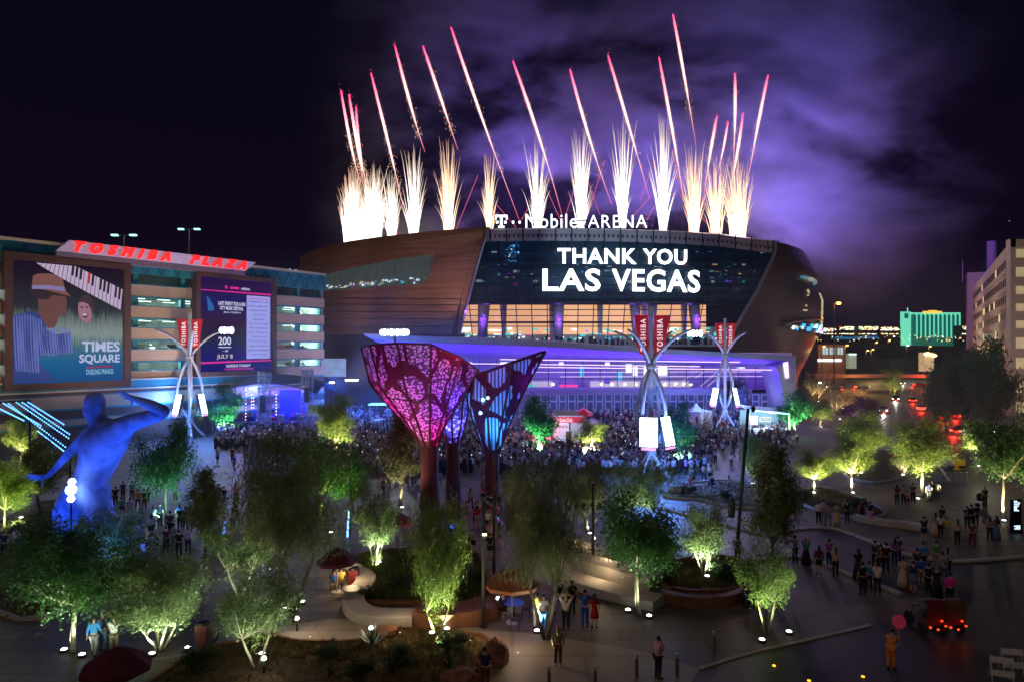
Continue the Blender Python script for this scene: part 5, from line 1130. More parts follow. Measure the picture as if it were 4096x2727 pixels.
light('inner_lamp', 'POINT', (-1.6, 58.5, 7.4), 520, (.04, .4, 1), f2, size=.4); light('inner_lamp', 'POINT', (1.0, 58.2, 11), 500, (.12, .1, 1), f2, size=.4); light('inner_lamp', 'POINT', (-5.3, 61.5, 6.8), 600, (.12, .10, 1), f3, size=.3)
for (x, y, z) in ((-2.4, 56.2, 9.3), (-2.0, 56.3, 9.45), (-2.6, 56.3, 8.2), (-5.9, 59.9, 8.4)):
    mb = MB(); mb.ball((x, y, z), .14); mb.build('projector_lamp', glow('cyan_lamp', (.35, .8, 1), 5), f2 if x > -4 else f3)
# floodlight bank over the magenta funnel
def rack(px, py, Y, n, w, label, e, col=(.8, .95, 1), pole=True, aimp=None, base=None):
    p = P(px, py, Y); t = thing('floodlight_bank', label, 'floodlights', (p.x, p.y, 0 if pole else p.z)); s = Y/F
    if pole: mb = MB(); mb.tube([(p.x, p.y+.4, 0), (p.x, p.y+.4, p.z)], .16, 6); mb.build('pole', m_fix, t)
    mb = MB(); mb.box((p.x, p.y+.25, p.z), (w*s*1.04, .3, .5)); mb.build('mount_bar', m_fix, t)
    for i in range(n):
        x = p.x+(i-(n-1)/2)*w*s/n; mb = MB(); mb.ball((x, p.y, p.z), (w*s/n*.56, .3, 3.6*s*(1 if i % 2 else .82)), 12, 8); mb.build('lamp_head', glow('flood_white', (.8, .95, 1), 14), t)
    light('floodlight_beam', 'SPOT', p+Vector((0, -.5, 0)), e, col, t, aim=aimp or p+Vector((0, -20, -8)), size=.6, spot=120, blend=.8); return t
rack(394.5, 332, 100, 9, 29, 'long bank of blinding white floodlights seen above the magenta funnel', 3000, aimp=(-22, 84, 0))
rack(226.5, 330, 104, 4, 14, 'small bank of white floodlights on the right arm of the left mast', 3500, pole=False, aimp=(-38, 70, 0))
rack(695, 333, 119, 4, 15, 'small bank of white floodlights on the left arm of the far right mast', 4500, pole=False, aimp=(25, 80, 0))
# ---------------------------------------------------------------- sculptural light masts
m_white = mat('white_steel', (.48, .46, .46), rough=.4, noise=.06); m_red = mat('red_banner', (.62, .02, .03), rough=.7, noise=.08, emit=(.6, .01, .02), es=.22, sample=False)
def mast(px, py, hs, rot, label, faces):
    g = G(px, py); t = thing('light_mast', label, 'light mast', tuple(g), group='white sculptural light masts'); S_ = hs
    mb = MB(); mb.tube([(0, 0, 0), (0, 0, 18.6*S_)], [.30, .24], 8); mb.box((0, 0, 18.6*S_), (.42, .42, .3)); mb.build('pole', m_white, t, local=True)
    for k in range(4):
        a = rot+k*math.pi/2+.3; ca, sa = math.cos(a), math.sin(a)
        pr = [(2.2, 0), (1.1, 1.2), (.15, 2.6), (-.95, 4.2), (-1.65, 6.4), (-1.6, 8.2), (-.95, 10.4), (0, 12.2), (1.2, 13.9), (2.9, 15.4), (4.6, 16.2)]
        pts = smooth_pts([(r_*ca, r_*sa, z) for r_, z in pr], 3, False); n_ = len(pts)
        mb = MB(); mb.tube([(x, y, z*S_) for x, y, z in pts], [.20 if i < n_*.75 else .2*(1-(i/n_-.75)*2.4)+.02 for i in range(n_)], 7); mb.build('arm', m_white, t, smooth=True, local=True)
    mb = MB()
    for z in (2.6, 12.2): mb.lathe([(.5, -.25), (.55, 0), (.5, .25)], 10, (0, 0, z*S_))
    mb.build('collar', m_white, t, local=True)
    for sgn, ang in ((-1, .35), (1, -.15)):
        d = Vector((math.cos(ang)*sgn, math.sin(ang)*sgn*.5, 0)); mb = MB()
        a, b_, c, d2 = d*.35+Vector((0, 0, 17.9)), d*2.0+Vector((0, 0, 17.9)), d*1.35+Vector((0, 0, 13.6)), d*.35+Vector((0, 0, 13.6))
        mb.slab([Vector((q.x, q.y, q.z*S_)) for q in (a, b_, c, d2)], (0, .05, 0), 1); o = mb.build('banner', m_red, t, local=True)
        mb = MB(); put_text(mb, 'TOSHIBA', lambda u, v, w: (d*(.62+.62*((1-v) if sgn > 0 else v)) + Vector((0, -.06, (13.9+3.6*u)*S_))), bold=.02, space=1.3)
        q = mb.build('banner_text', mat('banner_white', (.85, .85, .85), noise=0, emit=(1, .9, .9), es=.7, sample=False), o, local=True)
    a0 = math.asin(-g.x/g.length)
    for (a, tilt, w_) in faces:
        a = a+a0
        M = Matrix.Rotation(a, 3, 'Z') @ Matrix.Rotation(tilt, 3, 'X'); c = M @ Vector((0, -.1, 0)) + Vector((math.sin(a)*1.75, -math.cos(a)*1.75, 5.1*S_))
        mb = MB(); mb.box(c, (w_+.1, .35, 3.1), rot=M); o = mb.build('lantern_box', m_fix, t, local=True)
        mb = MB(); mb.box(c+M @ Vector((0, -.2, 0)), (w_, .06, 3.0), rot=M); mb.build('lantern_panel', glow('lantern_white', (.72, .9, 1), 5.0), t, local=True)
        mb = MB(); mb.box(c+M @ Vector((0, -.1, -1.75)), (w_*.8, .3, .22), rot=M); mb.build('lantern_base', glow('lantern_pink', (.9, .3, .7), 1.5), t, local=True)
        light('lantern_light', 'POINT', Vector(g)+c+M @ Vector((0, -1.1, 0)), 2600, (.06, .25, 1), t, size=.9)
    light('lantern_light', 'POINT', Vector(g)+Vector((0, -3.5, 3.2)), 1200, (.12, .3, 1), t, size=.6)
    light('mast_uplight', 'SPOT', Vector(g)+Vector((0, -6, .4)), 3000, (1, .86, .86), t, aim=Vector(g)+Vector((0, 0, 13)), size=.3, spot=50)
mast(190, 437, 1.0, .25, 'left white light mast of curved tubes with red banners, in front of the garage', [(1.05, -.22, 1.5), (-1.05, -.22, 1.5)])
mast(651, 475, .95, .55, 'largest white light mast in the middle of the plaza with two glowing panels', [(-.12, -.05, 1.8), (1.0, -.22, 1.7)])
mast(725, 425, 1.0, .25, 'farther right white light mast with red banners beside the white tent', [(1.15, -.22, 1.5), (-1.05, -.22, 1.9)])
# ---------------------------------------------------------------- blue lit statue of a dancing figure
def skin(name, J, E, Rd, root, m, parent, sub=2, link=True):
    """one continuous surface grown from a skeleton of joints"""
    me = bpy.data.meshes.new(name); names = list(J); ix = {n_: i for i, n_ in enumerate(names)}
    me.from_pydata([tuple(J[n_]) for n_ in names], [(ix[a], ix[b]) for a, b in E], [])
    o = bpy.data.objects.new(name, me); COL.objects.link(o)
    o.modifiers.new('s', 'SKIN'); 
    sk = me.skin_vertices[0].data if me.skin_vertices else None
    for n_ in names:
        r_ = Rd[n_]; sk[ix[n_]].radius = (r_, r_) if not hasattr(r_, '__len__') else r_; sk[ix[n_]].use_root = (n_ == root)
    o.modifiers['s'].use_smooth_shade = True
    sb = o.modifiers.new('u', 'SUBSURF'); sb.levels = sub; sb.render_levels = sub
    bpy.context.view_layer.update()
    m2 = bpy.data.meshes.new_from_object(o.evaluated_get(bpy.context.evaluated_depsgraph_get())); bpy.data.objects.remove(o); bpy.data.meshes.remove(me)
    m2.name = name; m2.materials.clear()
    m2.materials.append(m); m2.polygons.foreach_set('use_smooth', [True]*len(m2.polygons)); return m2
def sp(x, y, dy=0): p = P(.1116*x, 375+.1116*y, 44+dy); return p
ST = thing('statue', 'giant blue lit statue of a dancing woman with one arm bent up', 'statue', tuple(G(88, 560)))
o0 = wloc(ST)
J = {'pel': sp(745, 1040), 'waist': sp(835, 880), 'rib': sp(900, 720), 'chest': sp(935, 560), 'neck0': sp(925, 455), 'neck1': sp(880, 400), 'head': sp(850, 300), 'crown': sp(855, 205), 'face': sp(790, 330, -.1), 'bun': sp(925, 190),
     'shR': sp(1110, 440, -.5), 'elR': sp(1500, 325, -1.5), 'faR': sp(1330, 255, -2.), 'wrR': sp(1230, 215, -2.3), 'pmR': sp(1180, 200, -2.3),
     'shL': sp(800, 520, .8), 'elL': sp(610, 705, 1.4), 'wrL': sp(430, 900, 1.5), 'pmL': sp(360, 905, 1.5),
     'hipR': sp(850, 1150, -.7), 'thR': sp(905, 1260, -.9), 'knR': sp(960, 1430, -1.), 'anR': sp(945, 1600, -.3), 'toR': sp(860, 1630, -.7),
     'hipL': sp(640, 1130, .8), 'thL': sp(590, 1260, .9), 'knL': sp(560, 1400, .6), 'anL': sp(600, 1600, .8), 'toL': sp(500, 1620, .5), 'nose': sp(745, 345, -.1), 'brR': sp(800, 640, -.9), 'brL': sp(770, 660, .3)}
E = [('pel', 'waist'), ('waist', 'rib'), ('rib', 'chest'), ('chest', 'neck0'), ('neck0', 'neck1'), ('neck1', 'head'), ('head', 'crown'), ('head', 'face'), ('crown', 'bun'), ('chest', 'shR'), ('shR', 'elR'), ('elR', 'faR'), ('faR', 'wrR'), ('wrR', 'pmR'), ('chest', 'shL'), ('shL', 'elL'), ('elL', 'wrL'), ('wrL', 'pmL'),
     ('pel', 'hipR'), ('hipR', 'thR'), ('thR', 'knR'), ('knR', 'anR'), ('anR', 'toR'), ('pel', 'hipL'), ('hipL', 'thL'), ('thL', 'knL'), ('knL', 'anL'), ('anL', 'toL'), ('face', 'nose')]
Rd = {'pel': 1.25, 'waist': 1.0, 'rib': 1.36, 'chest': 1.38, 'neck0': .60, 'neck1': .50, 'head': .84, 'crown': .74, 'face': .56, 'bun': .42, 'shR': .66, 'elR': .40, 'faR': .36, 'wrR': .20, 'pmR': .22, 'shL': .5, 'elL': .30, 'wrL': .18, 'pmL': .2,
      'hipR': .98, 'thR': .92, 'knR': .62, 'anR': .30, 'toR': .18, 'hipL': .98, 'thL': .92, 'knL': .62, 'anL': .30, 'toL': .18, 'nose': .10}
del J['brR'], J['brL']
for sd, base, dirs in (('R', 'pmR', [(-1, .75), (-1, .55), (-1, .35), (-.95, .12), (-.4, -.6)]), ('L', 'pmL', [(-1, .25), (-1, .05), (-1, -.15), (-.9, -.35), (-.2, -.9)])):
    for i, (dx, dz) in enumerate(dirs):
        b_ = Vector(J[base]); d = Vector((dx, .12*(i-2), dz)).normalized()*[.55, .62, .58, .48, .4][i]; o_ = Vector((0, .09*(i-1.5), .05*(1.5-i)))
        J[f'f{sd}{i}a'] = b_+o_+d*.35; J[f'f{sd}{i}b'] = b_+o_+d*.95; J[f'f{sd}{i}c'] = b_+o_+d*1.4+Vector((0, 0, -.06)); E += [(base, f'f{sd}{i}a'), (f'f{sd}{i}a', f'f{sd}{i}b'), (f'f{sd}{i}b', f'f{sd}{i}c')]
        for q, r_ in zip('abc', (.075, .06, .035)): Rd[f'f{sd}{i}{q}'] = r_
m_stat = mat('blue_lit_steel_mesh', (.17, .27, .62), rough=.75, noise=.55, scale=.8, metal=0., bump=.25, spec=.15, detail=9)  # steel tinted blue: lamp colour is partly put into the base
me = skin('figure_surface', {k: Vector(v)-o0 for k, v in J.items()}, E, Rd, 'pel', m_stat, ST)
for v in me.vertices:      # slimmer across the depth than across the picture; feet on the plinth
    v.co.z = max(v.co.z, .35)
fo = bpy.data.objects.new('body', me); COL.objects.link(fo); fo.parent = ST
mb = MB(); mb.lathe([(3.4, 0), (3.4, .3), (3.2, .4)], 28); mb.build('plinth', m_concr, ST, local=True)
for (x, y, z) in ((72, 481, 42), (71, 489, 42), (71, 498, 42)):
    mb = MB(); mb.ball(P(x, y, z), .22 if y != 489 else .32); mb.build('statue_lamp', glow('statue_lamp', (.55, .7, 1), 9), ST)
mb = MB(); p = P(71, 481, 42.1); mb.tube([(p.x, p.y, 0), p], .06, 5); mb.build('lamp_pole', m_fix, ST)
for (x, y, z), e_, ai in (((-36, 36, .6), 3200, (-27, 44, 6)), ((-20, 37, .6), 3000, (-26.5, 44, 8)), ((-19, 47, .6), 1800, (-25, 44, 7)), ((-27, 38, .5), 1300, (-27, 44, 3))):
    light('statue_floodlight', 'SPOT', (x, y, z), e_*1.15, (.02, .13, 1), ST, aim=ai, size=.3, spot=75, blend=.7)
light('statue_floodlight', 'POINT', P(71, 489, 41), 60, (.04, .14, 1), ST, size=.3)
# strings of blue lights at the left edge
g_led = glow('blue_led', (.12, .42, 1), 4.0)
for i, (x0, y0, x1, y1) in enumerate([(-8, 404, 25, 420), (3, 402, 42, 425), (8, 402, 67, 447), (16, 401, 70, 438), (22, 401, 71, 434), (28, 401, 65, 424), (38, 430, 68, 453)]):
    a, b_ = P(x0, y0, 62), P(x1, y1, 56); t = thing('light_string', ['lowest left end', 'second', 'third, longest', 'fourth', 'fifth', 'uppermost', 'detached lower right'][i]+' string of blue lights slanting down at the left edge', 'light string', tuple(a), group='blue light strings at the left edge')
    mb = MB(); mb.tube([a, b_], .03, 4); mb.build('cable', m_fix, t)
    mb = MB(); n_ = int((b_-a).length/.42)
    for k in range(n_): mb.ball(a.lerp(b_, (k+.5)/n_)+Vector((0, -.05, 0)), .065, 5, 3)
    mb.build('bulbs', g_led, t)
mb = MB(); q = P(-8, 402, 62); q2 = P(30, 400, 62); mb.tube([(q2.x, q2.y, 0), q2], .12, 6); mb.tube([q, q2], .08, 5); q3 = P(70, 440, 56); mb.tube([(q3.x, q3.y, 0), q3], .1, 6); tag(mb.build('string_frame', m_fix), 'thin dark frame holding the blue light strings', 'frame')
# ---------------------------------------------------------------- concert stage
SYY = 112.0; s_ = SYY/F
SG2 = thing('concert_stage', 'concert stage under a dark curved roof, glowing deep blue inside', 'stage', tuple(G(268, 430)))
def sx_(px): return (px-512)/F*SYY
def sz(py): return H-(py-YH)/F*SYY
mb = MB(); mb.bx(sx_(218), sx_(318), SYY-2, SYY+9, 0, 1.6); mb.build('stage_deck', mat('stage_black', (.02, .02, .03), rough=.5), SG2)
mb = MB(); mb.grid(lambda px, y: (sx_(px), SYY+y, sz(395-21*math.sin(math.pi*(px-208)/130)**.7)-.12*(y-3)**2*.3), lin(212, 322, 24), lin(-3, 10, 6)); mb.build('stage_roof', mat('roof_fabric', (.03, .11, .22), rough=.7, noise=.2, scale=.2), SG2)
m_blue = mat('blue_lit_backdrop', (.03, .04, .3), noise=.5, scale=.25, emit=(.0, .008, 1), es=1.3, sample=False)  # blue stage light is put into the backdrop colour and emission
mb = MB(); mb.bx(sx_(232), sx_(296), SYY+7.5, SYY+7.8, 1.6, sz(392)); mb.build('backdrop', m_blue, SG2)
g_dot = glow('stage_dot', (.55, .6, 1), 3.0)
for px, y0, y1 in ((237, 384, 424), (247, 395, 420), (249, 398, 420), (272, 395, 423), (241, 384, 422)):
    mb = MB(); y = y0
    while y < y1: mb.box((sx_(px), SYY+2, sz(y)), (.17, .1, .22)); y += 3.3
    mb.build('led_column', g_dot, SG2)
mb = MB()
for i in range(6): mb.box((sx_(222+i*3.6), SYY+1, sz(384.5-.3*i)), (.22, .1, .15)); mb.box((sx_(244+i*3.2), SYY+1, sz(389-.4*i)), (.22, .1, .15))
mb.build('roof_spotlights', g_dot, SG2)
m_truss = mat('truss_aluminium', (.55, .6, .68), metal=.4, rough=.35, noise=0)
def truss(px, y0, y1, w=.75):
    x = sx_(px); z0, z1 = sz(y1), sz(y0); mb = MB()
    for i, j in ((-1, -1), (1, -1), (1, 1), (-1, 1)): mb.tube([(x+i*w/2, SYY-2.6+j*w/2, z0), (x+i*w/2, SYY-2.6+j*w/2, z1)], .07, 4)
    n_ = int((z1-z0)/w)
    for k in range(n_): 
        a = z0+k*(z1-z0)/n_; b_ = z0+(k+1)*(z1-z0)/n_; q = 1 if k % 2 else -1
        for j in (-1, 1): mb.tube([(x-q*w/2, SYY-2.6+j*w/2, a), (x+q*w/2, SYY-2.6+j*w/2, b_)], .05, 4); mb.tube([(x+j*w/2, SYY-2.6-q*w/2, a), (x+j*w/2, SYY-2.6+q*w/2, b_)], .05, 4)
    return mb.build('truss_tower', m_truss, SG2)
for px, y0 in ((267, 370), (273.5, 371), (309, 368), (315, 368), (218, 371)): truss(px, y0, 430)
mb = MB(); mb.tube([(sx_(264), SYY-2.6, sz(387)), (sx_(314), SYY-2.6, sz(381))], .16, 6); mb.tube([(sx_(264), SYY-2.6, sz(390)), (sx_(314), SYY-2.6, sz(384))], .1, 6)
for i in range(22): q = i/22; mb.tube([(sx_(264+50*q), SYY-2.6, sz(387-6*q)), (sx_(266+50*q), SYY-2.6, sz(390-6*q))], .06, 4)
mb.build('front_truss', m_truss, SG2)
for px, y0, y1 in ((270, 393, 410), (313, 386, 400), (269, 421, 431), (262, 423, 430)): mb = MB(); mb.bx(sx_(px-2.2), sx_(px+2.2), SYY-3.6, SYY-2.8, sz(y1), sz(y0)); mb.build('speaker_stack', m_dark, SG2)
r_ = random.Random(8)
for i in range(16):      # gear on the stage: amplifiers, drums
    px = 238+i*4.2; mb = MB(); h_ = r_.uniform(.6, 1.8); mb.lathe([(.5, 0), (.55, h_*.9), (.5, h_)], 10, (sx_(px), SYY+r_.uniform(0, 5), 1.6)); mb.build('drum' if i % 2 else 'amplifier', mat(['cobalt_shell', 'silver_shell', 'crimson_shell'][i % 3], [(.05, .12, .6), (.5, .55, .8), (.5, .03, .12)][i % 3], rough=.3), SG2)
for px, c_, e_ in ((235, (.02, .03, 1), 2600), (252, (.02, .06, 1), 3800), (285, (.02, .03, 1), 3600), (298, (.6, .05, .5), 900), (262, (.4, .5, 1), 900)): light('stage_light', 'POINT', (sx_(px), SYY+3, 8.2), e_*1.1, c_, SG2, size=.5)
light('stage_light', 'SPOT', (sx_(268), SYY-4, 9), 4500, (.35, .28, 1), SG2, aim=(sx_(285), SYY-30, 0), size=.6, spot=100)
light('stage_light', 'SPOT', (sx_(320), SYY+4, 8), 14000, (.03, .15, 1), SG2, aim=(sx_(385), 135, 6), size=.8, spot=100)
# ---------------------------------------------------------------- stalls, tent, food stand
m_kw = mat('kiosk_white', (.7, .72, .8), rough=.5, noise=.05); m_kr = mat('kiosk_red', (.62, .01, .06), rough=.5, noise=.06, emit=(.6, .01, .06), es=.2, sample=False)
KY = 94.0; kx = lambda px: (px-512)/F*KY; kz = lambda py: H-(py-YH)/F*KY
K = thing('drinks_kiosk', 'red and white soft drinks kiosk with script lettering among the crowd', 'kiosk', (kx(575), KY, 0))
mb = MB(); mb.bx(kx(554), kx(569), KY, KY+4, 0, kz(421.5)); mb.bx(kx(571), kx(600), KY+.6, KY+4, 0, kz(421.5)); mb.build('kiosk_wall', m_kw, K)
mb = MB(); mb.bx(kx(569.2), kx(571), KY+1, KY+3, 0, kz(422)); mb.build('kiosk_doorway', m_dark, K)
mb = MB(); mb.bx(kx(553), kx(584), KY-.5, KY+4.5, kz(421.5), kz(416)); mb.build('kiosk_fascia', m_kr, K)
mb = MB(); mb.bx(kx(554), kx(583), KY-.2, KY+4.3, kz(416), kz(415)); 
for i in range(3): mb.bx(kx(555), kx(581), KY+1+i, KY+1.6+i, kz(415), kz(414-1.2*i))
mb.build('kiosk_roof', m_kw, K)
mb = MB(); mb.slab([(kx(578), KY+2, kz(415)), (kx(584), KY+1, kz(409)), (kx(596), KY+3, kz(416)), (kx(590), KY+1, kz(417))], (0, .6, .2), 1); mb.build('kiosk_awning', m_kr, K)
mb = MB(); put_text(mb, 'Coca-Cola', lambda u, v, w: (kx(558+14*u), KY-.56, kz(420.7)+(kz(417)-kz(420.7))*v), shear=.35, bold=.02); mb.build('kiosk_lettering', glow('script_white', (.9, .85, .9), 1.0), K)
mb = MB(); put_text(mb, 'Coca-Cola', lambda u, v, w: (kx(556+11.5*u), KY-.06, kz(427)+(kz(424)-kz(427))*v), shear=.35, bold=.02); mb.build('kiosk_lettering', mat('script_red', (.45, .02, .08), noise=0), K)
light('kiosk_lamp', 'POINT', (kx(562), KY-4, 3.5), 700, (.7, .75, 1), K, size=.4); light('kiosk_lamp', 'POINT', (kx(545), KY-2, 1.5), 500, (1, .02, .08), K, size=.3)
mb = MB(); mb.bx(kx(540), kx(553), KY-.5, KY+1.2, 0, kz(436)); tag(mb.build('drinks_counter', mat('pink_counter', (.6, .2, .2))), 'low pink lit counter left of the red and white kiosk', 'counter')
mb = MB(); mb.prism([(kx(561), KY-9), (kx(566), KY-9), (kx(566), KY-8.4), (kx(561), KY-8.4)], 0, 3.2); tag(mb.build('speaker_tower', m_dark), 'narrow black box standing in front of the kiosk', 'speaker')
TY = 117.0; tx = lambda px: (px-512)/F*TY; tz = lambda py: H-(py-YH)/F*TY
TT = thing('canopy_tent', 'white peaked canopy tent behind the tall light masts', 'tent', (tx(701), TY, 0)); ap = (tx(699.5), TY+2.2, tz(403.5)); cs = [(tx(688), TY, tz(411)), (tx(712.5), TY+.2, tz(411)), (tx(711), TY+4.4, tz(410.5)), (tx(689), TY+4.4, tz(410.5))]
mb = MB(); rows_ = []
for t in lin(0, 1, 6): rows_.append([Vector(c).lerp(Vector(ap), t)-Vector((0, 0, 1.0*math.sin(math.pi*t)*.55)) for c in cs])
for r0, r1 in zip(rows_, rows_[1:]):
    for i in range(4): mb.add([r0[i], r0[(i+1) % 4], r1[(i+1) % 4], r1[i]], [(0, 1, 2, 3)])
m_can2 = mat('tent_canvas', (.78, .78, .8), rough=.8, noise=.03, trans=.3); mb.build('tent_roof', m_can2, TT)
mb = MB()
for i in (1, 2, 3): a, b_ = cs[i], cs[(i+1) % 4]; mb.add([(a[0], a[1], 0), (b_[0], b_[1], 0), b_, a], [(0, 1, 2, 3)])
mb.add([(tx(700), TY, 0), (cs[1][0], cs[1][1], 0), cs[1], (tx(700), TY, cs[0][2])], [(0, 1, 2, 3)]); mb.build('tent_wall', m_can2, TT)
mb = MB()
for c in cs: mb.tube([(c[0], c[1], 0), c], .06, 5)
each(mb, 'tent_pole', m_white, TT)
light('tent_lamp', 'POINT', (tx(700), TY-5, 5), 900, (.8, .8, 1), TT, size=.4)
CY_ = 106.0; cx_ = lambda px: (px-512)/F*CY_; cz = lambda py: H-(py-YH)/F*CY_
FS = thing('food_stand', 'long open food stand with white roof fixtures, menu boards and a lit counter', 'food stand', (cx_(766), CY_, 0))
mb = MB(); mb.slab([(cx_(747), CY_-1, cz(409.5)), (cx_(787), CY_-1, cz(413.5)), (cx_(787), CY_+4, cz(411)), (cx_(748), CY_+4, cz(407.5))], (0, 0, .25), 1); mb.build('stand_roof', mat('stand_roof_blue', (.4, .55, .8), rough=.5, emit=(.3, .5, .9), es=.35, sample=False), FS)
for px, y in ((752, 407.6), (762, 408.6), (771, 410)): mb = MB(); mb.bx(cx_(px-2.2), cx_(px+2.2), CY_+.4, CY_+2, cz(y+1.2), cz(y)); mb.build('roof_unit', m_kw, FS)
mb = MB(); mb.bx(cx_(748), cx_(787), CY_+3.4, CY_+3.8, 0, cz(411)); mb.build('stand_wall', mat('stand_wall', (.3, .45, .55), noise=.4, scale=.4, emit=(.3, .6, .7), es=.3, sample=False), FS)
mb = MB(); mb.bx(cx_(746), cx_(775), CY_-.8, CY_, 0, 1.2); mb.build('counter', m_kw, FS)
for px in (747.5, 787): mb = MB(); mb.bx(cx_(px)-.1, cx_(px)+.1, CY_-.9, CY_-.7, 0, cz(412)); mb.build('stand_post', m_white, FS)
mb = MB(); mb.bx(cx_(759), cx_(770.5), CY_-.2, CY_-.1, cz(421), cz(416)); o = mb.build('menu_board', glow('menu_cream', (.9, .9, .8), .9), FS)
mb = MB(); put_text(mb, 'TACOS', lambda u, v, w: (cx_(760+9.5*u), CY_-.24, cz(420)+(cz(417)-cz(420))*v), bold=.02); mb.build('menu_text', m_dark, o)
mb = MB(); mb.bx(cx_(746), cx_(757), CY_-.2, CY_-.1, cz(424), cz(415)); mb.build('menu_board', mat('menu_pink', (.7, .2, .3), noise=.6, scale=1.5, emit=(.9, .4, .55), es=.7, sample=False), FS)
for px, yy in ((754, 414), (770, 414), (764, 424)): light('stand_lamp', 'POINT', (cx_(px), CY_-1.4, cz(yy)), 420, (.55, .8, 1), FS, size=.3)
mb = MB(); mb.prism([(P(955, 0, 75).x-1.1, 74.6), (P(955, 0, 75).x+2.9, 75), (P(955, 0, 75).x+2.9, 77), (P(955, 0, 75).x-1.1, 77)], 0, .8)
GY = 76.0; gx = lambda px: (px-512)/F*GY; gz = lambda py: H-(py-YH)/F*GY
GE = thing('trailer', 'yellow box trailer on a dark base behind low barriers on the right plaza', 'trailer', (gx(955), GY, 0))
mb = MB(); mb.bx(gx(953.5), gx(965.5), GY, GY+1.9, gz(472), gz(459.5)); mb.build('yellow_panel', mat('yellow_paint', (.75, .5, .02), rough=.5, noise=.06), GE)
mb = MB(); mb.prism([(gx(953.4), GY), (gx(953.4), GY+1.9), (gx(946), GY+4.6), (gx(946), GY+3.4)], gz(472), gz(458.5)); mb.build('cream_side', mat('cream_panel', (.6, .55, .42), noise=.1), GE)
mb = MB(); mb.bx(gx(948.5), gx(964.5), GY+.15, GY+1.8, .15, gz(472)); mb.build('chassis', m_dark, GE)
mb = MB()
for x in (951.5, 962): mb.lathe([(.38, -.1), (.38, .1)], 12, (gx(x), GY+.1, .38))
each(mb, 'wheel', m_fix, GE)
light('trailer_lamp', 'POINT', (gx(958), GY-4, 5), 260, (1, .85, .6), GE, size=.3)
for i in range(6):
    p = G(938+i*5.3, 482); t = thing('crowd_barrier', 'steel crowd barrier in the row before the yellow trailer', 'barrier', tuple(p), group='steel barriers before the yellow trailer'); mb = MB()
    mb.tube([(-.3, 0, 0), (-.3, 0, 1.05), (.3, 0, 1.05), (.3, 0, 0)], .025, 5); mb.build('barrier_frame', m_truss, t, local=True); mb = MB()
    for k in range(4): mb.tube([(-.2+k*.13, 0, .12), (-.2+k*.13, 0, 1.03)], .012, 4)
    mb.build('barrier_bars', m_truss, t, local=True)
for i in range(7):
    p = G(928+i*3, 470); t = thing('crowd_barrier', 'red topped barrier near the small bare tree', 'barrier', tuple(G(897+i*5.5, 462+i*1.0)), group='red barriers behind the right trees')
    mb = MB(); mb.box((0, 0, .9), (1.1, .08, .22)); mb.build('barrier_board', mat('red_plastic', (.4, .02, .03), rough=.5), t, local=True); mb = MB()
    for s in (-.45, .45): mb.box((s, 0, .42), (.05, .3, .84))
    each(mb, 'barrier_leg', m_fix, t, local=True)
# totem with screens
TP = G(1016, 532); TO = thing('information_totem', 'black curved information totem with lit screens at the right edge', 'totem', tuple(TP), group=None)
mb = MB()
pr = [(-.40, 0), (-.42, .25), (-.36, 1.2), (-.33, 2.45), (.36, 2.5), (.33, 1.3), (.42, .25), (.44, 0)]
mb.slab([(x, -.1, z) for x, z in pr], (0, .22, 0), 1); mb.build('totem_body', mat('black_gloss', (.015, .008, .012), rough=.12, noise=0), TO, local=True)
g_scr = glow('screen_ice', (.62, .85, 1), 1.3)
for x0, x1, z0, z1 in ((-.24, .02, 2.3, 2.38), (-.22, .22, 2.19, 2.27), (-.22, .18, 2.08, 2.15), (-.22, .0, 1.62, 2.04), (.0, .12, 1.95, 2.04), (.0, .14, 1.62, 1.70), (-.22, -.12, .46, .56), (-.2, .24, .28, .36), (-.1, .24, .36, .58)):
    mb = MB(); mb.bx(x0, x1, -.112, -.104, z0, z1); mb.build('screen_tile', g_scr, TO, local=True)
T3 = G(308.5, 506); TO2 = thing('information_totem', 'slim blue glowing totem panel among the trees in the middle left', 'totem', tuple(T3)); s3 = 1.0
mb = MB(); mb.bx(-.95, .95, -.1, .2, 0, 2.6+.4); mb.build('totem_body', mat('black_gloss', (.015, .008, .012)), TO2, local=True)
mb = MB(); mb.bx(-.62, .62, -.14, -.11, .35, 2.8); mb.build('totem_screen', mat('cyan_screen', (.02, .1, .2), noise=.9, scale=3.2, emit=(.02, .45, 1), es=.8, sample=False), TO2, local=True)
for i, (px, py) in enumerate(((349, 514), (348, 524), (347.5, 534))):
    p = P(px, py, 49); mb = MB(); mb.box(p, (.1, .1, .6)); tag(mb.build('light_tube', glow('tube_blue', (.2, .45, 1), 4)), ['top', 'middle', 'lowest'][i]+' of three short blue white light tubes hanging in a column', 'light tube', 'hanging blue light tubes')
mb = MB(); p = P(350, 540, 49); mb.tube([(p.x, p.y, 0), (p.x, p.y, 5)], .07, 6); tag(mb.build('lamp_post', m_fix), 'dark post carrying the three blue light tubes', 'post')
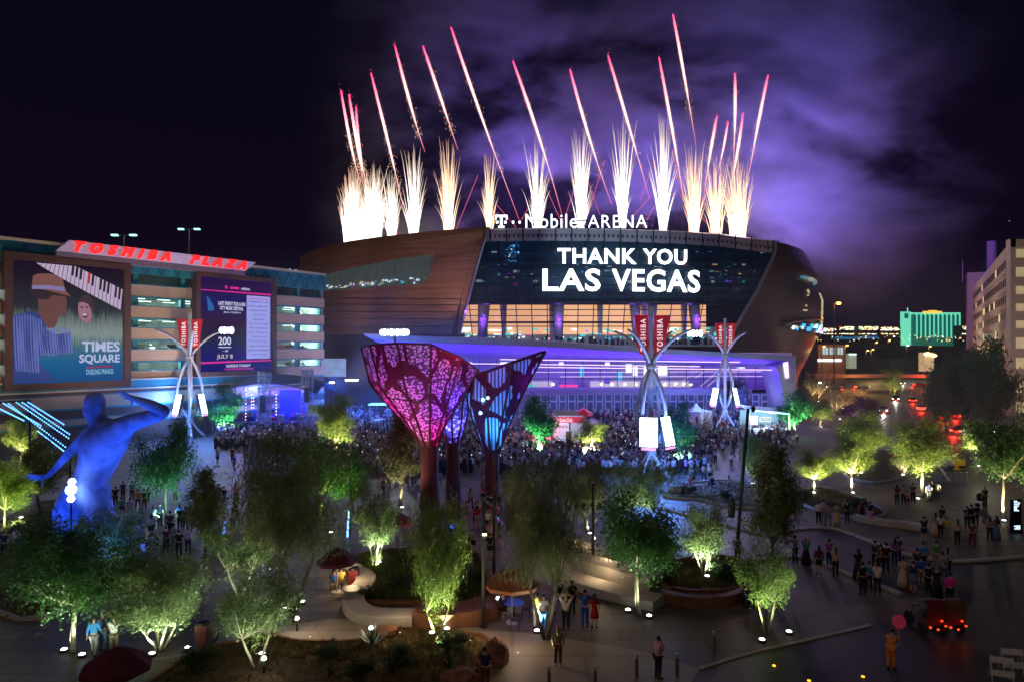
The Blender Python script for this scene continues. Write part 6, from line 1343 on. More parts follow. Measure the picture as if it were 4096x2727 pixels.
# black posts with spot heads
def post(px, pyb, pyt, label, heads, r0=.10, lean=0.):
    p = G(px, pyb); Y = p.y; z = H-(pyt-YH)/F*Y; t = thing('lamp_post', label, 'lamp post', tuple(p)); mb = MB(); mb.tube([(0, 0, 0), (lean, 0, z)], [r0, r0*.8], 8); mb.lathe([(.2, 0), (.2, .06), (.12, .1)], 10); mb.build('post', m_fix, t, local=True)
    for dx, dz, lit_ in heads:
        mb = MB(); mb.tube([(lean, 0, z+dz), (lean+dx, -.1, z+dz)], .03, 5); mb.lathe([(.10, -.22), (.16, 0), (.12, .2)], 10, (lean+dx, -.12, z+dz)); o = mb.build('spot_head', m_fix, t, local=True)
        if lit_: mb = MB(); mb.box((lean+dx, -.3, z+dz), (.2, .06, .09)); mb.build('spot_lens', glow('yellow_lens', (1, .9, .45), 6), o, local=True)
post(483.5, 626, 494, 'tall black lamp post in front of the brown planter wall', [(.0, -.05, False), (.06, -1.85, True), (.35, -.3, False)])
post(494, 577, 498, 'second black lamp post just behind the nearest one', [(.3, 0, False), (-.3, 0, False)])
post(593, 566, 482, 'black post with a crossbar of spotlights behind the tiered seat walls', [(-.6, -1.4, False), (-1.0, -1.4, False), (.4, -1.4, False)])
post(737, 548, 408, 'very tall black pole with a hanging loudspeaker before the driveway', [(-.25, -2.6, False), (.3, 0, False)], .13, .75)
mb = MB(); p = P(731.5, 507, 46); mb.lathe([(.02, -.7), (.22, -.6), (.26, 0), (.2, .6), (.02, .7)], 10, p); tag(mb.build('loudspeaker', m_dark), 'black loudspeaker hanging on the tall pole', 'loudspeaker')
for px, pyb, lab in ((549, 690, 'bollard cut by the bottom edge below the woman with long hair'), (595, 690, 'metal bollard second from the left at the bottom'), (636.5, 677, 'slim metal bollard left of the man in the pink shirt'), (677, 676, 'bollard right of the man in the pink shirt'), (714, 652, 'bollard at the kerb near the flat topped tree'), (642, 700, 'bollard below the frame edge')):
    if pyb > 695: continue
    p = G(px, pyb); t = thing('bollard', lab, 'bollard', tuple(p), group='slim metal bollards'); mb = MB(); mb.lathe([(.09, 0), (.075, .04), (.075, .8)], 10); mb.build('bollard_post', mat('bollard_steel', (.22, .19, .18), metal=.6, rough=.4), t, local=True); mb = MB(); mb.lathe([(.05, .8), (.05, .86), (.08, .87), (.08, .95), (.04, .97)], 10); mb.build('bollard_cap', mat('steel_cap', (.6, .58, .56), metal=.5, rough=.3), t, local=True)
for px, py, lab in ((190, 652, 'left'), (226, 652, 'second'), (262, 668, 'with a glowing head, near the white branched tree')):
    pass
for i, (px, py, lab) in enumerate(((264, 672, 'short path lamp with bright head in the front bed'), (371, 640, 'short path lamp beside the tall agave'), (297, 630, 'short path lamp left of the pale path'), (498, 609, 'path lamp right of the pale green tree'), (594, 546, 'distant path lamp beside the dark round oak'))):
    p = G(px, py); t = thing('path_lamp', lab, 'path lamp', tuple(p), group='short path lamps'); mb = MB(); mb.lathe([(.06, 0), (.05, .55)], 8); mb.build('lamp_stem', m_fix, t, local=True); mb = MB(); mb.lathe([(.09, .55), (.11, .6), (.07, .68)], 10); mb.build('lamp_head', m_lens, t, local=True); light('path_light', 'POINT', Vector(p)+Vector((0, -.1, .75)), 16, (1, .9, .7), t, size=.1)
# warm path glow from lamps under the seat wall and along the path
for (px, py, e_) in ((352, 590, 80), (340, 571, 60), (400, 632, 45), (310, 636, 45), (518, 652, 55), (470, 640, 60), (600, 588, 60), (560, 545, 80), (575, 553, 60), (610, 575, 50)):
    p = G(px, py); t = thing('ground_light', 'flush strip lamp %s' % {352: 'inside the bend of the white curved bench', 340: 'at the far end of the white curved bench', 400: 'by the corner of the pale path', 310: 'at the left part of the pale path', 518: 'in the sandy path below the umbrella table', 470: 'in the path near the black lamp post', 600: 'on the lower tier of the seat wall', 560: 'in front of the glowing curved seat', 575: 'beside the two people at the curved seat', 610: 'on the upper tier of the seat wall'}[px], 'ground light', tuple(p), group='small path lights')
    mb = MB(); mb.lathe([(.06, 0), (.05, .03)], 8); mb.build('lens', m_lens if False else glow('warm_small', (1, .85, .6), 1.), t, local=True); light('path_light', 'POINT', Vector(p)+Vector((0, 0, 1.3)), e_, (1, .72, .40), t, size=.35)
# umbrellas, tables, chairs
def umbrella(px, py, r_, zt_, m, label, tbl=True, n=8, rz=0.):
    p = G(px, py); t = thing('patio_umbrella', label, 'umbrella', tuple(p), rz); mb = MB(); vs = [(0, 0, zt_)]
    for ring, (q, dz) in enumerate(((.5, -.28), (1., -.75))): vs += [(r_*q*math.cos(2*math.pi*i/n), r_*q*math.sin(2*math.pi*i/n), zt_+dz) for i in range(n)]
    fs = [(0, 1+i, 1+(i+1) % n) for i in range(n)]+[(1+i, 1+n+i, 1+n+(i+1) % n, 1+(i+1) % n) for i in range(n)]; mb.add(vs, fs)
    vs2 = [(x*1.001, y*1.001, z-.0) for x, y, z in vs[1+n:]]; vs2 += [(x, y, z-.16) for x, y, z in vs2]; mb.add(vs2, [(i, i+n, (i+1) % n+n, (i+1) % n) for i in range(n)])
    mb.build('canopy', m, t, local=True); mb = MB(); mb.tube([(0, 0, 0), (0, 0, zt_)], .035, 6); mb.lathe([(.3, 0), (.28, .08)], 12); mb.build('pole', m_white, t, local=True)
    mb = MB()
    for i in range(n): a = 2*math.pi*i/n; mb.tube([(0, 0, zt_-.05), (r_*math.cos(a)*.97, r_*math.sin(a)*.97, zt_-.80)], .015, 4)
    mb.build('ribs', m_fix, t, local=True)
m_ub = mat('umbrella_brown', (.26, .085, .05), rough=.8, noise=.1); m_um = mat('umbrella_maroon', (.10, .012, .03), rough=.8, noise=.1)
umbrella(512, 622, 1.45, 2.75, m_ub, 'brown red patio umbrella over the blue lit round table'); umbrella(117, 706, 1.25, 2.3, m_um, 'dark maroon umbrella cut by the bottom edge at left'); umbrella(337, 592, 1.1, 2.55, m_um, 'dark maroon umbrella behind the curved bench', rz=.2); umbrella(394, 548, 1.3, 2.6, m_um, 'dark umbrella behind the small brilliant tree', rz=.3); umbrella(498, 572, 1.0, 2.3, m_um, 'small dark umbrella between the two lamp posts') if False else None
def table(px, py, label, m):
    p = G(px, py); t = thing('round_table', label, 'table', tuple(p)); mb = MB(); mb.lathe([(.52, .70), (.52, .74)], 20); mb.build('table_top', m, t, local=True); mb = MB(); mb.tube([(0, 0, 0), (0, 0, .7)], .04, 6); mb.build('pedestal', m_fix, t, local=True)
    for k in range(3): a = k*2.09; mb = MB(); mb.tube([(0, 0, .1), (.35*math.cos(a), .35*math.sin(a), .0)], .03, 5); mb.build('foot', m_fix, t, local=True)
m_tt = mat('glossy_table', (.12, .25, .6), rough=.2, noise=.05)
table(514, 616, 'round blue lit table under the brown umbrella', m_tt); table(523, 590, 'round table with a lilac sheen just behind the brown umbrella', mat('lilac_table', (.3, .25, .6), rough=.2)); table(352, 601, 'small table by the curved white bench', m_fix)
def chair(px, py, rz, label, grp):
    p = G(px, py); t = thing('metal_chair', label, 'chair', tuple(p), rz, grp); mb = MB(); mb.box((0, 0, .45), (.44, .42, .03)); mb.build('seat', m_fix, t, local=True)
    mb = MB(); mb.tube([(-.2, .2, .45), (-.21, .27, .85), (.21, .27, .85), (.2, .2, .45)], .015, 5)
    for k in range(5): mb.tube([(-.14+k*.07, .2, .47), (-.14+k*.07, .27, .84)], .008, 4)
    mb.build('backrest', m_fix, t, local=True)
    for i, j in ((-1, -1), (1, -1), (1, 1), (-1, 1)): mb = MB(); mb.tube([(i*.19, j*.18, .45), (i*.22, j*.22, 0)], .014, 5); mb.build('leg', m_fix, t, local=True)
for i, (px, py, rz) in enumerate(((503, 618, 1.6), (526, 617, -1.7), (515, 628, 3.14), (508, 604, .2), (531, 594, -1.3))): chair(px, py, rz, ['dark chair left of the blue lit table', 'dark chair right of the blue lit table', 'dark chair in front of the blue lit table', 'dark chair behind the blue lit table', 'dark chair by the lilac sheen table'][i], 'metal chairs at the tables')
chair(346, 595, .6, 'outlined metal chair beside the curved white bench', 'metal chairs at the tables'); chair(362, 577, -.5, 'metal chair at the far side of the curved bench', 'metal chairs at the tables')
light('table_light', 'POINT', G(514, 616)+Vector((0, -.1, 2.0)), 28, (.25, .25, 1), bpy.data.objects['patio_umbrella'], size=.1)
# white folding board stands at the lower right
for i, (px, py, rz) in enumerate(((1001, 681, -.35), (1011, 672, -.2))):
    p = G(px, py); t = thing('board_stand', ['nearer white folding barricade at the bottom right corner', 'farther white folding barricade leaning behind the nearer one'][i], 'barricade', tuple(p), rz)
    for s in (-1, 1): 
        for d in (-1, 1): mb = MB(); mb.tube([(s*.36, d*.28, 0), (s*.36, 0, 1.05)], .022, 5); mb.build('leg', m_truss, t, local=True)
    for z in (.92, .42): mb = MB(); mb.box((0, -.10 if z > .8 else -.2, z), (.82, .03, .24)); mb.build('board', mat('white_board', (.66, .64, .62), noise=.08), t, local=True)
# overhead sign post, bins
for px, py, lab, c_ in ((203, 641, 'red litter bin beside the bushy front tree', (.22, .05, .04)), (354, 583, 'small red bin behind the curved bench', (.25, .03, .04)), (342, 462, 'red topped box by the stage side crowd', (.6, .05, .03))):
    p = G(px, py); t = thing('litter_bin', lab, 'bin', tuple(p)); mb = MB(); mb.box((0, 0, .42), (.5, .5, .84), taper=1.06); mb.build('bin_body', mat('bin_red_%d' % px, c_, rough=.6), t, local=True); mb = MB(); mb.lathe([(.34, .84), (.3, .95), (.1, 1.02)], 10); mb.build('bin_lid', m_fix, t, local=True)
# ---------------------------------------------------------------- people
m_skin = mat('skin_tone', (.50, .30, .21), rough=.55, noise=0); m_skind = mat('skin_tone_dark', (.20, .11, .075), rough=.55, noise=0)
def cloth(name, c, nz=.15, sc=6.): return mat(name, c, rough=.85, noise=nz, scale=sc)
CL = {'black': cloth('black_cloth', (.012, .012, .016)), 'navy': cloth('navy_cloth', (.015, .025, .09)), 'blue': cloth('blue_cloth', (.02, .09, .50)), 'sky': cloth('sky_cloth', (.05, .25, .65)), 'jeans': cloth('denim', (.10, .16, .28)), 'pale': cloth('pale_denim', (.42, .5, .6)),
      'white': cloth('white_cloth', (.7, .7, .68)), 'grey': cloth('grey_cloth', (.28, .27, .28)), 'red': cloth('red_cloth', (.42, .02, .03)), 'maroon': cloth('maroon_cloth', (.14, .015, .03)), 'pink': cloth('pink_cloth', (.62, .32, .52)), 'magenta': cloth('magenta_cloth', (.75, .02, .38)),
      'beige': cloth('beige_cloth', (.5, .38, .26)), 'khaki': cloth('khaki_cloth', (.32, .25, .14)), 'teal': cloth('teal_cloth', (.03, .25, .28)), 'green': cloth('green_cloth', (.08, .25, .10)), 'orange': cloth('orange_cloth', (.75, .22, .02)), 'purple': cloth('purple_cloth', (.25, .06, .4)), 'brown': cloth('brown_cloth', (.12, .06, .035)),
      'olive': cloth('olive_cloth', (.22, .17, .06)), 'print': mat('printed_cloth', (.3, .28, .26), noise=.9, scale=22.), 'lilac': cloth('lilac_cloth', (.45, .36, .6)), 'yellow': cloth('yellow_cloth', (.6, .45, .05))}
HR = {'dark': mat('dark_hair_strands', (.015, .010, .008), rough=.5, noise=0), 'brown': mat('brown_hair_strands', (.07, .035, .018), rough=.5, noise=0), 'blond': mat('blond_hair_strands', (.32, .20, .08), rough=.5, noise=0)}
BASE = {'pel': (0, 0, .95), 'bel': (0, 0, 1.08), 'che': (0, 0, 1.30), 'nek': (0, -.01, 1.47), 'nk2': (0, .0, 1.54), 'hed': (0, .015, 1.63), 'top': (0, 0, 1.72), 'nos': (0, .125, 1.625),
        'sL': (-.17, 0, 1.42), 'eL': (-.24, -.03, 1.16), 'wL': (-.25, .05, .92), 'pL': (-.25, .07, .85), 'sR': (.17, 0, 1.42), 'eR': (.24, -.03, 1.16), 'wR': (.25, .05, .92), 'pR': (.25, .07, .85),
        'hL': (-.09, 0, .90), 'kL': (-.10, .02, .50), 'aL': (-.11, -.03, .09), 'tL': (-.13, .12, .04), 'hR': (.09, 0, .90), 'kR': (.10, .02, .50), 'aR': (.11, -.03, .09), 'tR': (.13, .12, .04)}
POSES = {
 'stand': {}, 'wide': {'kL': (-.15, .02, .5), 'aL': (-.19, -.03, .09), 'tL': (-.23, .12, .04), 'kR': (.15, .02, .5), 'aR': (.19, -.03, .09), 'tR': (.23, .12, .04), 'eL': (-.30, -.04, 1.18), 'wL': (-.24, .08, .98), 'pL': (-.22, .11, .93)},
 'phone': {'eL': (-.22, .12, 1.25), 'wL': (-.10, .33, 1.50), 'pL': (-.07, .36, 1.57), 'eR': (.22, .12, 1.25), 'wR': (.10, .33, 1.50), 'pR': (.07, .36, 1.57)},
 'high': {'eL': (-.27, .10, 1.62), 'wL': (-.13, .22, 1.84), 'pL': (-.10, .24, 1.91), 'eR': (.27, .10, 1.62), 'wR': (.13, .22, 1.84), 'pR': (.10, .24, 1.91)},
 'headhold': {'eL': (-.34, .02, 1.62), 'wL': (-.15, .02, 1.77), 'pL': (-.09, .0, 1.76), 'eR': (.34, .02, 1.62), 'wR': (.15, .02, 1.77), 'pR': (.09, 0, 1.76)},
 'armround': {'eR': (.38, -.05, 1.20), 'wR': (.50, -.16, 1.08), 'pR': (.57, -.17, 1.07)},
 'armroundL': {'eL': (-.36, -.05, 1.2), 'wL': (-.30, -.18, 1.08), 'pL': (-.24, -.2, 1.06)},
 'chin': {'eL': (-.22, .10, 1.16), 'wL': (-.05, .22, 1.20), 'pL': (.02, .23, 1.22), 'eR': (.20, .12, 1.2), 'wR': (.08, .17, 1.42), 'pR': (.04, .17, 1.50), 'hed': (0, .05, 1.61), 'top': (0, .05, 1.70), 'nos': (0, .17, 1.57)},
 'walk': {'kL': (-.10, .14, .52), 'aL': (-.10, .22, .10), 'tL': (-.10, .37, .06), 'kR': (.10, -.02, .49), 'aR': (.10, -.28, .15), 'tR': (.10, -.17, .04), 'wL': (-.24, -.10, .95), 'pL': (-.24, -.12, .88), 'wR': (.24, .18, .98), 'pR': (.24, .22, .92)},
 'hips': {'eL': (-.36, -.06, 1.20), 'wL': (-.19, .03, 1.04), 'pL': (-.14, .05, 1.0), 'eR': (.36, -.06, 1.20), 'wR': (.19, .03, 1.04), 'pR': (.14, .05, 1.0)},
 'bend': {'bel': (0, .06, 1.07), 'che': (0, .24, 1.20), 'nek': (0, .36, 1.32), 'nk2': (0, .40, 1.37), 'hed': (0, .46, 1.42), 'top': (0, .50, 1.50), 'nos': (0, .57, 1.38), 'sL': (-.17, .32, 1.27), 'sR': (.17, .32, 1.27), 'eL': (-.22, .44, 1.05), 'wL': (-.14, .62, .98), 'pL': (-.1, .68, .97), 'eR': (.22, .44, 1.05), 'wR': (.14, .62, .98), 'pR': (.1, .68, .97)},
 'sit': {'kL': (-.12, .42, .50), 'aL': (-.12, .40, .09), 'tL': (-.12, .54, .04), 'kR': (.12, .42, .50), 'aR': (.12, .40, .09), 'tR': (.12, .54, .04), 'pel': (0, 0, .52), 'bel': (0, 0, .66), 'che': (0, .0, .88), 'nek': (0, .0, 1.05), 'nk2': (0, .0, 1.12), 'hed': (0, .015, 1.21), 'top': (0, 0, 1.30), 'nos': (0, .125, 1.205), 'sL': (-.17, 0, 1.0), 'sR': (.17, 0, 1.0), 'eL': (-.22, .05, .76), 'wL': (-.14, .28, .62), 'pL': (-.1, .33, .6), 'eR': (.22, .05, .76), 'wR': (.14, .28, .62), 'pR': (.1, .33, .6), 'hL': (-.09, .02, .50), 'hR': (.09, .02, .50)},
}
RB_ = {'pel': (.145, .105), 'bel': (.125, .095), 'che': (.15, .105), 'nek': .06, 'nk2': .052, 'hed': (.082, .098), 'top': .07, 'nos': .016, 'sL': .062, 'eL': .043, 'wL': .028, 'pL': (.032, .02), 'sR': .062, 'eR': .043, 'wR': .028, 'pR': (.032, .02), 'hL': .092, 'kL': .062, 'aL': .042, 'tL': .035, 'hR': .092, 'kR': .062, 'aR': .042, 'tR': .035}
EB_ = [('pel', 'bel'), ('bel', 'che'), ('che', 'nek'), ('nek', 'nk2'), ('nk2', 'hed'), ('hed', 'top'), ('hed', 'nos'), ('che', 'sL'), ('sL', 'eL'), ('eL', 'wL'), ('wL', 'pL'), ('che', 'sR'), ('sR', 'eR'), ('eR', 'wR'), ('wR', 'pR'), ('pel', 'hL'), ('hL', 'kL'), ('kL', 'aL'), ('aL', 'tL'), ('pel', 'hR'), ('hR', 'kR'), ('kR', 'aR'), ('aR', 'tR')]
def infl(r, k, a=0.): return tuple(x*k+a for x in r) if hasattr(r, '__len__') else r*k+a
def pose_meshes(pose):
    J = {k: Vector(v) for k, v in BASE.items()}; J.update({k: Vector(v) for k, v in POSES[pose].items()}); out_ = {}
    J2 = dict(J); E2 = list(EB_); R2_ = dict(RB_)
    for sd in 'LR':          # five fingers, curled, thumb from the side of the palm
        w, p = J['w'+sd], J['p'+sd]; d = (p-w).normalized(); inn = Vector((1 if sd == 'L' else -1, 0, 0)); side = d.cross(inn); 
        side = side.normalized() if side.length > .1 else Vector((0, 1, 0)); nrm = d.cross(side).normalized()
        for i in range(4):
            b_ = p+side*(.027-.018*i)+d*.012; L = [.062, .070, .066, .052][i]
            J2[f'{sd}{i}a'] = b_+d*.02; J2[f'{sd}{i}b'] = b_+d*(.02+L*.5)+nrm*.006; J2[f'{sd}{i}c'] = b_+d*(.02+L*.85)+nrm*.026
            E2 += [('p'+sd, f'{sd}{i}a'), (f'{sd}{i}a', f'{sd}{i}b'), (f'{sd}{i}b', f'{sd}{i}c')]
            for q, r_ in zip('abc', (.0095, .0085, .007)): R2_[f'{sd}{i}{q}'] = r_
        J2[sd+'t'] = p-d*.02+side*.045; J2[sd+'u'] = p+d*.02+side*.062; E2 += [('p'+sd, sd+'t'), (sd+'t', sd+'u')]; R2_[sd+'t'] = .012; R2_[sd+'u'] = .009
    out_['body'] = skin('body', J2, E2, R2_, 'pel', m_skin, None, 1)
    up = ['pel', 'bel', 'che', 'nek', 'sL', 'eL', 'sR', 'eR']; Js = {k: J[k] for k in up}; Js['nek'] = J['che'].lerp(J['nek'], .75); Js['pel'] = J['pel'].lerp(J['bel'], .15)
    for sd in 'LR': Js['e'+sd] = J['s'+sd].lerp(J['e'+sd], .78)
    out_['shirt'] = skin('shirt', Js, [e for e in EB_ if e[0] in up and e[1] in up], {k: infl(RB_[k], 1.12, .012) if k != 'nek' else .075 for k in up}, 'pel', m_skin, None, 1)
    Jl = dict(Js)
    for sd in 'LR': Jl['w'+sd] = J['e'+sd].lerp(J['w'+sd], .85); Jl['e'+sd] = J['e'+sd]
    out_['longshirt'] = skin('shirt', Jl, [e for e in EB_ if e[0] in Jl and e[1] in Jl], {k: infl(RB_[k], 1.12, .012) if k != 'nek' else .075 for k in Jl}, 'pel', m_skin, None, 1)
    lo = ['pel', 'hL', 'kL', 'aL', 'hR', 'kR', 'aR']; Jp = {k: J[k] for k in lo}; Jp['pel'] = J['pel']+Vector((0, 0, .02))
    out_['trousers'] = skin('trousers', Jp, [e for e in EB_ if e[0] in lo and e[1] in lo], {k: infl(RB_[k], 1.1, .012) for k in lo}, 'pel', m_skin, None, 1)
    Jq = {k: J[k] for k in ('pel', 'hL', 'hR')}; Jq['kL'] = J['hL'].lerp(J['kL'], .85); Jq['kR'] = J['hR'].lerp(J['kR'], .85); Jq['pel'] = Jp['pel']
    out_['shorts'] = skin('shorts', Jq, [('pel', 'hL'), ('hL', 'kL'), ('pel', 'hR'), ('hR', 'kR')], {k: infl(RB_[k], 1.12, .02) for k in Jq}, 'pel', m_skin, None, 1)
    for nm, L, w in (('skirt', .42, .24), ('dress', .88, .30)):       # flared skirt lofted from the waist
        mb = MB(); c = J['pel']; b_ = J['bel']; prof = [(.135, .09), (.165, .0), (w*.85, -L*.5), (w, -L)]; prof = prof[::-1]
        mb.lathe([(r_, z) for r_, z in prof], 14, (c.x, c.y, c.z), 1, .78); me = bpy.data.meshes.new(nm); me.from_pydata(mb.v, [], mb.f); me.materials.append(m_skin); me.polygons.foreach_set('use_smooth', [True]*len(me.polygons)); out_[nm] = me
    h = J['hed']; tp = J['top']; f = (J['nos']-h).normalized()
    for nm, L in (('short', 0), ('long', .28)):
        mb = MB(); mb.ball(h.lerp(tp, .45)-f*.018+Vector((0, 0, .0)), (.094, .104, .098), 10, 7)
        if L: mb.tube([h-f*.05+Vector((0, 0, .04)), h-f*.085+Vector((0, 0, -.08)), h-f*.10+Vector((0, 0, -L))], [.085, .085, .05], 8)
        me = bpy.data.meshes.new('hair'); me.from_pydata(mb.v, [], mb.f); me.materials.append(m_skin); me.polygons.foreach_set('use_smooth', [True]*len(me.polygons)); out_['hair_'+nm] = me
    for i, (a, sh) in enumerate((('aL', 'tL'), ('aR', 'tR'))):
        mb = MB(); mb.tube([J[a]+Vector((0, -.05, -.04)), J[a]+Vector((0, .02, -.03)), J[sh]+Vector((0, .03, 0))], [.045, .052, .04], 8); me = bpy.data.meshes.new('shoe'); me.from_pydata(mb.v, [], mb.f); me.materials.append(m_skin)
        z0 = min(v.co.z for v in me.vertices)
        for v in me.vertices: v.co.z = max(v.co.z, 0.0)
        out_['shoe%d' % i] = me
    return out_
PM = {k: pose_meshes(k) for k in POSES}
def person(px, py, pose, top, bot, label, face=0., h=1.0, hair=('short', 'dark'), lower='trousers', upper='shirt', shoes='black', group=None, parts=True, skinm=None, pos=None, seat=0.):
    p = Vector(pos) if pos is not None else G(px, py); M_ = PM[pose]; rt_ = thing('person', label, 'person', (p.x, p.y, seat), face, group); rt_.scale = (h, h, h)
    items = [('body', M_['body'], skinm or m_skin), ('shirt', M_[upper], CL[top]), (lower, M_[lower], CL[bot]), ('hair', M_['hair_'+hair[0]], HR[hair[1]])]
    if parts: items += [('shoe', M_['shoe0'], CL[shoes]), ('shoe', M_['shoe1'], CL[shoes])]
    for nm, me, m in items:
        o = bpy.data.objects.new(nm, me); COL.objects.link(o); o.parent = rt_; o.material_slots[0].link = 'OBJECT'; o.material_slots[0].material = m
    return rt_
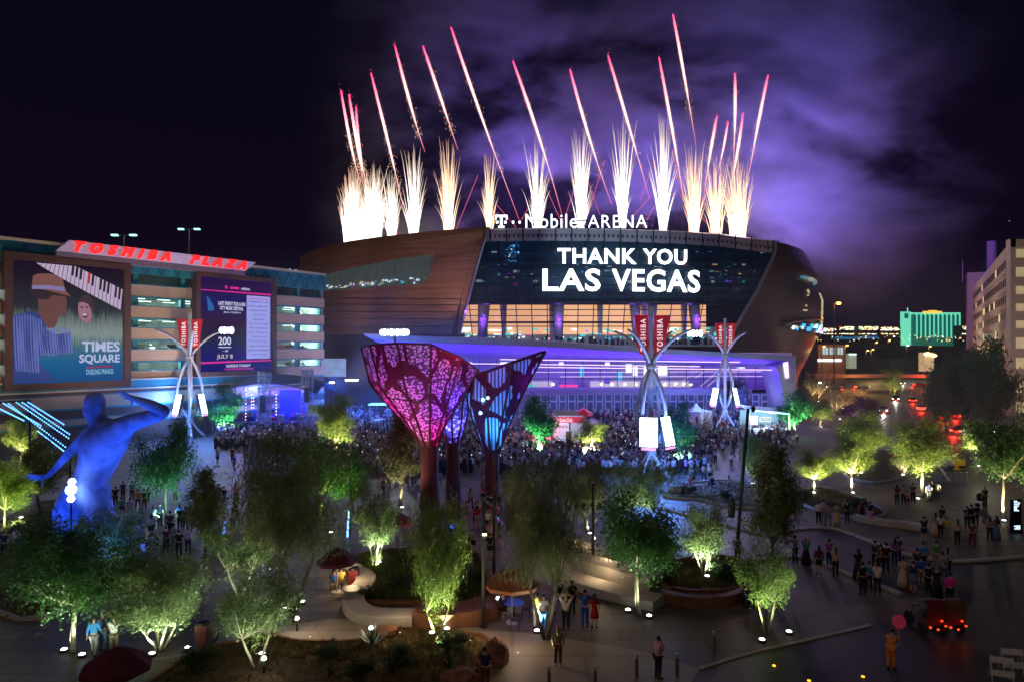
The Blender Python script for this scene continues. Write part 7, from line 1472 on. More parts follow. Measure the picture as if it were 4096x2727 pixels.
N = [
 (559, 612, 'wide', 'black', 'pale', 'man in black t-shirt and pale jeans seen from behind, near the seat wall', {}),
 (572, 614, 'stand', 'black', 'black', 'dark haired woman in black clothes right of the man in the black t-shirt', dict(hair=('long', 'dark'))),
 (566, 629, 'headhold', 'white', 'black', 'woman in white tank top and black trousers with both hands on her head', dict(hair=('long', 'blond'), h=.97)),
 (585, 626, 'armround', 'blue', 'blue', 'man in blue shirt and trousers with his arm around a woman in red', dict(h=1.04, shoes='brown')),
 (594.5, 627, 'armroundL', 'red', 'red', 'woman in short red dress and black boots hugged by the man in blue', dict(h=.95, lower='skirt', hair=('long', 'brown'))),
 (537, 627.5, 'chin', 'yellow', 'white', 'person in white jeans and shiny top left of the willow trunk', dict(hair=('long', 'brown'))),
 (543.5, 630, 'stand', 'white', 'sky', 'person in pale top and bright blue trousers half behind the willow trunk', {}),
 (558, 665, 'stand', 'olive', 'brown', 'woman with long blond hair, olive top and dark leggings on the sandy path', dict(hair=('long', 'blond'), h=.98, upper='longshirt', shoes='white')),
 (658, 677.5, 'chin', 'pink', 'black', 'man in pink shirt and black trousers holding a hand to his chin', dict(upper='longshirt', face=-1.1)),
 (485, 690, 'stand', 'navy', 'maroon', 'man in navy t-shirt and dark red trousers at the bottom edge by the boulder', {}),
 (531, 575, 'hips', 'print', 'black', 'person in patterned top standing left of the willow stems', {}),
 (557, 579, 'stand', 'print', 'print', 'person in dark patterned outfit on the paving before the curved seat', {}),
 (570, 563, 'hips', 'black', 'white', 'woman in black top and white skirt standing at the glowing curved seat', dict(lower='skirt', hair=('short', 'brown'))),
 (580, 563, 'stand', 'khaki', 'brown', 'person in brown leaning at the right end of the glowing curved seat', {}),
 (795, 562, 'phone', 'print', 'black', 'person in patterned shirt at the kerb, half behind the tall dark tree', {}),
 (806, 565, 'high', 'teal', 'black', 'woman in teal top and long black skirt with arms raised to film', dict(lower='dress', hair=('long', 'blond'))),
 (819, 574, 'stand', 'maroon', 'black', 'woman in maroon jacket and black shorts at the kerb', dict(lower='shorts', hair=('long', 'dark'), upper='longshirt')),
 (835.5, 576, 'phone', 'beige', 'black', 'woman in beige top and black trousers filming at the kerb', dict(hair=('long', 'brown'))),
 (829, 566, 'phone', 'purple', 'navy', 'person in purple filming behind the woman in beige', {}),
 (737.5, 563, 'stand', 'black', 'black', 'dark figure standing under the tall black pole', {}),
 (746, 607, 'stand', 'black', 'navy', 'leftmost of the dark figures under the flat topped tree', {}), (756, 608, 'stand', 'navy', 'black', 'second dark figure under the flat topped tree', {}), (762, 609, 'wide', 'maroon', 'black', 'third figure under the flat topped tree, in maroon', {}), (779, 609, 'stand', 'black', 'black', 'figure in black right of the flat topped tree trunk', {}),
 (858, 579, 'stand', 'black', 'black', 'woman in a long black dress at the left of the crowd in the driveway', dict(lower='dress', hair=('long', 'dark'), h=1.04)),
 (862.5, 594, 'stand', 'black', 'black', 'person in black with a pink scarf in front of the woman in the long dress', dict(h=1.04)),
 (869, 590, 'stand', 'teal', 'navy', 'person in teal shirt between the black dressed and white shirted ones', dict(h=.95)), (877.5, 594, 'phone', 'white', 'black', 'man in white striped shirt and black trousers in the driveway crowd', dict(upper='longshirt')),
 (875, 568, 'phone', 'navy', 'black', 'person in navy reaching out with a phone', {}), (886, 573, 'stand', 'black', 'black', 'tall man in black in the driveway crowd', dict(h=1.08)), (881, 572, 'stand', 'brown', 'black', 'person in brown beside the tall man in black', {}),
 (894.5, 565, 'stand', 'purple', 'navy', 'woman in purple printed top behind the crowd', dict(hair=('long', 'dark'))), (898, 563, 'stand', 'navy', 'navy', 'person in navy behind the woman in purple', {}),
 (903, 587, 'stand', 'beige', 'beige', 'person in a long beige dress in the middle of the driveway', dict(lower='dress')), (923, 571, 'stand', 'sky', 'black', 'man in bright blue shirt and black shorts', dict(h=1.05, lower='shorts')),
 (913, 591, 'phone', 'navy', 'jeans', 'woman in navy top and denim skirt with pink shoes', dict(lower='skirt', shoes='red')), (921, 586, 'stand', 'blue', 'khaki', 'person in cobalt shirt and khaki shorts', dict(lower='shorts')), (928.5, 594, 'stand', 'black', 'black', 'person in black right of the cobalt shirt', {}),
 (937, 598, 'stand', 'black', 'black', 'person in a long black coat with yellow hood', dict(lower='dress', hair=('short', 'blond'))), (942.5, 581, 'stand', 'grey', 'jeans', 'man in grey shirt and jeans', {}), (947.5, 576, 'stand', 'print', 'black', 'woman in floral top right of the man in grey', dict(hair=('long', 'dark'))),
 (950, 605, 'stand', 'magenta', 'black', 'person in bright magenta jacket, right end of the driveway crowd', dict(upper='longshirt')), (936, 568, 'phone', 'green', 'khaki', 'person in pale green shirt filming at the back', {}), (917, 577, 'phone', 'black', 'black', 'person in black filming left of the bright blue shirt', {}),
 (847, 522, 'phone', 'black', 'navy', 'man in black t-shirt on the far sidewalk beside the mulch bed', {}), (862, 520, 'stand', 'maroon', 'black', 'woman in dark dress on the far sidewalk', dict(lower='skirt', hair=('short', 'dark'))), (870, 523, 'stand', 'navy', 'pink', 'person with pink legs and a navy bag on the far sidewalk', {}),
 (818.5, 523, 'stand', 'white', 'black', 'person in white at the left of the far sidewalk', {}), (828, 525, 'wide', 'grey', 'jeans', 'person in grey and jeans on the far sidewalk', {}), (836.5, 525, 'stand', 'print', 'beige', 'person in a patterned dress on the far sidewalk', dict(lower='dress')), (823, 521, 'stand', 'lilac', 'grey', 'person in lilac between the white and grey ones', {}),
 (897, 504, 'stand', 'maroon', 'black', 'woman in dark red beside the right plaza table group', dict(hair=('long', 'dark'))), (903.5, 504, 'stand', 'grey', 'black', 'person in grey in the group left of the big yellow green tree', {}), (908, 506, 'bend', 'red', 'maroon', 'person in red bending in the group left of the big tree', dict(h=.8)), (913, 502, 'stand', 'brown', 'black', 'person in brown at the right of that group', {}),
 (929, 501, 'stand', 'navy', 'black', 'woman in navy right of the big yellow green tree trunk', dict(hair=('long', 'dark'))), (932.5, 500, 'stand', 'black', 'navy', 'person in black beside the numbered white shirt', {}), (937.5, 500, 'stand', 'white', 'black', 'person in white printed shirt and black trousers', {}),
 (924, 541, 'phone', 'black', 'navy', 'man in black t-shirt and navy shorts on the right sidewalk', dict(lower='shorts', h=1.03)), (935.5, 536, 'stand', 'print', 'beige', 'woman in pale patterned dress on the right sidewalk', dict(lower='dress', hair=('long', 'brown'))), (940.5, 537, 'stand', 'white', 'black', 'person in white top holding a black coat', dict(hair=('long', 'brown'))), (947, 537, 'stand', 'yellow', 'khaki', 'child in mustard beside the white top', dict(h=.85)), (942, 528, 'stand', 'navy', 'navy', 'tall person behind the white top', {}),
 (957.5, 544, 'stand', 'beige', 'black', 'woman alone in beige top and black trousers', dict(hair=('long', 'brown'))), (971, 528, 'stand', 'black', 'black', 'man in black carrying someone on his shoulders', dict(h=1.06)), (976, 526, 'stand', 'black', 'black', 'person in black right of the shoulder carrier', {}), (967, 527, 'stand', 'navy', 'black', 'person in navy left of the shoulder carrier', dict(h=.95)), (972.5, 546, 'walk', 'brown', 'maroon', 'person in maroon trousers walking on the right sidewalk', {}),
 (990, 540, 'armround', 'khaki', 'black', 'woman in tan top and black capri hugging her friend', dict(hair=('long', 'dark'))), (996.5, 540, 'stand', 'black', 'jeans', 'woman in black top and long dark skirt, hugged', dict(lower='dress', hair=('long', 'dark'))), (985, 506, 'stand', 'black', 'black', 'dark figure near the pushchair behind the vase shaped tree', {}),
 (94, 655, 'walk', 'sky', 'grey', 'person in bright blue shirt right of the front oak trunk', dict(upper='longshirt')), (114, 654, 'phone', 'white', 'khaki', 'person in white shirt with a shoulder bag, front left', {}), (109, 645, 'stand', 'black', 'black', 'tall dark figure behind the white shirt, front left', {}), (103, 650, 'stand', 'navy', 'jeans', 'person in navy between the blue and the white shirts', {}),
 (16, 553, 'stand', 'white', 'grey', 'person in white shirt at the far left under the oak', {}), (4, 557, 'stand', 'black', 'black', 'dark figure at the left picture edge', {}), (145, 566, 'stand', 'lilac', 'jeans', 'person in lilac right of the statue', {}),
 (214, 553, 'walk', 'black', 'black', 'dark walking figure against the bright wet paving', {}), (199, 532, 'stand', 'black', 'black', 'dark figure between the trees left of centre', {}), (180, 529, 'stand', 'black', 'navy', 'left of two dark friends by the middle left tree', {}), (185.5, 529, 'stand', 'navy', 'black', 'right of two dark friends by the middle left tree', {}), (160, 525, 'stand', 'navy', 'black', 'dark figure left of the lit trunk', {}),
 (188, 553, 'hips', 'lilac', 'navy', 'person in lilac shirt in the group before the statue', {}), (174, 549, 'stand', 'grey', 'jeans', 'person in grey in the group before the statue', {}), (166, 552, 'stand', 'maroon', 'black', 'person in maroon in the group before the statue', {}), (179, 556, 'stand', 'black', 'black', 'dark figure at the front of the group by the statue', {}),
 (110, 506, 'stand', 'navy', 'black', 'person in navy just right of the statue hip', {}), (115.5, 506, 'phone', 'black', 'black', 'person in black filming just right of the statue', {}), (123, 500, 'stand', 'blue', 'brown', 'person in blue behind the short bench wall', {}), (132, 500, 'stand', 'teal', 'maroon', 'person in teal and maroon behind the short bench wall', {}), (138, 509, 'wide', 'orange', 'maroon', 'person in orange near the short bench wall', {}), (144, 509, 'stand', 'black', 'brown', 'person in black and brown right of the short bench wall', {}),
 (214, 507, 'stand', 'black', 'black', 'person in black left of the vivid green tree', {}), (219, 503, 'stand', 'green', 'black', 'person in bright green shirt in the middle left crowd', {}), (224, 506, 'stand', 'navy', 'jeans', 'person in navy right of the bright green shirt', {}), (236, 503, 'stand', 'orange', 'black', 'person in orange at the edge of the dim willow', {}),
]
for px, py, pose, top, bot, lab, kw in N:
    person(px, py, pose, top, bot, lab, **({'face': random.uniform(-.25, .25)+(px-560)*-.0006} | kw))
for px, py, top, bot, lab in ((121.5, 512, 'teal', 'navy', 'person in teal sitting on the ground near the statue'), (130, 513, 'lilac', 'grey', 'person in lilac sitting right of the teal one'), (334, 591, 'sky', 'khaki', 'person in light blue seated under the maroon umbrella'), (341, 589, 'yellow', 'brown', 'person in mustard seated under the maroon umbrella'), (503, 616, 'navy', 'black', 'person in navy seated at the blue lit table'), (712, 487, 'navy', 'navy', 'person in navy sitting on the edge of the pink gravel'), (729, 488, 'pale', 'jeans', 'person in pale blue sitting on the edge of the pink gravel'), (690, 487, 'pink', 'pink', 'person in pink sitting by the largest mast'), (683, 496, 'black', 'black', 'person in black sitting with a white cap near the gravel'), (758, 505, 'pink', 'black', 'person in pink sitting at the lower edge of the gravel')):
    person(px, py, 'sit', top, bot, lab, face=random.uniform(-.6, .6), seat=-.04)
wk_ = person(891, 668, 'bend', 'orange', 'orange', 'traffic warden in orange vest leaning forward with a red round sign', face=-.6, upper='longshirt', lower='trousers')
o = thing('hand_sign', 'round red stop sign on a stick held up by the traffic warden', 'sign', tuple(G(899, 667)), -.1); mb = MB(); mb.tube([(0, 0, .9), (0, 0, 1.75)], .015, 5); mb.build('stick', m_white, o, local=True)
mb = MB(); mb.prism([(.30*math.cos(R(22.5+45*i)), .30*math.sin(R(22.5+45*i))) for i in range(8)], -.012, .012); q = mb.build('sign_face', mat('stop_red', (.5, .05, .09), rough=.4, emit=(.6, .05, .12), es=.12, sample=False), o, local=True); q.rotation_euler = (R(80), 0, 0); q.location = (0, 0, 1.95)
# mid-distance crowd, one thing per person
r_ = random.Random(21); TC = ['black', 'black', 'navy', 'grey', 'white', 'maroon', 'blue', 'red', 'pink', 'teal', 'brown', 'lilac', 'beige', 'print', 'pale']; BC = ['black', 'black', 'navy', 'jeans', 'khaki', 'brown', 'grey']
ZN = [((445, 500), (505, 560), 26, 'person standing in the dense group between the steel funnel trunks'), ((375, 495), (425, 545), 12, 'person standing left of the steel funnel trunks'), ((330, 440), (470, 500), 20, 'person in the dark crowd left of the magenta funnel trunk'), ((500, 600), (470, 500), 14, 'person in the crowd behind the big willow'), ((445, 560), (470, 500), 16, 'person on the steps just behind the steel funnels'),
      ((210, 340), (440, 475), 24, 'person in the crowd before the concert stage'), ((600, 720), (455, 490), 34, 'person in the crowd around the largest white mast'), ((690, 745), (438, 470), 24, 'person in the open queue right of the white tent'), ((130, 300), (500, 545), 18, 'person in the shade of the middle left trees'), ((740, 800), (436, 462), 12, 'person queuing at the food stand'), ((510, 620), (452, 480), 10, 'person near the red drinks kiosk')]
for (a, b_), (c, d), n_, lab in ZN:
    for _ in range(n_):
        person(r_.uniform(a, b_), r_.uniform(c, d), r_.choice(['stand', 'stand', 'wide', 'phone', 'phone', 'hips', 'high', 'walk']), r_.choice(TC), r_.choice(BC), lab, face=r_.uniform(-.6, .6), h=r_.uniform(.92, 1.05), hair=(r_.choice(['short', 'long']), r_.choice(['dark', 'dark', 'brown', 'blond'])), lower=r_.choice(['trousers', 'trousers', 'shorts']), parts=False, group=lab.replace('person', 'people'))
# the distant dense crowd as one mass
def crowd(name, n, zone, label):
    v = []; f = []; mi = []
    for _ in range(n):
        px, py = zone(r_); p = G(px, py); h = r_.uniform(1.5, 1.85); w = r_.uniform(.19, .27); a = r_.uniform(-.5, .5); ca, sa = math.cos(a), math.sin(a); b0 = len(v); k = r_.randrange(7); k2 = r_.choice([0, 0, 1])
        prof = [(0, w*.7, .10), (.45, w*.75, .12), (.5, w*.9, .13), (.80, w*1.05, .13), (.86, w*.35, .07)]
        for z, ww, dd in prof:
            for i in range(6): an = i*math.pi/3; x, y = math.cos(an)*ww, math.sin(an)*dd; v.append((p.x+x*ca-y*sa, p.y+x*sa+y*ca, z*h))
        for j in range(4):
            for i in range(6): f.append((b0+j*6+i, b0+j*6+(i+1) % 6, b0+(j+1)*6+(i+1) % 6, b0+(j+1)*6+i)); mi.append(k2 if j < 2 else k)
        b1 = len(v)
        for t, rr2 in ((-.11, .03), (-.05, .085), (.03, .095), (.10, .05)):
            for i in range(6): an = i*math.pi/3; v.append((p.x+math.cos(an)*rr2, p.y+math.sin(an)*rr2, h*.935+t))
        for j in range(3):
            for i in range(6): f.append((b1+j*6+i, b1+j*6+(i+1) % 6, b1+(j+1)*6+(i+1) % 6, b1+(j+1)*6+i)); mi.append(7 if j == 0 or r_.random() < .4 else 0)
        f.append(tuple(b1+18+i for i in range(6))); mi.append(0)
        if r_.random() < .07: b2 = len(v); q = Vector((p.x+r_.uniform(-.2, .2), p.y+.2, h*.97)); v.extend([(q.x-.05, q.y, q.z), (q.x+.05, q.y, q.z), (q.x+.05, q.y, q.z+.14), (q.x-.05, q.y, q.z+.14)]); f.append((b2, b2+1, b2+2, b2+3)); mi.append(8)
    me = bpy.data.meshes.new(name); me.from_pydata(v, [], f)
    for m in (CL['black'], CL['navy'], CL['grey'], CL['white'], CL['maroon'], CL['pink'], CL['pale'], m_skin, glow('phone_screen', (.6, .75, 1), 1.6)): me.materials.append(m)
    me.polygons.foreach_set('material_index', mi); o = bpy.data.objects.new(name, me); COL.objects.link(o); return tag(o, label, kind='stuff')
def z_far(r): 
    px = r.uniform(330, 790); y = 411.5+(r.random()**1.15)*(62 if 370 < px < 610 else 34); return px, y
crowd('crowd', 3000, z_far, 'dense crowd filling the plaza between the kiosks and the arena doors')
crowd('crowd', 520, lambda r: (r.uniform(215, 345), r.uniform(428, 450)), 'dense crowd right before the concert stage')
crowd('crowd', 620, lambda r: (r.triangular(560, 720, 640), r.uniform(440, 474)), 'dense crowd between the red kiosk and the largest mast')
crowd('crowd', 420, lambda r: (r.uniform(345, 450), r.uniform(440, 474)), 'crowd seen past the magenta funnel')
for px, py, e_, c_ in ((560, 440, 1500, (.9, .45, 1)), (620, 440, 1500, (.8, .5, 1)), (700, 430, 900, (.4, .4, 1)), (500, 428, 900, (.8, .4, 1)), (400, 430, 900, (.15, .3, 1))): pass
# ---------------------------------------------------------------- cars
m_tyre = mat('tyre', (.015, .015, .015), rough=.8, noise=0); m_win = mat('car_glass', (.01, .012, .015), rough=.08, noise=0)
g_tail = glow('tail_red', (1, .04, .012), 12); g_head = glow('head_white', (1, .95, .85), 9)
def car(px, py, rz, paint, label, pos=None, tail=True, van=False, lit_=True, group=None):
    p = Vector(pos) if pos is not None else G(px, py); t = thing('car', label, 'car', tuple(p), rz, group)
    prof = [(-2.15, .35), (-2.2, .75), (-2.0, .95), (-1.45, 1.02), (-.95, 1.42), (.55, 1.45), (1.15, 1.0), (2.0, .86), (2.2, .6), (2.2, .35)] if not van else [(-2.3, .4), (-2.35, 1.2), (-2.2, 1.95), (-1.8, 2.1), (1.2, 2.1), (1.75, 1.3), (2.3, 1.1), (2.4, .6), (2.4, .4)]
    mb = MB()
    for w0, w1, pa, pb_ in ((.78, .86, -1, 0),):
        n_ = len(prof); vs = []
        for s in (-1, 1): vs += [(x, s*(.88 if z < 1.05 or van else .66), z) for x, z in prof]
        fs = [tuple(range(n_-1, -1, -1)), tuple(range(n_, 2*n_))]+[(i, (i+1) % n_, n_+(i+1) % n_, n_+i) for i in range(n_)]; mb.add(vs, fs)
    b_ = mb.build('body', paint, t, local=True); bv = b_.modifiers.new('b', 'BEVEL'); bv.width = .06; bv.segments = 2; bv.limit_method = 'ANGLE'
    if not van:
        mb = MB(); mb.add([(-1.42, -.70, 1.06), (-1.42, .70, 1.06), (-.98, .62, 1.40), (-.98, -.62, 1.40)], [(0, 3, 2, 1)]); mb.build('rear_window', m_win, t, local=True).location.x = -.02
        mb = MB(); mb.add([(1.13, -.70, 1.04), (1.13, .70, 1.04), (.60, .62, 1.42), (.60, -.62, 1.42)], [(0, 1, 2, 3)]); mb.build('windscreen', m_win, t, local=True).location.x = .02
        for s in (-1, 1): mb = MB(); mb.add([(-1.15, s*.80, 1.06), (.95, s*.80, 1.06), (.5, s*.675, 1.40), (-.9, s*.675, 1.40)], [(0, 1, 2, 3)] if s < 0 else [(3, 2, 1, 0)]); mb.build('side_window', m_win, t, local=True).location.y = s*.02
    else:
        mb = MB(); mb.bx(-2.37, -2.3, -.7, .7, 1.25, 1.8); mb.build('rear_window', m_win, t, local=True)
        for s in (-1, 1): mb = MB(); mb.bx(-1.6, 1.2, s*.885, s*.90, 1.25, 1.8); mb.build('side_window', m_win, t, local=True)
    for x in (-1.35, 1.35):
        for s in (-1, 1): mb = MB(); mb.tube([(x, s*.72, .33), (x, s*.90, .33)], .33, 14); w_ = mb.build('wheel', m_tyre, t, local=True); mb = MB(); mb.tube([(x, s*.88, .33), (x, s*.915, .33)], .19, 10); mb.build('rim', m_truss, w_, local=True)
    xr, xf = (-2.22, 2.22) if not van else (-2.38, 2.42)
    for s in (-1, 1):
        mb = MB(); mb.box((xr, s*.66, .80), (.07, .34, .17)); mb.build('taillight', g_tail if lit_ else CL['red'], t, local=True); mb = MB(); mb.box((xf, s*.62, .68), (.07, .32, .17)); mb.build('headlight', g_head if lit_ else m_truss, t, local=True)
    if lit_:
        d = Vector((math.cos(rz), math.sin(rz), 0))
        light('taillight_glow', 'POINT', p+d*(xr-.7)+Vector((0, 0, .6)), 420, (1, .03, .01), None, size=.3).parent = None
        l_ = COL.objects[-1]; l_.location = (xr-.6, 0, .6); l_.parent = t
        q = light('headlight_beam', 'SPOT', (0, 0, 0), 900, (1, .95, .85), None, size=.1, spot=60); q.location = (xf+.3, 0, .7); q.rotation_euler = (0, R(-82), 0); q.parent = t; q.rotation_euler = Vector((1, 0, -.12)).to_track_quat('-Z', 'Y').to_euler()
    return t
P1 = mat('white_car_paint', (.5, .5, .52), rough=.3, noise=0); P2 = mat('dark_car_paint', (.03, .03, .035), rough=.25, noise=0); P3 = mat('red_car_paint', (.35, .02, .02), rough=.3, noise=0); P4 = mat('silver_car_paint', (.3, .3, .32), rough=.3, noise=0)
ND = math.atan2(1, .60)
for px, py, rz, pt, lab, vn in ((913, 402, ND, P2, 'car with red tail lights ahead of the queue on the avenue', False), (930, 403, ND, P2, 'dark car with red tail lights in the middle of the avenue', False), (955, 418, ND, P3, 'red lit car right of the red van on the avenue', False), (896, 400, ND+math.pi, P2, 'dark oncoming car with headlights in the middle of the avenue', False), (1012, 436, 2.9, P2, 'dark car with red lamps near the right edge', False), (921, 410, ND, P4, 'car with red tail lights on the avenue, left of the red van', False), (944, 419, ND, P3, 'tall red lit van driving away on the avenue', True), (963, 434, ND-.5, P2, 'dark car turning right behind the black trees', False), (903, 384, ND+math.pi, P1, 'oncoming car with headlights far up the avenue', False), (884, 412, ND+math.pi, P4, 'oncoming car with two bright headlights on the avenue', False),
                              (920, 386, 0, P3, 'police like car with pink glare at the far crossing', False), (935, 388, ND, P3, 'car with tail lights waiting at the far crossing', False), (862, 388, 0, P1, 'pale car crossing on the far street, right one', False), (834, 388, math.pi, P4, 'silver car crossing on the far street, left one', False), (1020, 448, 2.8, P3, 'red car cut by the right picture edge', False), (912, 374, 0, P2, 'dark car on the distant road with red lights', False), (928, 374, .1, P3, 'truck like red van on the distant road', True)):
    car(px, py, rz, pt, lab, van=vn)
q = car(919, 437, ND, P2, 'dark car with purple lights near the avenue trees'); light('purple_light', 'POINT', G(917, 438)+Vector((0, -2, .8)), 500, (.4, .08, 1), None, size=.3).parent = None
o = COL.objects[-1]; o.location = (-3, 0, .8); o.parent = q
r_ = random.Random(77); kk = 0     # cars parked on the garage decks
for k in range(3, 7):
    for u in (-4, 19.5, 22.7, 26.5, 30, 34, 44.5, 47.5):
        if r_.random() < .55: 
            pw = W(u+r_.uniform(-.4, .4), cars_u[k], -2.6); t = car(0, 0, math.atan2(GN.y, GN.x)+(math.pi if r_.random() < .5 else 0), r_.choice([P1, P2, P4, P3]), 'car parked at the edge of a garage deck', pos=pw, lit_=False, group='cars parked on the garage decks'); kk += 1
# pedicabs with red lamps at the lower right
for i, (px, py, lab) in enumerate(((931, 634, 'left pedicab with small red lamps in the dark street'), (951, 634, 'right pedicab with orange seat hood and red lamps'))):
    p = G(px, py); t = thing('pedicab', lab, 'pedicab', tuple(p), .2, 'pedicabs with red lamps'); 
    for x, y in ((-.45, 0), (.45, 0), (0, 1.35)): mb = MB(); mb.tube([(x-.02, y, .32), (x+.02, y, .32)], .32, 16); mb.build('wheel', m_tyre, t, local=True)
    mb = MB(); mb.tube([(-.45, 0, .32), (.45, 0, .32)], .03, 5); mb.tube([(0, 0, .4), (0, 1.35, .32)], .03, 5); mb.tube([(0, 1.3, .3), (0, 1.1, 1.0), (.25, 1.0, 1.02)], .02, 5); mb.build('frame', m_fix, t, local=True)
    mb = MB(); mb.box((0, 0, .62), (.95, .55, .12)); mb.box((0, -.28, .9), (.95, .1, .5)); mb.build('seat', CL['maroon'], t, local=True)
    mb = MB(); mb.grid(lambda u, v: (-.5+u, -.35+.75*v, 1.55+.12*math.sin(math.pi*v)), lin(0, 1, 3), lin(0, 1, 6)); mb.grid(lambda u, v: (-.5+u, -.36, .9+.65*v), (0, 1), (0, 1)); mb.build('hood', CL['brown'] if i else CL['maroon'], t, local=True)
    for x, z in ((-.42, .55), (.42, .55), (0, .42), (.2, .8)): mb = MB(); mb.box((x, -.42, z), (.10, .05, .08)); mb.build('red_lamp', glow('pedicab_red', (1, .06, .01), 1.6), t, local=True)
    light('pedicab_glow', 'POINT', Vector(p)+Vector((0, -.7, .6)), 1.5, (1, .06, .01), t, size=.2)
for px, py in ((774, 665), (809, 680), (863, 676)):
    p = G(px, py); mb = MB(); mb.lathe([(.07, 0), (.07, .03), (.03, .05)], 10); o = mb.build('road_stud', glow('amber_stud', (1, .45, .02), 3)); o.location = p; tag(o, 'small amber light stud in the dark street, %s' % {774: 'left one', 809: 'middle one by the bottom edge', 863: 'right one'}[px], 'road stud', 'amber road studs')
# pushchair
p = G(981, 505); t = thing('pushchair', 'dark pushchair behind the vase shaped tree on the right plaza', 'pushchair', tuple(p)); mb = MB(); mb.tube([(-.3, 0, .12), (.25, 0, .75), (.5, 0, 1.0)], .02, 5); mb.tube([(.3, 0, .12), (-.1, 0, .6)], .02, 5); mb.build('frame', m_truss, t, local=True); mb = MB(); mb.box((0, 0, .6), (.5, .4, .3)); mb.ball((-.1, 0, .85), (.3, .22, .25)); mb.build('hooded_seat', CL['black'], t, local=True)
for x in (-.3, .3): mb = MB(); mb.tube([(x, -.2, .12), (x, .2, .12)], .12, 10); mb.build('wheel', m_tyre, t, local=True)
# ---------------------------------------------------------------- the distant city
m_night = mat('night_ground', (.02, .016, .016), rough=.9); m_dkb = mat('dark_building', (.05, .035, .035), rough=.8)
mb = MB(); xs = lin(-1800, 1800, 60); rz_ = random.Random(4)
mb.grid(lambda x, k: (x, [300, 520, 1500, 1500][k], [0.1, 13+1.6*math.sin(x*.02)+rz_.uniform(-.5, .8), 26+3*math.sin(x*.006), 0][k]), xs, range(4)); struct(mb.build('terrain', m_night, smooth=True))
def far(px0, px1, pyt, pyb, Y, d=20.): 
    a, b_ = P(px0, pyt, Y), P(px1, pyb, Y); return a.x, b_.x, Y, Y+d, b_.z, a.z
GH = thing('casino_hotel', 'long hotel slab lit emerald green with white piers and a gold roof sign, far away', 'hotel', (P(930, 0, 900).x, 900, 0))
mg_ = mat('hotel_wall', (.12, .42, .34), noise=.15, scale=.05, emit=(.02, .34, .24), es=.22, sample=False); m_pier = mat('hotel_pier', (.5, .8, .65), noise=.1, emit=(.18, .95, .60), es=.75, sample=False); m_hw = mat('hotel_window', (.01, .08, .08), noise=.7, scale=.3, emit=(.0, .12, .11), es=.8, sample=False)
mb = MB(); x0, x1, y0, y1, z0, z1 = far(901, 960, 313, 338, 900, 2.5); mb.bx(x0, x1, y0, y1, 0, z1-2); mb.build('wall', mg_, GH)
mb = MB(); x0, x1, y0, y1, z0, z1 = far(901, 911, 311.5, 338, 898, 1.9); mb.bx(x0, x1, y0, y1, 0, z1); mb.build('end_tower', m_pier, GH)
mb = MB(); mb.bx(*far(904.5, 908.5, 313, 318, 897.5, .4)[:4], *far(904.5, 908.5, 313, 318, 897.5)[4:]); mb.build('tower_window', m_hw, GH)
for i in range(11):
    px = 913.5+i*4.3; mb = MB(); mb.bx(*far(px, px+2.7, 315, 337, 899.2, .7)); mb.build('window_bay', m_hw, GH)
    mb = MB(); mb.bx(*far(px+2.9, px+4.1, 314, 337, 898.6, 1.3)); mb.build('pier', m_pier, GH)
mb = MB(); mb.bx(*far(912, 960.5, 312.3, 314, 898, 3)); mb.build('cornice', m_pier, GH)
mb = MB(); mb.bx(*far(923, 942, 310.8, 313, 897, .9)); mb.bx(*far(929, 937, 310, 311, 897, .9)); mb.build('gold_sign', glow('gold_letters', (1, .6, .08), 1.1), GH)
mb = MB(); mb.tube([P(907.5, 312, 899), P(907.5, 307.5, 899)], .7, 5); mb.build('mast', glow('mint_mast', (.3, 1, .8), .8), GH)
# strip of low lit buildings on the horizon
LT = [glow('city_white', (1, .95, .85), 2.2), glow('city_amber', (1, .5, .10), 2.2), glow('city_yellow', (1, .85, .25), 1.8), glow('city_mint', (.4, 1, .75), 1.6), glow('city_blue', (.25, .6, 1), 1.6), glow('city_red', (1, .05, .03), 1.8)]
r_ = random.Random(31); i_ = 0
for (px0, px1, pyt, Y, lab) in ((822, 838, 327, 820, 'low lit terminal building beside the arena edge'), (838, 858, 325.5, 840, 'long lit terminal, second building from the arena'), (858, 880, 325.5, 830, 'long lit terminal in the middle of the horizon'), (880, 901, 326, 850, 'lit terminal just left of the green hotel'), (961, 972, 325, 860, 'gold lit low building right of the green hotel')):
    t = thing('distant_building', lab, 'building', (P((px0+px1)/2, 0, Y).x, Y, 0), group='low lit buildings on the horizon'); mb = MB(); x0, x1, y0, y1, z0, z1 = far(px0, px1-.4, pyt, 340, Y, 15); mb.bx(x0, x1, y0, y1, 0, z1); mb.build('wall', m_dkb, t)
    mb = MB(); n_ = int((px1-px0)*4.2)
    for _ in range(n_):
        w = r_.uniform(.4, 2.4); x = r_.uniform(x0+1.5, x1-1.5); z = H-(r_.choice([pyt+1.2, pyt+2.4, pyt+3.6, 333.5])+r_.uniform(-.3, .3)-YH)/F*Y; mb.box((x, Y-.3, z), (w, .4, r_.uniform(.6, 1.1)), mi=r_.choices(range(6), [6, 3, 5, 3, 1, .3])[0])
    mb.build('lit_windows', LT, t)
mb = MB()
for _ in range(150): px = r_.uniform(735, 1010) if r_.random() < .8 else r_.uniform(-100, 340); Y = r_.uniform(420, 640); p = P(px, r_.uniform(335, 341), Y); mb.ball(p, r_.uniform(.25, .5), 5, 3, mi=r_.choices(range(6), [3, 6, 3, 1, 1, 1])[0])
o = mb.build('city_lights', LT); tag(o, 'scattered street lights of the distant city', kind='stuff')
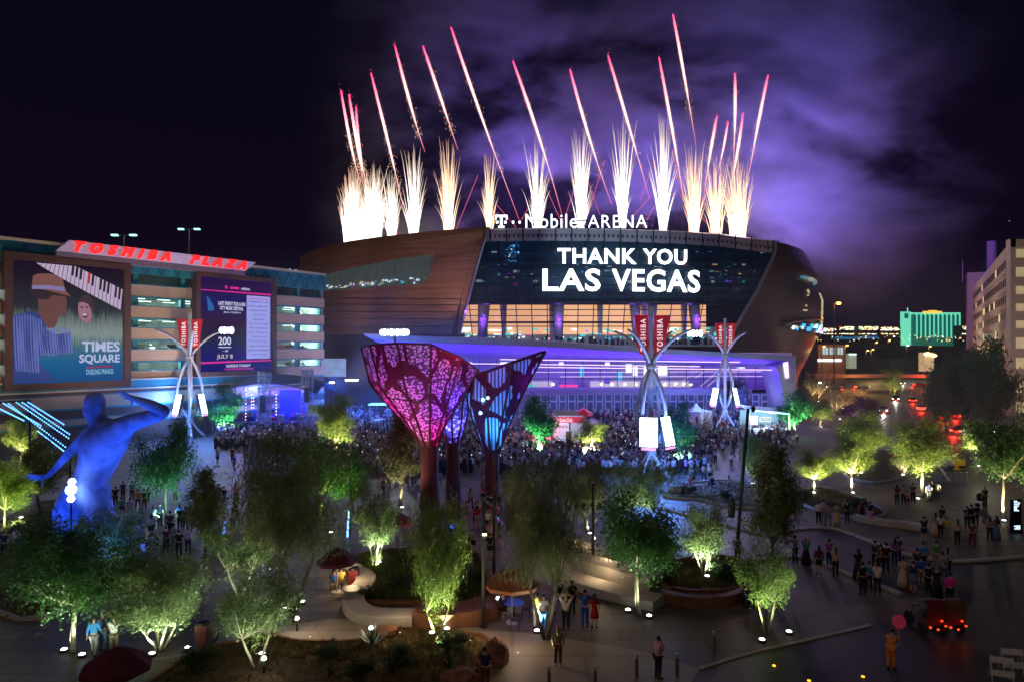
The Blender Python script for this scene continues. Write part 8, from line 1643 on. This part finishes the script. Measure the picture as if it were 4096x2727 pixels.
for px0, px1, y, Y in ((836, 856, 336.5, 500), (860, 878, 335.8, 510)): mb = MB(); mb.bx(*far(px0, px1, y, y+2.2, Y, 8)); tag(mb.build('canopy_roof', mat('blue_canopy', (.05, .2, .35), emit=(.02, .2, .4), es=.5, sample=False)), 'long blue lit canopy roof %s on the horizon' % ('left' if px0 < 850 else 'right'), 'canopy', 'blue lit canopy roofs')
# lit low building at the far crossing
BS = thing('roadside_building', 'low roadside building with white lit windows across the far street', 'building', (P(832, 0, 262).x, 262, 0))
mb = MB(); mb.bx(*far(818, 846, 344, 383, 262, 12)); mb.build('wall', mat('rose_wall', (.22, .15, .13), noise=.2, scale=.3), BS)
for px in (823, 830, 838): mb = MB(); mb.bx(*far(px, px+5, 347, 354, 261.6, .3)); w_ = mb.build('window', glow('cold_window', (.55, .75, .8), .8), BS); mb = MB(); mb.bx(*far(px+2, px+2.4, 347, 354, 261.4, .15)); mb.build('window_bar', m_fix, w_)
mb = MB(); mb.bx(*far(818, 841.5, 358.5, 361, 261.5, .4)); mb.build('light_band', glow('white_band', (.95, .9, 1), 2.), BS)
mb = MB(); mb.bx(*far(849, 856.5, 353, 368, 262, 6)); mb.build('bus_shelter', mat('mint_wall', (.3, .4, .35), emit=(.5, .75, .6), es=.25, sample=False), BS)
mb = MB(); mb.bx(*far(849, 856.5, 353, 354.2, 261.5, .3)); mb.build('shelter_light', glow('mint_light', (.8, 1, .9), 2), BS)
# street lamps
def slamp(px, pyh, Y, label, col, s=1., e=600, group='street lamps beyond the avenue'):
    p = P(px, pyh, Y); t = thing('street_lamp', label, 'street lamp', (p.x, p.y, 0), group=group); mb = MB(); mb.tube([(p.x, p.y, 0), (p.x, p.y, p.z)], .14*s, 6); mb.tube([(p.x, p.y, p.z), (p.x+.9*s, p.y, p.z+.1)], .08*s, 5); mb.build('post', m_fix, t)
    mb = MB(); mb.ball((p.x+.9*s, p.y, p.z), (.55*s, .4*s, .28*s)); mb.build('lamp_head', glow('sodium' if col[2] < .4 else 'cold_head', col, 7), t)
    if e: light('street_lamp_light', 'POINT', (p.x+.9*s, p.y-.6, p.z-.6), e, col, t, size=.5)
slamp(834, 303, 230, 'very tall orange street lamp right of the arena', (1, .42, .06), 1.7, 5000)
for px, py, Y, c_, lab in ((822, 346, 250, (1, .5, .08), 'orange lamp at the left of the roadside building'), (845, 345, 250, (1, .5, .08), 'orange lamp at the right of the roadside building'), (861, 329, 420, (1, .55, .1), 'bright orange lamp on the horizon'), (866, 350, 290, (1, .7, .25), 'yellow lamp first right of the bus shelter'), (871, 349, 290, (1, .7, .25), 'yellow lamp second right of the bus shelter'), (875, 342, 320, (1, .6, .15), 'small amber lamp above the two yellow ones'), (888, 340, 330, (1, .7, .2), 'amber lamp in the middle of the far road'), (928.5, 346, 300, (1, .6, .1), 'amber lamp above the red van on the distant road'), (906, 345, 300, (.9, .8, .6), 'pale lamp left of the distant red van'), (893, 336, 420, (.6, .8, 1), 'blue white lamp near the green hotel')):
    slamp(px, py, Y, lab, c_, .9, 1500)
slamp(817.5, 382, 165, 'small white lamp on a post beside the arena foot', (1, 1, .95), .7, 500)
mb = MB(); pts = [P(945, 365, 118), P(955, 388, 118), P(964, 420, 118), P(965, 436, 118)]; mb.tube([(pts[-1].x, pts[-1].y, 0)]+pts[::-1], [.16, .15, .12, .1, .06], 6); tag(mb.build('street_lamp', m_fix), 'curved unlit lamp post leaning before the black trees', 'lamp post')
# overpass and guard rails, signal lights
mb = MB(); mb.bx(*far(815, 975, 374, 377, 236, 6)); tag(mb.build('overpass_wall', mat('red_lit_concrete', (.35, .22, .18), noise=.2, scale=.2)), 'long low wall of the road crossing behind the avenue', 'wall')
light('road_glow', 'POINT', P(860, 368, 232), 1500, (1, .42, .1), bpy.data.objects['street_lamp'], size=1); light('road_glow', 'POINT', P(930, 372, 232), 2200, (1, .1, .03), bpy.data.objects['street_lamp'], size=1)
mb = MB(); mb.bx(*far(925, 934, 352, 371, 250, 4)); o = mb.build('lit_sign', mat('sign_cream', (.5, .4, .3), noise=.5, scale=.5, emit=(1, .75, .4), es=.35, sample=False)); tag(o, 'glowing cream roadside sign above the red lights', 'sign')
mb = MB(); mb.ball(P(927.5, 353.5, 249), (1.4, .4, .7)); mb.ball(P(934, 355, 249), (1.2, .4, .6)); tag(mb.build('neon_sign', glow('neon_yellow', (1, .95, .3), 3)), 'yellow neon letters on top of the cream roadside sign', 'sign')
for i in range(9): p = P(890+i*9.5+(i % 3), 392 if i < 5 else 402, 205 if i < 5 else 170); p.z = 0; t = thing('bollard', 'small pale bollard across the avenue', 'bollard', tuple(p), group='pale bollards across the avenue'); mb = MB(); mb.lathe([(.12, 0), (.12, .8), (.16, .85), (.1, 1.0)], 8); mb.build('bollard_post', mat('pale_bollard', (.7, .6, .5)), t, local=True)
# low distant line behind the left garage and hills lights
for (px0, px1, pyt, Y, lab) in ((255, 302, 268, 420, 'dark distant building with tiny amber lights between the garage and the arena'),):
    t = thing('distant_building', lab, 'building', (P((px0+px1)/2, 0, Y).x, Y, 0)); mb = MB(); mb.bx(*far(px0, px1, pyt, 340, Y, 15)); mb.build('wall', m_night, t); mb = MB()
    for _ in range(26): px = r_.uniform(px0+1, px1-1); mb.box(P(px, pyt-.0+r_.uniform(.5, 3), Y-.5), (.7, .3, .5), mi=r_.choice([0, 1, 1, 2]))
    mb.build('lit_windows', LT, t)
# small structures behind the blue haze left of the funnels
mb = MB(); mb.bx(*far(331, 347, 379, 392, 143.0, 1)); o = mb.build('loading_bay', m_dkb); tag(o, 'dark loading bay with two bright strip lights under the arena', 'loading bay')
mb = MB(); mb.bx(*far(345, 358, 378.6, 380.2, 142.5, .3)); mb.bx(*far(329, 334, 381, 382.6, 142.5, .3)); tag(mb.build('strip_light', glow('cream_strip', (1, .9, .7), 4)), 'warm strip lights under the arena, left of the magenta funnel', 'strip light')
mb = MB(); mb.bx(*far(322, 345, 358, 376, 149, 1)); tag(mb.build('roller_door', mat('silver_door', (.5, .55, .6), noise=.5, scale=.4, emit=(.6, .8, 1), es=.3, sample=False)), 'pale lit service opening between the garage and the arena', 'service door')
BT = thing('bar_counter', 'blue lit bar counter left of the magenta funnel', 'bar', tuple(G(375, 428))); mb = MB(); a = P(368, 402, 118); b_ = P(392, 404, 118); mb.bx(a.x, b_.x, 118, 121, b_.z-.1, b_.z+.1); mb.build('bar_roof', mat('ice_roof', (.5, .7, .9), emit=(.3, .65, 1), es=1.1, sample=False), BT); mb = MB(); mb.bx(a.x+.4, b_.x-.4, 118.4, 120, 0, 1.2); mb.build('bar_front', m_kw, BT)
for x in (a.x+.3, b_.x-.3): mb = MB(); mb.tube([(x, 118.2, 0), (x, 118.2, b_.z)], .08, 5); mb.build('bar_post', m_white, BT)
light('bar_lamp', 'POINT', P(380, 396, 117), 3500, (.02, .22, 1), BT, size=.6); light('bar_lamp', 'POINT', P(345, 400, 128), 3500, (.03, .2, 1), BT, size=.6)
# bluish stage mist hanging between the garage, the stage and the funnels
mb = MB(); mb.bx(-44, 10, 99, 126, .3, 30); sm2 = mb.build('stage_mist', MATS['tinted'] if 'tinted' in MATS else mat('tmp', (1, 1, 1)))
m = bpy.data.materials.new('mist'); m.use_nodes = True; n = m.node_tree; n.nodes.clear(); o = n.nodes.new('ShaderNodeOutputMaterial'); v = n.nodes.new('ShaderNodeVolumePrincipled'); n.links.new(v.outputs[0], o.inputs['Volume']); v.inputs['Color'].default_value = (.85, .9, 1, 1)
t = n.nodes.new('ShaderNodeTexCoord'); x = n.nodes.new('ShaderNodeTexNoise'); x.inputs['Scale'].default_value = .09; x.inputs['Detail'].default_value = 3; n.links.new(t.outputs['Object'], x.inputs[0]); sx = n.nodes.new('ShaderNodeSeparateXYZ'); n.links.new(t.outputs['Object'], sx.inputs[0])
nt_ = n
def mr2(a, b, c, d, src):
    q = nt_.nodes.new('ShaderNodeMapRange'); q.interpolation_type = 'SMOOTHSTEP'
    for k_, v_ in zip(('From Min', 'From Max', 'To Min', 'To Max'), (a, b, c, d)): q.inputs[k_].default_value = v_
    nt_.links.new(src, q.inputs[0]); return q.outputs[0]
def mul2(a, b):
    q = nt_.nodes.new('ShaderNodeMath'); q.operation = 'MULTIPLY'; nt_.links.new(a, q.inputs[0])
    if isinstance(b, float): q.inputs[1].default_value = b
    else: nt_.links.new(b, q.inputs[1])
    return q.outputs[0]
d = mul2(mul2(mr2(.38, .68, .1, 1, x.outputs[0]), mr2(-44, -34, 0, 1, sx.outputs[0])), mul2(mr2(10, -4, 0, 1, sx.outputs[0]), mr2(30, 10, 0, 1, sx.outputs[2])))
n.links.new(mul2(d, .014), v.inputs['Density']); sm2.data.materials.clear(); sm2.data.materials.append(m); tag(sm2, 'thin bluish stage mist drifting beside the concert stage', kind='stuff')
# thin mist added over the plaza to make the lamps bloom
mb = MB(); mb.bx(-75, 75, 52, 98, .2, 22); nm = mb.build('added_glow_mist', m)
m = bpy.data.materials.new('added_thin_mist'); m.use_nodes = True; n = m.node_tree; n.nodes.clear(); o = n.nodes.new('ShaderNodeOutputMaterial'); v = n.nodes.new('ShaderNodeVolumePrincipled'); v.inputs['Density'].default_value = .0009; v.inputs['Color'].default_value = (.9, .92, 1, 1); n.links.new(v.outputs[0], o.inputs['Volume'])
nm.data.materials.clear(); nm.data.materials.append(m); tag(nm, 'thin mist added over the plaza to make the mast lamps glow', kind='stuff')
